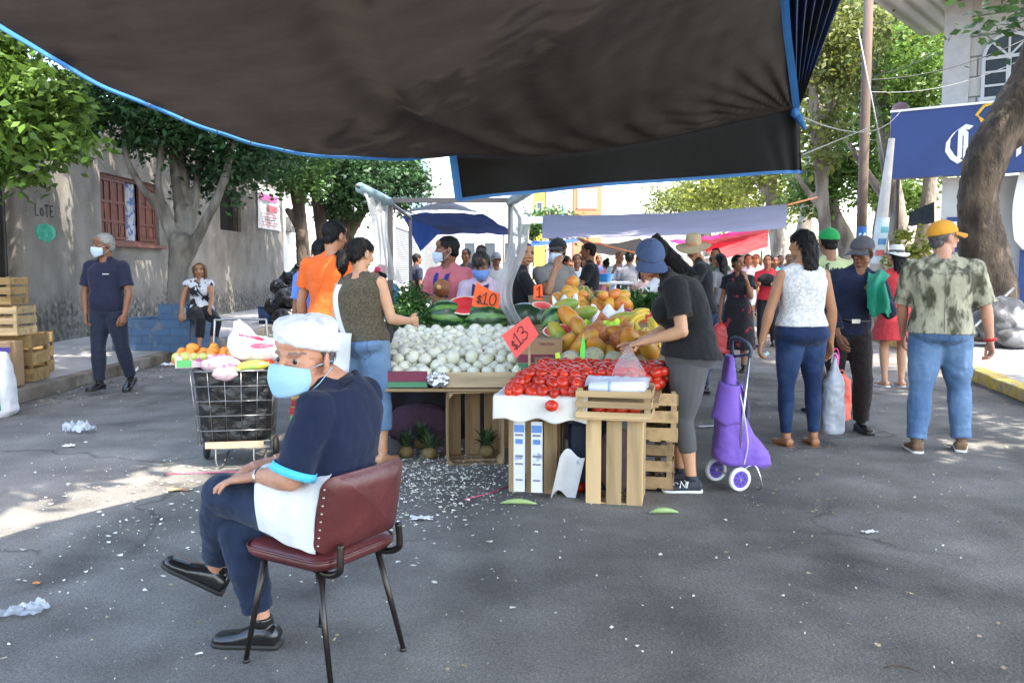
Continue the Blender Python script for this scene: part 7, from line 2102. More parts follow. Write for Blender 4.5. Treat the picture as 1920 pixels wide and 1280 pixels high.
# bag: rings from the bottom up, each ring given by its left/right/near/far extents
for z, xl, xr, yn, yf in ((.145, 1.30, 1.62, 5.57, 5.80), (.17, 1.285, 1.66, 5.55, 5.82), (.22, 1.285, 1.645, 5.55, 5.82), (.34, 1.295, 1.555, 5.57, 5.81), (.50, 1.315, 1.475, 5.585, 5.80), (.62, 1.33, 1.44, 5.60, 5.79), (.75, 1.345, 1.415, 5.61, 5.78), (.845, 1.36, 1.405, 5.62, 5.77), (.86, 1.365, 1.40, 5.63, 5.76)):
    cx, cy, hx_, hy_ = (xl + xr) / 2, (yn + yf) / 2, (xr - xl) / 2, (yf - yn) / 2
    rg.append([V((cx + hx_ * math.copysign(abs(math.cos(a)) ** .6, math.cos(a)), cy + hy_ * math.copysign(abs(math.sin(a)) ** .6, math.sin(a)), z + (.05 * (.5 - abs(a / math.pi - 1)) if z < .2 else 0))) - TG for a in [2 * math.pi * q / 32 for q in range(32)]])
m.loft(rg); me = solid(m, .009, 2, .022, .10); me.materials.append(lil); bag = link('bag', me, trol)
m = MB()
def flapf(u, v):
    z = .70 - .25 * v; xl, xr = 1.335 - .045 * v, 1.385 + .045 * v
    a = R(205 + 150 * u); cx, cy = (1.325 + 1.44) / 2 - .01 * v, 5.695
    return V((cx + (.078 + .042 * v) * math.cos(a), cy + (.118 + .012 * v) * math.sin(a), z - .03 * math.sin(u * 3.1) + .012 * math.sin(u * 15) * v)) - TG
m.grid(flapf, 30, 10); fo = m.build('flap', lil, trol, True); q = fo.modifiers.new('t', 'SOLIDIFY'); q.thickness = .006
m = MB(); m.grid(lambda u, v: flapf(.30 + .40 * u, -.02 - .02 * v) + V((-.002, -.004, 0)), 8, 2); m.build('pocket_slit', grip, bag, True)
m = MB(); m.grid(lambda u, v: catmull([V((1.42, 5.60, .70)), V((1.465, 5.58, .62)), V((1.495, 5.58, .52)), V((1.485, 5.58, .45))], 5)[int(round(v * 14))] + V((.0, .09 * u, 0)) - TG, 3, 14); m.build('lining_flap', F('lining_white', (.62, .63, .68)), trol, True)
m = MB(); P = catmull([V((1.43, 5.585, .62)), V((1.46, 5.555, .45)), V((1.475, 5.54, .30)), V((1.455, 5.545, .17))], 6); m.tube([p - TG for p in P], .0035, 5); m.build('piping', rubw, bag, True)

trol.location.x += .03
# woman in white top
whtop = F('top_white_lace', (.66, .65, .64), col2=(.50, .49, .49), c2scale=55, c2lo=.46, c2hi=.56, detail=2.)
B = person('woman with long black hair in white sleeveless top and blue jeans walking away', (2.30, 6.98), 8, 1, 'tan', H=1.67, fem=True, fat=1.16, top=dict(mat=whtop, sleeve=0, hem=.13, inf=.02, neck=1.0), bot=dict(mat=jean_mid, len=1.93, inf=.008, inf2=.010, top=.26, disp=.006),
           shoes=('sandal', mat('sandal_tan', (.28, .12, .06), .6, .2)), hair=('long', 'black'), head=(26, -2), aL=((-.34, -.02, -1), (-.24, .02, -1)), aR=((.24, -.08, -1), (.04, .12, -1)), lL=((-.06, .02, -1), (.02, -.03, -1)), lR=((.07, .02, -1), (.02, -.06, -1)), longk=1.15, handL=dict(curl=.6))
PB['white'] = B
WB = V((2.30, 6.98, 0)) + Matrix.Rotation(R(8), 3, 'Z') @ B.WR; WLh = V((2.30, 6.98, 0)) + Matrix.Rotation(R(8), 3, 'Z') @ B.WL
o = MB().tube([WLh + V((.02, -.01, -.11)), WLh + V((.05, -.02, -.09))], .014, 8).build('tissue', mat('tissue_aqua', (.45, .70, .72), .8, .1)); tag(o, 'small aqua packet held in the left hand of the woman in white', 'packet')
def hang_bag(name, label, p, w_, h_, d_, m_, cat='bag', top=.25, rot=0., extra=None):
    t = thing(name, label, cat, p, R(rot)); m = MB(); rg = []
    for k_, g_ in ((0, top * .3), (.12, top), (.35, .85), (.75, 1.), (.95, .95), (1., .85)):
        rg.append([V((w_ / 2 * g_ * math.copysign(abs(math.cos(a)) ** .7, math.cos(a)), d_ / 2 * math.sin(a) * min(1, g_ + .1), -h_ * k_)) for a in [2 * math.pi * q / 22 for q in range(22)]])
    m.loft(rg); me = solid(m, .011, 2, .03, .08); me.materials.append(m_); link('bag_body', me, t)
    m = MB(); m.tube(catmull([V((-.03, 0, -.05)), V((-.015, 0, .02)), V((.015, 0, .02)), V((.03, 0, -.05))], 4), .006, 6); m.build('handle', m_, t, True); return t
hang_bag('shopping_bag', 'grey plastic bag hanging from the right hand of the woman in white', WB + V((.03, -.02, -.12)), .20, .62, .14, mat('bag_grey', (.30, .32, .36), .35, .2, 6, .5, 20), rot=15)
hang_bag('shopping_bag', 'clear brownish plastic bag beside the grey one near the jeans', WB + V((-.06, .05, -.10)), .12, .36, .08, mat('bag_brown', (.20, .13, .09), .3, .4, 7, .5, 25), rot=30)
hang_bag('shopping_bag', 'neon coral carrier bag standing behind the grey plastic bag', at(1578, 700, 7.42), .19, .40, .10, mat('bag_coral', (.85, .16, .10), .5, .1, 5), top=.8)
hang_bag('shopping_bag', 'hot pink bag edge between the woman in white and the old man', at(1567, 660, 7.2), .06, .32, .05, mat('bag_pink', (.80, .05, .30), .5, .1, 5), top=.8)

# old man in grey cap with green cloth
trb = F('trousers_brown_black', (.020, .015, .014)); nvy = F('jersey_navy', (.014, .018, .042))
B = person('old man in grey cap and navy jersey pressing a green cloth to his shoulder', (2.90, 7.58), 178, 1, 'brown', H=1.64, lean=8, side=-5, top=dict(mat=nvy, sleeve=1.75, inf=.024, hem=-.04, disp=.016), bot=dict(mat=trb, len=1.93, inf=.022, inf2=.034, disp=.016), shoes=('shoe', SHOE_BLACK, SOLE_D), hair=('short', 'salt'),
           cap=F('cap_grey', (.075, .072, .078)), head=(-48 , -14), aL=((-.30, .30, -1), (.70, .5, .75)), aR=((.16, .0, -1), (-.15, .45, -.8)), lL=((-.10, .12, -1), (-.02, -.10, -1)), lR=((.06, -.06, -1), (.0, -.16, -1)), handL=dict(curl=.9), headk=1.1)
M_ = Matrix.Translation((2.90, 7.58, 0)) @ Matrix.Rotation(R(178), 4, 'Z')
HL_ = M_ @ (B.WL + (B.WL - B.EL).normalized() * .06)
t = thing('cloth', 'bright green cloth over the shoulder of the old man in grey cap', 'cloth', HL_); m = MB(); SLw = M_ @ B.SL
def gc(u, v):
    P = [SLw + V((-.10, .06, .05)) - HL_, SLw + V((-.02, -.06, .07)) - HL_, V((.0, -.05, .04)), V((.03, -.04, -.10)), V((.05, -.02, -.22))]
    c = curve_at(catmull(P, 5), v); w_ = .12 * (.7 + .5 * abs(v - .5) * 2) * (1 if v < .9 else .8)
    return c + V((w_ * (u - .5) * 1.6, .02 * math.sin(u * 11 + v * 4) - .03 * (1 - abs(2 * u - 1)), .02 * math.sin(u * 9 + v * 9)))
m.grid(gc, 22, 26); o = m.build('fabric', F('cloth_green', (.02, .28, .17)), t, True); q = o.modifiers.new('t', 'SOLIDIFY'); q.thickness = .006
for s_ in (0, 1):
    m = MB(); S_ = B.SR if s_ == 0 else B.SL
    for j in range(3): m.tube([S_ + V((-.03 + .025 * j, .05, .042 - .0 * j)), S_ + V((-.01 + .025 * j, .02, .055))], .006, 6)
    m.build('shoulder_stripe', whs, B.top, True)
m = MB(); x, y, d = B.sframe(.28); c = B.spine(.24)
m.tube([c + x * .165 * math.sin(a) + y * .135 * math.cos(a) for a in [2 * math.pi * q / 24 for q in range(25)]], .013, 6); bl = m.build('belt', SHOE_BLACK, B.root, True); m = MB(); m.box(c + y * .148, (.07, .012, .035)); m.build('buckle', mat('buckle_steel', (.6, .6, .6), .3, metal=1), bl)

# man in green cap and lime shirt
lime = F('tee_lime', (.40, .44, .22)); grnc = F('cap_green', (.015, .24, .06))
B = person('man in green cap and pale lime beer tee seen from behind', (3.07, 8.55), 2, 1, 'brown', H=1.74, fat=1.12, top=dict(mat=lime, sleeve=.7, inf=.02, hem=-.02), bot=dict(mat=jean_dark), hair=('short', 'black'), cap=grnc, head=(0, 0))
x, y, d = B.sframe(.78); c = B.spine(.78); blackletter('shirt_print', 'Corona', c - x * .135 - y * .158 + d * .01, x, d, .068, blk, B.top, .26)
# man in camouflage shirt and yellow cap
camo_ = F('shirt_camo', (.36, .335, .235), col2=(.075, .07, .045), c2scale=10, c2lo=.45, c2hi=.58, stretch=(1.4, 1.4, .6), detail=3.)
B = person('grey haired man in yellow cap camouflage shirt and light jeans walking away', (3.32, 6.80), -18, 1, 'ruddy', H=1.735, fat=1.22, belly=.05, top=dict(mat=camo_, sleeve=.92, inf=.030, hem=-.0, disp=.018, collar=camo_), bot=dict(mat=jean_light, len=1.95, inf=.018, inf2=.036, top=.2, disp=.016), shoes=('shoe', mat('shoe_suede', (.16, .09, .045), .8, .15), SOLE_W), hair=('short', 'salt'), cap=F('cap_yellow', (.62, .28, .03)), head=(-58, 4),
           aR=((.36, -.02, -1), (.16, .06, -1)), aL=((-.22, .25, -1), (.1, .5, -.9)), lL=((-.10, -.14, -1), (-.06, -.16, -1)), lR=((.16, .16, -1), (.06, -.10, -1)), handR=dict(curl=.55), headk=1.06)
fw = (B.WR - B.ER).normalized(); x = fw.cross(V((0, 1, 0))).normalized(); y = x.cross(fw)
m = MB(); m.tube([B.WR + fw * -.012 + x * .036 * math.cos(a) + y * .034 * math.sin(a) for a in [2 * math.pi * q / 20 for q in range(21)]], .011, 6); m.build('wristband', F('band_red', (.55, .03, .03)), B.root, True)
x, y, d = B.sframe(.12); c = B.spine(.14); m = MB(); m.tube([c + x * .19 * math.sin(a) - y * .005 + y * .165 * math.cos(a) for a in [2 * math.pi * q / 24 for q in range(25)]], .012, 6); m.build('belt', mat('belt_tan', (.35, .20, .07), .5), B.root, True)
PB['camo'] = B
# woman in white hat and red dress
B = person('woman in white hat and short coral red dress behind the camouflage shirt', (4.58, 10.5), 8, 1, 'light', H=1.62, fem=True, top=dict(mat=F('dress_red', (.52, .045, .05)), sleeve=0, hem=.1, inf=.02), bot=dict(mat=F('dress_red', (.52, .045, .05)), skirt=.30, flare=.75), shoes=('sandal', SOLE_W), hair=('long', 'black'),
           hat=dict(m=F('hat_white', (.70, .69, .66)), R_=.15, band=F('hat_band', (.1, .1, .1)), crown_h=.08), head=(0, 0), aL=((-.2, .1, -1), (.1, .3, -1)), lL=((-.06, .10, -1), (0, -.1, -1)))
# woman in dark floral dress with red bag
flo = F('dress_floral', (.016, .014, .018), col2=(.30, .03, .04), c2scale=11, c2lo=.60, c2hi=.66)
B = person('woman in dark floral dress holding a red bag beyond the bending shopper', (3.08, 12.0), 150, 1, 'brown', H=1.54, fem=True, fat=1.1, top=dict(mat=flo, sleeve=.5, hem=.1, inf=.02), bot=dict(mat=flo, skirt=.52, flare=.25), hair=('bun' if False else 'short', 'black'), head=(150 - 100, 0), aL=((-.2, .5, -.9), (.2, .3, 1)), aR=((.2, .1, -1), (.05, .2, -1)), shoes=('shoe', SHOE_BLACK, SOLE_D))
pw = V((3.08, 12.0, 0)) + Matrix.Rotation(R(150), 3, 'Z') @ B.WR
hang_bag('hand_bag', 'red shopping bag held by the woman in the floral dress', pw + V((0, -.05, -.10)), .34, .42, .16, mat('bag_red', (.42, .03, .03), .5, .2, 6), top=.6)
# straw hat shopper and dark haired neighbour
straw = mat('straw', (.36, .26, .14), .8, .15, 30, .5, 60)
B = person('shopper in wide straw hat and black shirt bending behind the woman in black', (2.16, 9.9), 78, 1, 'tan', H=1.72, top=dict(mat=blackt, sleeve=.65, inf=.02), bot=dict(mat=jean_mid, inf2=.02), hair=('short', 'black'), hat=dict(m=straw, R_=.20, crown_h=.10, droop=.03), head=(80, -14), lean=6, headfwd=.5, aL=((-.1, .5, -1), (.1, 1, -.2)), aR=((.1, .6, -1), (0, 1, -.1)), shoes=('shoe', SHOE_BLACK, SOLE_D))
B = person('person with dark hair in white sleeve reaching over the greens', (1.72, 8.75), 76, 1, 'brown', H=1.66, top=dict(mat=F('shirt_white_soft', (.62, .60, .60)), sleeve=.75, inf=.02), bot=dict(mat=jean_dark), hair=('short', 'black'), head=(80, -22), lean=26, headfwd=.7, aL=((-.05, .8, -.7), (.05, .75, -.9)), aR=((.1, .6, -1), (0, 1, -.1)))

# man walking at left, woman on the planter
B = person('grey haired man in navy polo and face mask walking along the left kerb', (-4.57, 9.95), 172, 1, 'brown', H=1.70, fat=1.08, belly=.04, top=dict(mat=F('polo_dark', (.017, .019, .042)), sleeve=.75, inf=.024, hem=-.03, collar=F('polo_dark', (.017, .019, .042))), bot=dict(mat=F('trousers_navy', (.018, .022, .038)), inf=.016, inf2=.028), hair=('short', 'grey'), mask=MASKW, head=(-30, -8), aR=((.24, .1, -1), (-.16, .22, -1)), aL=((-.28, .04, -1), (.10, .25, -1)),
           lL=((-.08, -.12, -1), (0, -.42, -1)), lR=((.02, .16, -1), (0, .0, -1)), fL=(-.1, 1, -.45), handL=dict(curl=.5), handR=dict(curl=.5), headk=1.14)
m = MB(); c = B.spine(.76); x, y, d = B.sframe(.76)
m.box(c - x * .085 + y * .152 + d * .01, (.075, .006, .008)); m.build('chest_print', wht, B.top)
blackcap = F('capri_black', (.012, .012, .014)); prnt = F('top_black_white', (.60, .60, .64), col2=(.02, .02, .025), c2scale=9, c2lo=.46, c2hi=.52)
pl_top = .66
sj2 = dict(P=(-4.80, 13.62, .74), M=(-4.83, 13.64, .98), C=(-4.83, 13.60, 1.20), N=(-4.82, 13.58, 1.26), Hc=(-4.79, 13.55, 1.37), SL=(-4.67, 13.62, 1.17), EL=(-4.60, 13.50, .93), WL=(-4.58, 13.32, .80), SR=(-4.99, 13.56, 1.17), ER=(-5.05, 13.50, .93), WR=(-5.0, 13.30, .735),
          HL=(-4.73, 13.58, .73), KL=(-4.45, 13.26, .62), AL=(-4.50, 13.12, .23), HR=(-4.87, 13.53, .73), KR=(-4.66, 13.16, .62), AR=(-4.66, 13.04, .21))
O2 = V((-4.8, 13.6, 0)); J = {k: V(v) - O2 for k, v in sj2.items()}
J.update(rp=V((-.95, -.3, 0)), rs=V((-.98, -.18, 0)), hf=V((.12, -1, .0)), hu=V((-.06, 0, 1)), FL=V((.5, -.7, -.45)), FR=V((.4, -.8, -.45)))
B = person('woman in black and white print top sitting on the blue planter', (O2.x, O2.y), 0, 1, 'tan', J=J, H=1.56, fem=True, fat=1.1, top=dict(mat=prnt, sleeve=.12, inf=.018, hem=-.02), bot=dict(mat=blackcap, len=1.6, inf=.014, inf2=.02), shoes=('shoe', F('shoe_navy', (.02, .03, .08)), SOLE_W), hair=('bob', 'blond'), headk=1.1, handR=dict(curl=.4), palmR=(0, 0, -1))
P = catmull([B.spine(1.0) - B.sframe(1)[0] * -.06 + B.sframe(1)[1] * .05, B.spine(.75) + B.sframe(.75)[1] * .155 + B.sframe(.75)[0] * .02, B.spine(.4) + B.sframe(.4)[1] * .15 - B.sframe(.4)[0] * .07, B.spine(.12) + B.sframe(.2)[1] * .13 - B.sframe(.2)[0] * .14], 5)
ribbon('bag_strap', P, [V((.03, 0, 0))] * 16, blackcap, B.root)
# seams and pockets drawn onto the clothes
from mathutils.bvhtree import BVHTree
def seams(o, lines, m_, r=.0022, name='seam', d=V((0, 1, 0)), y0=-1.):
    bv = BVHTree.FromObject(o, bpy.context.evaluated_depsgraph_get())
    for ln in lines:
        P = []
        for a, b in zip(ln, ln[1:]):
            for k in range(7):
                x, z = a[0] + (b[0] - a[0]) * k / 6, a[1] + (b[1] - a[1]) * k / 6
                h = bv.ray_cast(V((x, y0, z)), d)
                if h[0] is not None: P.append(h[0] - d * r * .4)
        if len(P) > 3:
            q = MB(); q.tube(P, r, 5); q.build(name, m_, o, True)
thread = mat('thread_dark', (.02, .03, .06), .8)
def jeans_back(B, m_):
    z = B.P.z
    pk = lambda s_: [(s_ * .035, z + .045), (s_ * .130, z + .050), (s_ * .125, z - .055), (s_ * .082, z - .085), (s_ * .040, z - .058), (s_ * .035, z + .045)]
    seams(B.bot, [pk(1), pk(-1), [(0, z + .10), (0, z - .08)], [(-.17, z + .085), (0, z + .06), (.17, z + .085)]], m_)
jeans_back(PB['white'], thread); jeans_back(PB['camo'], mat('thread_blue', (.05, .09, .17), .8)); jeans_back(PB['vest'], mat('thread_blue', (.05, .09, .17), .8))
zc = PB['camo'].C.z; seams(PB['camo'].top, [[(-.22, zc - .04), (0, zc - .07), (.22, zc - .04)], [(0, zc - .07), (0, zc - .5)]], mat('thread_khaki', (.12, .11, .09), .8))
# planter
bluebrick = mat('planter_blue', (.035, .10, .23), .8, .2, 4, .2, 30)
def bricks():
    N, L, b = nm(bluebrick)
    tc = N.new('ShaderNodeTexCoord'); mp = N.new('ShaderNodeMapping'); mp.inputs['Rotation'].default_value = (R(-90), 0, 0); L.new(tc.outputs['Object'], mp.inputs['Vector'])
    br = N.new('ShaderNodeTexBrick'); br.inputs['Scale'].default_value = 1; br.inputs['Brick Width'].default_value = .30; br.inputs['Row Height'].default_value = .125; br.inputs['Mortar Size'].default_value = .012
    br.inputs['Color1'].default_value = (.062, .122, .215, 1); br.inputs['Color2'].default_value = (.058, .108, .19, 1); br.inputs['Mortar'].default_value = (.054, .10, .175, 1); L.new(mp.outputs[0], br.inputs['Vector'])
    n2 = N.new('ShaderNodeTexNoise'); n2.inputs['Scale'].default_value = 6; n2.inputs['Detail'].default_value = 7; L.new(tc.outputs['Object'], n2.inputs['Vector'])
    mr = N.new('ShaderNodeMapRange'); mr.inputs['From Min'].default_value = .58; mr.inputs['From Max'].default_value = .66; L.new(n2.outputs['Fac'], mr.inputs['Value'])
    mx = N.new('ShaderNodeMix'); mx.data_type = 'RGBA'; L.new(mr.outputs[0], mx.inputs[0]); L.new(br.outputs['Color'], mx.inputs[6]); mx.inputs[7].default_value = (.13, .15, .17, 1); L.new(mx.outputs[2], b.inputs['Base Color'])
    bp = [n for n in N if n.type == 'BUMP'][0]; L.new(br.outputs['Fac'], bp.inputs['Height']); bp.invert = True; bp.inputs['Strength'].default_value = .6; bp.inputs['Distance'].default_value = .02
bricks()
t = thing('planter', 'blue painted brick planter around the forked tree', 'planter', (-5.48, 13.95, 0), R(-4))
m = MB(); hw, hd, h_ = .62, .55, .62
for x, y, sx, sy in ((0, -hd + .07, 2 * hw, .14), (0, hd - .07, 2 * hw, .14), (-hw + .07, 0, .14, 2 * hd - .285), (hw - .07, 0, .14, 2 * hd - .285)): m.box((x, y, h_ / 2), (sx, sy, h_))
m.build('wall', bluebrick, t, bevel=.012); m = MB(); m.box((0, 0, h_ / 2 - .02), (2 * hw - .285, 2 * hd - .285, h_ - .1)); m.build('soil', mat('soil', (.06, .045, .03), .95, .3, 9), t)
t = thing('tree_collar', 'blue painted block round the foot of the forked trunk', 'block', (-5.22, 13.72, .58)); m = MB(); m.box((0, 0, .14), (.46, .4, .27)); m.build('block_body', bluebrick, t, bevel=.03)
t = thing('water_bottle', 'clear plastic bottle standing on the blue planter beside the woman', 'bottle', (-5.02, 13.45, .62)); m = MB(); m.tube([(0, 0, 0), (0, 0, .16), (0, 0, .21), (0, 0, .24)], [.035, .035, .016, .014], 12); m.build('bottle_body', thin('pet_clear', (.7, .75, .8), .3, .1, .02, clear=.4, gloss=.9), t, True); m = MB(); m.tube([(0, 0, .24), (0, 0, .26)], .016, 10); m.build('bottle_cap', wht, t)

# crowd further down the street
def crowd(label, u, Y, yaw, H=1.65, fem=False, topc=(.5, .5, .5), botc=(.03, .04, .08), hairs=('short', 'black'), lod=2, **k):
    i = len(MATS)
    sl_ = k.pop('sleeve', .65); bl_ = k.pop('blen', 1.93); skirt = k.pop('skirt', 0)
    return person(label, (at(u, 500, Y).x, Y, .0 if Y < 200 else 0), yaw, lod, k.pop('skin', 'brown'), H=H, fem=fem, top=dict(mat=F('crowd_top_%d' % i, topc), sleeve=sl_, inf=.02, hem=-.03), bot=dict(mat=F('crowd_bot_%d' % i, botc), len=bl_, **({'skirt': skirt, 'flare': .3} if skirt else {})), hair=hairs, eyes=False, **k)
RA = dict(aL=((-.2, .5, -1), (.2, 1, .2)), aR=((.2, .5, -1), (-.2, 1, .2)))
for q_ in [('woman in grey dress close behind the straw hatted shopper', 1352, 13.6, 30, 1.58, True, (.16, .16, .18), ('long', 'black')), ('man in dark green shirt between straw hat and floral dress', 1342, 15.5, 160, 1.70, False, (.04, .08, .05), ('short', 'black')),
        ('woman in maroon top further behind the floral dress', 1392, 20.5, 20, 1.60, True, (.20, .03, .05), ('pony', 'black')), ('man in white cap walking away behind the white shorts woman', 1410, 26, 5, 1.7, False, (.30, .33, .40), ('short', 'black')),
        ('woman in teal top at the edge of the red awning', 1453, 19, 170, 1.6, True, (.05, .30, .32), ('long', 'brown')), ('man in brown shirt far behind the woman in the white top', 1478, 24, 175, 1.72, False, (.16, .10, .06), ('short', 'black')),
        ('boy in yellow shirt beside the far white tables', 1150, 19.5, 40, 1.4, False, (.5, .36, .06), ('short', 'black')), ('woman in black dress under the far grey awning', 1095, 20, 200, 1.62, True, (.02, .02, .02), ('long', 'black')), ('man in blue checked shirt by the far blue awning', 1040, 19, 160, 1.7, False, (.08, .14, .3), ('short', 'black')), ('woman in orange top behind the dark checked shirt', 893, 20, 190, 1.6, True, (.5, .2, .06), ('pony', 'black'))]:
    crowd(q_[0], q_[1], q_[2], q_[3], q_[4], q_[5], q_[6], hairs=q_[7])
crowd('man in black shirt with bushy hair standing past the vendors', 1107, 12.8, 80, 1.72, topc=(.012, .012, .014), **RA)
crowd('person in red top behind the capped vendor', 1058, 13.5, -100, 1.55, True, topc=(.55, .04, .05), hairs=('pony', 'black'))
crowd('person in white top facing the camera beyond the red top', 1082, 15.5, 175, 1.6, topc=(.6, .6, .66))
crowd('bald man in pale blue shirt raising an arm to his face', 1160, 17.5, 200, 1.68, topc=(.45, .55, .66), botc=(.15, .15, .14), hairs=None, aR=((.3, .4, -.8), (-.3, .3, 1)))
crowd('woman in grey top and black trousers seen from behind under the grey awning', 1180, 16.0, -20, 1.66, True, topc=(.20, .20, .23), botc=(.012, .012, .015), hairs=('bun', 'black'), aR=((.5, .2, -.6), (.4, .8, .3)))
crowd('dark shirted man standing beside the grey roller shutter', 780, 19.0, -60, 1.66, topc=(.02, .025, .05))
crowd('man in dark checked shirt between the two masked vendors', 875, 16.0, 160, 1.70, topc=(.05, .06, .09))
crowd('person in blue smock with red cap behind the left stall post', 742, 11.2, 60, 1.45, True, topc=(.06, .22, .40), cap=F('cap_redpink', (.55, .04, .10)), lean=22)
crowd('grey capped person behind the bun haired vendor', 930, 15.0, 190, 1.62, topc=(.5, .5, .52), cap=F('cap_pale', (.4, .4, .42)))
crowd('small child in bright floral dress by the grey topped woman', 1207, 15.5, 170, 1.35, True, topc=(.65, .45, .40), botc=(.05, .16, .55), skirt=.5, hairs=('bob', 'black'))
crowd('woman in pale blue crop top and white shorts walking towards the camera', 1402, 17.5, 175, 1.62, True, topc=(.50, .60, .72), botc=(.65, .65, .65), blen=.5, hairs=('long', 'black'), skin='tan')
crowd('woman in white shirt and black trousers right of the floral dress', 1418, 18.5, 150, 1.64, True, topc=(.68, .66, .62), botc=(.012, .012, .014), hairs=('short', 'blond'), skin='tan')
crowd('woman in red top and black trousers carrying a black bag', 1440, 15.8, 160, 1.60, True, topc=(.55, .03, .05), botc=(.012, .012, .015), hairs=('long', 'black'), skin='tan', lL=((-.05, -.15, -1), (0, -.3, -1)), lR=((.05, .25, -1), (0, .05, -1)), **RA)
o = at(1438, 525, 15.5); t = thing('hand_bag', 'black bag held in front of the red topped woman in the crowd', 'bag', o); m = MB(); m.ell((0, 0, 0), (.17, .10, .12)); me = solid(m, .015, 1); me.materials.append(blackt); link('bag_body', me, t)
crowd('man in white shirt far behind the green capped man', 1517, 19, 165, 1.74, topc=(.66, .66, .68))
crowd('person in blue shirt far behind the red topped woman', 1462, 22, 180, 1.66, topc=(.12, .25, .50))
crowd('woman in pink top among the far shoppers under the pale awning', 1385, 24, 20, 1.6, True, topc=(.60, .18, .25), hairs=('pony', 'black'))
crowd('person in white top far down the street left of the floral dress', 1350, 23, 175, 1.64, topc=(.62, .62, .64))
crowd('man in red shirt far down the street beside the straw hat', 1335, 26, 10, 1.7, topc=(.5, .06, .06))
crowd('person in pale shirt far down the street by the trees', 1425, 30, 170, 1.68, topc=(.6, .6, .55))
crowd('woman in yellow top far down the street behind the grey topped woman', 1228, 24, 150, 1.62, True, topc=(.62, .42, .08), hairs=('pony', 'black'))
crowd('person in pink top at the far tables under the grey awning', 1137, 21, 30, 1.55, True, topc=(.62, .25, .35), hairs=('bun', 'black'))
crowd('person in navy shirt far behind the black shirted man', 1122, 25, 190, 1.7, topc=(.04, .06, .2))
for i, (u, v, Y, w_, c_, lab) in enumerate([(1135, 528, 15.5, .9, (.62, .62, .64), 'white cloth table with blue goods under the grey awning'), (1180, 558, 12.5, 1.2, (.68, .68, .70), 'white topped table edge beyond the far end of the stall'), (1000, 500, 20, 1.2, (.5, .5, .55), 'pale table of goods behind the capped vendor')]):
    p = at(u, v, Y); t = thing('market_table', lab, 'table', (p.x, Y, 0)); m = MB(); m.box((0, 0, p.z - .02), (w_, .7, .04)); m.build('top', mat('table_white_%d' % i, c_, .6), t)
    for x in (-.45, .45):
        for y in (-.3, .3): m = MB(); m.box((x * w_, y, p.z / 2 - .02), (.04, .04, p.z - .04)); m.build('leg', MATS['steel_post'], t)
t = thing('basin', 'bright blue plastic basin on the white cloth table', 'basin', at(1130, 520, 15.4)); m = MB(); m.loft([[V((r * math.cos(a), r * math.sin(a), z)) for a in [2 * math.pi * q / 20 for q in range(20)]] for z, r in ((-.08, .14), (.06, .20), (.065, .22), (.05, .18), (-.05, .12))]); m.build('bowl', mat('basin_blue', (.03, .25, .60), .35), t, True)
# ------------------------------------------------------------------ wire cart with its load
chrome = mat('cart_chrome', (.24, .24, .24), .3, .15, 12, metal=.9)
blackbag = mat('bin_bag', (.010, .010, .011), .30, .2, 6, .7, 9, spec=.45, bdist=.04)
CO = V((-2.0, 6.35, 0)); cr = R(10)
cart = thing('wire_cart', 'wire mesh shopping cart lined with a black bag', 'shopping cart', CO, cr)
bw0, bw1, bd0, bd1, z0, z1 = .245, .285, .19, .22, .17, .70
def bp_(a, b, k):  # a,b in -1..1, k 0..1 up
    return V((a * (bw0 + (bw1 - bw0) * k), b * (bd0 + (bd1 - bd0) * k), z0 + (z1 - z0) * k))
m = MB(); n = 6
for k in range(n):
    m.tube([bp_(a, b, k / (n - 1)) for a, b in ((-1, -1), (1, -1), (1, 1), (-1, 1), (-1, -1))], .0032 if k < n - 1 else .006, 6)
for i in range(6):
    a = -1 + i * .4
    for b in (-1, 1): m.tube([bp_(a, b, 0), bp_(a, b, 1)], .0023, 5)
for i in range(1, 4):
    b = -1 + i * .5
    for a in (-1, 1): m.tube([bp_(a, b, 0), bp_(a, b, 1)], .0023, 5)
    m.tube([bp_(-1, b, 0), bp_(1, b, 0)], .0028, 5)
m.build('wire_basket', chrome, cart, True)
m = MB(); m.loft([[bp_(math.copysign(abs(math.cos(q)) ** .45, math.cos(q)) * s_, math.copysign(abs(math.sin(q)) ** .45, math.sin(q)) * s_, k) for q in [2 * math.pi * i / 36 for i in range(36)]] for k, s_ in ((.02, .90), (.1, .97), (.5, .98), (.95, .98), (1.02, 1.02), (1.0, .8))])
me = solid(m, .012, 2, .022, .07); me.materials.append(blackbag); link('liner', me, cart)
m = MB(); P = catmull([V((-.20, .23, .12)), V((-.20, .25, .5)), V((-.19, .30, .98)), V((-.15, .31, 1.03)), V((.15, .31, 1.03)), V((.19, .30, .98)), V((.20, .25, .5)), V((.20, .23, .12))], 5); m.tube(P, .009, 8); m.build('handle', chrome, cart, True)
for x in (-.13, .13):
    m = MB(); m.tube(catmull([V((x, -.18, .17)), V((x, -.20, .05)), V((x + .03, -.18, .012)), V((x + .07, -.05, .10))], 5), .007, 8); m.build('foot_stand', chrome, cart, True)
rub = mat('rubber', (.02, .02, .02), .7, .1)
for x in (-.25, .25):
    m = MB(); m.loft([[V((x + h, .17 + r * math.cos(a), .085 + r * math.sin(a))) for a in [2 * math.pi * q / 24 for q in range(24)]] for h, r in ((-.015, .05), (-.016, .075), (0, .085), (.016, .075), (.015, .05))]); m.build('wheel', rub, cart, True)
m = MB(); m.box((0, -.203, .175), (.40, .006, .045)); m.build('cardboard_strip', mat('strip_tan', (.38, .27, .18), .8), cart)
Cm = Matrix.Translation(CO) @ Matrix.Rotation(cr, 4, 'Z')
def cw(x, y, z): return Cm @ V((x, y, z))
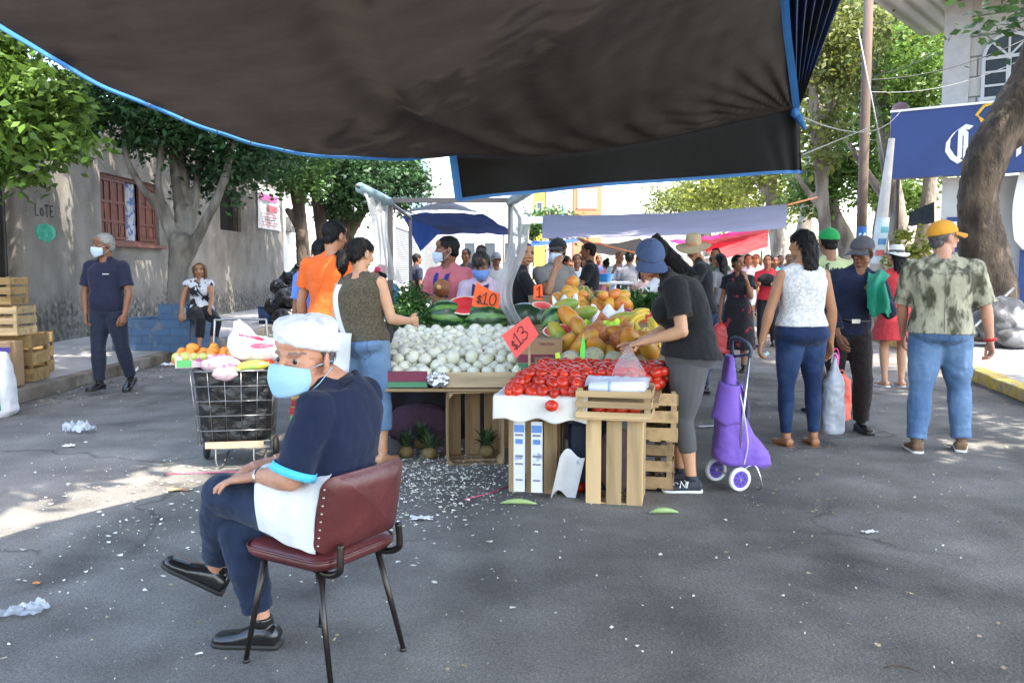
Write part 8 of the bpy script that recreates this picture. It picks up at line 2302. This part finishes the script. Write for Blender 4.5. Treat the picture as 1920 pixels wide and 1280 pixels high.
boxp = mat('fruitbox_pink', (.62, .45, .47), .7, .1, 5, col2=(.55, .10, .18), c2scale=8, c2lo=.56, c2hi=.62); 
t = thing('fruit_box', 'shallow printed carton of oranges and guavas on the wire cart', 'box', cw(-.20, .10, .715), cr + R(8))
m = MB()
for x, y, sx, sy in ((0, -.16, .46, .008), (0, .16, .46, .008), (-.226, 0, .008, .312), (.226, 0, .008, .312)): m.box((x, y, .045), (sx, sy, .09))
m.box((0, 0, .004), (.45, .31, .008)); bo_ = m.build('tray', boxp, t)
m = MB(); m.box((-.17, -.166, .03), (.10, .004, .05)); m.build('print', mat('print_green', (.10, .42, .12), .6), bo_); m = MB(); m.box((.02, -.166, .055), (.22, .004, .02)); m.build('print', mag, bo_)
fruit('orange', 'orange or guava piled in the printed carton on the wire cart', 'orange', 'oranges in the carton on the wire cart', [cw(-.40 + .075 * (i % 6), -.02 + .08 * (i // 6), .765 + .03 * (i % 2) + .02 * (i // 6)) for i in range(17)], sph[0], (.85, 1.05))
fruit('guava', 'small green yellow guava at the left of the printed carton', 'guava', 'guavas in the carton on the wire cart', [cw(-.40 + .06 * i, -.06, .79) for i in range(4)], (lambda q: (q.ell((0, 0, 0), .036), q.mesh('g', [mat('guava', (.40, .42, .10), .5, .1)], True))[1])(MB()), (.8, 1.))
bagw = mat('carrier_white', (.66, .65, .64), .45, .06, 6, .6, 12, bdist=.03)
t = thing('carrier_bag', 'stuffed white carrier bag with red print on top of the wire cart', 'bag', cw(.12, -.02, .80), cr); m = MB(); m.ell((.03, 0, .03), (.20, .14, .10)); m.ell((-.07, 0, .08), (.11, .11, .11)); m.tube([(-.07, 0, .12), (-.09, 0, .20), (-.11, .0, .245)], [.09, .05, .022], 12); m.tube([(.1, 0, .02), (.24, -.03, .0)], [.09, .05], 12, round_ends=True)
me = solid(m, .009, 3, .03, .09); me.materials.append(bagw); me.materials.append(mat('bag_red_print', (.60, .05, .10), .5, .05))
c = centers(me); paint(me, ((((c[:, 0] - .075) / .085) ** 2 + ((c[:, 2] - .068) / .020) ** 2 < 1) & (c[:, 1] < -.02)) | ((np.abs(c[:, 0] + .0) < .085) & (np.abs(c[:, 2] - .128 + .25 * (c[:, 0])) < .010) & (c[:, 1] < -.0)), 1); link('bag_body', me, t)
t = thing('produce_bag', 'pink and white printed plastic bag under the white carrier bag', 'bag', cw(-.09, -.14, .70), cr); m = MB(); m.ell((0, 0, .04), (.14, .09, .06)); m.ell((.04, -.07, -.02), (.09, .03, .05)); me = solid(m, .009, 2, .03, .06); me.materials.append(mat('bag_pink_print', (.50, .34, .36), .4, .1, 6, .5, 14, col2=(.55, .08, .15), c2scale=12, c2lo=.55, c2hi=.6)); link('bag_body', me, t)
papaya('yellow green papaya lying on the wire cart below the white bag', cw(.13, -.17, .725), .24, .045, (1, .1, .12), papg)
papaya('green papaya end at the front left of the wire cart', cw(-.02, -.19, .70), .15, .035, (1, 0, .1), mat('papaya_dull', (.14, .20, .05), .5, .2))
fruit('tomato', 'orange tomato peeping out at the right of the wire cart', 'tomato', None, [cw(.24, -.12, .735)], TM[0])
# cartons stacked behind the cart
for i, (z, lab) in enumerate(((0.003, 'bottom red and white printed carton behind the wire cart'), (.19, 'middle green printed carton behind the wire cart'), (.377, 'top tan and red carton behind the wire cart'))):
    t = thing('cardboard_box', lab, 'box', (-1.50 + .02 * i, 6.78, z), R(6 - 4 * i)); m = MB(); m.box((0, 0, .092), (.42, .34, .183)); c_ = m.build('carton', card, t, bevel=.004)
    for k, (zz, h_, mm) in enumerate(((.15, .05, mat('carton_red', (.40, .03, .04), .6)), (.085, .06, (mat('print_green', (.10, .42, .12), .6), mat('print_green', (.10, .42, .12), .6), mat('carton_tan', (.45, .30, .15), .7))[i]), (.025, .04, (wht, mat('carton_pink', (.50, .06, .20), .6), mat('carton_red', (.40, .03, .04), .6))[i]))):
        m = MB(); m.box((0, -.172, zz), (.42, .004, h_)); m.build('print', mm, c_)
# rubbish bags by the pavement
t = thing('plastic_drum', 'blue plastic drum on the pavement beside the black bags', 'drum', (at(500, 500, 20).x, 20, .15)); m = MB(); m.tube([(0, 0, 0), (0, 0, .38)], [.20, .22], 18); m.tube([(0, 0, .36), (0, 0, .39)], .235, 18); m.build('drum_body', mat('drum_blue', (.03, .07, .16), .5, .1), t, True)
for i, (u, v, Y, s_, lab) in enumerate([(548, 560, 19.6, .38, 'large shiny black rubbish bag at the right of the bag pile'), (522, 575, 19.8, .32, 'black rubbish bag at the front left of the pile'), (530, 540, 20.2, .30, 'black rubbish bag in the middle of the pile'), (552, 525, 20.2, .28, 'black rubbish bag on the very top of the pile'), (540, 595, 19.5, .36, 'black rubbish bag at the bottom of the pile behind the white cap')]):
    t = thing('rubbish_bag', lab, 'rubbish bag', at(u, v, Y)); m = MB(); m.ell((0, 0, 0), (s_, s_ * .8, s_ * .72)); m.tube([(0, 0, s_ * .6), (.03, 0, s_ * .95), (.10, 0, s_ * 1.15)], [.12, .04, .09], 10); me = solid(m, .022, 2, .10, .16); me.materials.append(blackbag); link('bag_body', me, t)
# rocks on the right pavement
rockm = mat('rock_grey', (.085, .085, .09), .95, .4, 5, 1., 14, col2=(.26, .26, .27), c2scale=1.8, c2lo=.52, c2hi=.58)
for i, (u, v, Y, r, lab, sq) in enumerate([(1885, 603, 14.2, (.42, .36, .40), 'big grey boulder splashed with white paint at the foot of the trunk', 0), (1832, 605, 14.6, (.24, .24, .22), 'small grey rock left of the painted boulder', 1), (1905, 632, 13.8, (.28, .22, .16), 'low grey rock in front of the painted boulder', 2), (1812, 622, 14.4, (.16, .16, .12), 'smallest pale rock beside the walking man', 3)]):
    p = at(u, v, Y); t = thing('rock', lab, 'rock', p); m = MB(); m.ell((0, 0, 0), r, n=(24, 16)); m.v = [tuple(V(q) * (1 + .28 * noise.noise(V(q) * 3.1 + V((i * 7, 0, 0))) + .1 * noise.noise(V(q) * 8))) for q in m.v]; m.build('stone', rockm, t, True)
cable('grey iron bar leaning from the boulder up to the blue dado', [at(1828, 612, 14.0), at(1900, 540, 15.0)], .022, mat('bar_grey', (.35, .36, .38), .5, .1, metal=.5), 'bar', 'iron_bar')
# ------------------------------------------------------------------ litter
rs = random.Random(3)
m = MB()
skin_m = mat('onion_skin', (.62, .60, .52), .7, .2, 4, island=.25)
def flake(x, y, s):
    a = rs.uniform(0, 6.28); n = rs.choice((4, 5, 6)); pts = []
    for k in range(n):
        t_ = a + 2 * math.pi * k / n + rs.uniform(-.3, .3); r = s * rs.uniform(.4, 1.)
        pts.append((x + r * math.cos(t_), y + r * .75 * math.sin(t_), .005 + rs.uniform(0, .010)))
    m.add(pts, [tuple(range(n))])
for _ in range(1500):
    x, y = rs.gauss(-.62, .42), rs.gauss(5.85, .42)
    flake(x, y, rs.choice((.005, .008, .012, .018)))
for _ in range(800):
    x, y = rs.gauss(-1.3, .8), rs.gauss(5.3, .9)
    flake(x, y, rs.choice((.004, .006, .010, .016, .022)))
for _ in range(1000):
    y = rs.uniform(2.4, 12); x = rs.uniform(-4.9, min(5, .55 * y)); flake(x, y, rs.choice((.003, .004, .006, .010)))
for _ in range(160):
    y = rs.uniform(8, 15); flake(-5.1 + rs.gauss(0, .25) * (1 if rs.random() < .8 else 2), y, rs.choice((.01, .015, .03)))
tag(m.build('litter', skin_m), 'white onion skins and paper scraps strewn over the asphalt', 'litter', None, 'stuff')
m = MB(); lm = mat('dry_leaf', (.30, .235, .13), .8, .2, 4, island=.4)
for _ in range(1700):
    y = rs.uniform(3, 16); x = rs.uniform(1.2, rkx(min(y, 29)) + .5) if rs.random() < .75 else rs.uniform(-3, 2)
    flake(x, y, rs.choice((.004, .006, .009, .013, .018)))
m.v = [(a, b, c + .004) for a, b, c in m.v]
tag(m.build('fallen_leaves', lm), 'small dry leaves and dust scraps along the right side of the road', 'leaves', None, 'stuff')
m = MB(); 
for _ in range(160):
    y = rs.uniform(9, 15); x = -5.02 + abs(rs.gauss(0, .16)); flake(x, y, rs.choice((.02, .03, .05)))
tag(m.build('gutter_dirt', mat('gutter_dirt', (.13, .095, .06), .95, .3, 6, island=.3)), 'brown dirt and rotten scraps along the left gutter', 'dirt', None, 'stuff')
def crumple(name, label, p, w_, h_, amp, m_, cat, seed, rz=0., lift=.01, n=14):
    q = MB(); q.grid(lambda u, v: (w_ * (u - .5) * (1 + .15 * math.sin(v * 7 + seed)), h_ * (v - .5) * (1 + .2 * math.sin(u * 5 + seed)), lift + amp * abs(noise.noise(V((u * 3.3, v * 3.3, seed)))) + amp * .6 * abs(noise.noise(V((u * 8, v * 8, seed + 3))))), n, n)
    o = q.build(name, m_, None, True); o.location = p; o.rotation_euler.z = R(rz); return tag(o, label, cat)
pw_ = mat('paper_litter', (.66, .65, .66), .6, .08, 6); plc = thin('plastic_litter', (.62, .66, .70), .3, .2, .05, 8, .3, 20, clear=.35, gloss=.8)
g0 = gr(38, 1155); crumple('cup', 'crushed clear and white plastic cup lying at the lower left', g0 + V((-.02, 0, 0)), .22, .10, .05, plc, 'cup', 4, 25)
crumple('paper_scrap', 'white paper flap beside the crushed cup at the lower left', gr(62, 1143), .09, .07, .03, pw_, 'paper', 9, 35)
crumple('plastic_scrap', 'clear crumpled plastic bag in the sunlit strip of road', gr(150, 812), .24, .14, .12, plc, 'plastic', 11, 10)
crumple('cardboard_scrap', 'flat tan cardboard scrap near the wire cart', gr(333, 920), .14, .07, .006, card, 'cardboard', 14, 5)
crumple('plastic_scrap', 'white plastic scrap at the left kerb below the crates', gr(60, 740), .24, .12, .05, pw_, 'plastic', 17, 10)
crumple('plastic_scrap', 'white plastic scrap in the gutter near the blue planter', gr(322, 686), .30, .12, .06, pw_, 'plastic', 21, 0)
crumple('paper_scrap', 'small white paper cup in the gutter left of the wire cart', gr(250, 697), .12, .10, .08, pw_, 'paper', 23, 0)
crumple('paper_scrap', 'white paper scrap between the shopper and the purple trolley', gr(1326, 801), .16, .07, .008, pw_, 'paper', 25, 8)
crumple('paper_scrap', 'small white scrap alone on the road at the lower right', gr(1630, 1000), .075, .04, .01, pw_, 'paper', 27, 20)
crumple('foil_scrap', 'small orange peel scrap at the lower left of the road', gr(68, 1097), .03, .02, .01, orn, 'peel', 29, 0)
crumple('paper_scrap', 'white crumpled tissue on the sunlit road at the left', gr(130, 838), .09, .06, .02, pw_, 'tissue', 31, 0)
crumple('paper_scrap', 'torn white paper beside the fallen onion skins', gr(790, 975), .12, .06, .02, pw_, 'paper', 33, 0)
leafg = mat('leaf_pale_green', (.30, .42, .16), .5, .15, 8)
for (u, v, L_, rz, lab) in ((1245, 964, .17, 2, 'split green pod lying on the road right of the pale crate'), (972, 947, .22, -4, 'pale green leaf at the foot of the brown crate'), (1690, 1262, .12, -20, 'thin dark twig on the road at the bottom right')):
    q = MB(); P = [V((-L_ / 2, 0, .012)), V((-L_ / 4, .01, .02)), V((0, .012, .022)), V((L_ / 4, .008, .02)), V((L_ / 2, 0, .012))]; q.tube(P, [.003, .014, .018, .014, .003] if 'twig' not in lab else [.002, .004, .004, .003, .001], 8); o = q.build('leaf_scrap' if 'twig' not in lab else 'twig', leafg if 'twig' not in lab else bark_b, None, True); o.location = gr(u, v); o.rotation_euler.z = R(rz); tag(o, lab, 'leaf' if 'twig' not in lab else 'twig')
cable('thin pink string lying across the onion skins', [gr(310, 890) + V((0, 0, .006)), gr(420, 886) + V((0, 0, .006)), gr(560, 884) + V((0, 0, .006))], .004, mat('string_pink', (.55, .12, .2), .7), 'string', 'string')
cable('red string curling near the foot of the brown crate', [gr(870, 938) + V((0, 0, .006)), gr(920, 925) + V((0, 0, .006)), gr(955, 912) + V((0, 0, .006))], .004, mat('string_red', (.5, .06, .12), .7), 'string', 'string')

# unseen trees added at both kerbs; their crowns shade the stalls and road
tree('unseen shade tree added at the right kerb to shade the stalls', (7.2, 7.6, .14), [([(7.2, 7.6, .14), (7.1, 7.6, 2.5), (6.6, 7.8, 4.5), (5.6, 8.0, 6.2)], [.35, .28, .24, .12]), ([(6.9, 7.7, 3.8), (7.4, 9.5, 5.8), (7.6, 11, 7)], [.18, .12, .06]), ([(6.7, 7.7, 4), (4.6, 6.5, 5.8), (3.6, 6, 6.6)], [.18, .12, .06])],
     SHADE_BLOBS, 'mid', .30, bark_b, .5, 40)
tree('unseen shade tree added at the left kerb to shade the road', (-6.5, 5.4, .14), [([(-6.5, 5.4, .14), (-6.4, 5.4, 2.5), (-5.9, 5.6, 4.6), (-5, 6, 6.3)], [.3, .26, .22, .12]), ([(-6.1, 5.5, 4), (-4, 5.6, 5.8), (-2, 6, 6.6)], [.18, .12, .06]), ([(-6, 5.6, 4.3), (-4, 8, 5.9), (-2, 10, 6.8)], [.18, .12, .06])],  # added out of view to carry the shading crown over the left road
     SHADE_BLOBS2, 'mid', .30, bark_g, .5, 40)
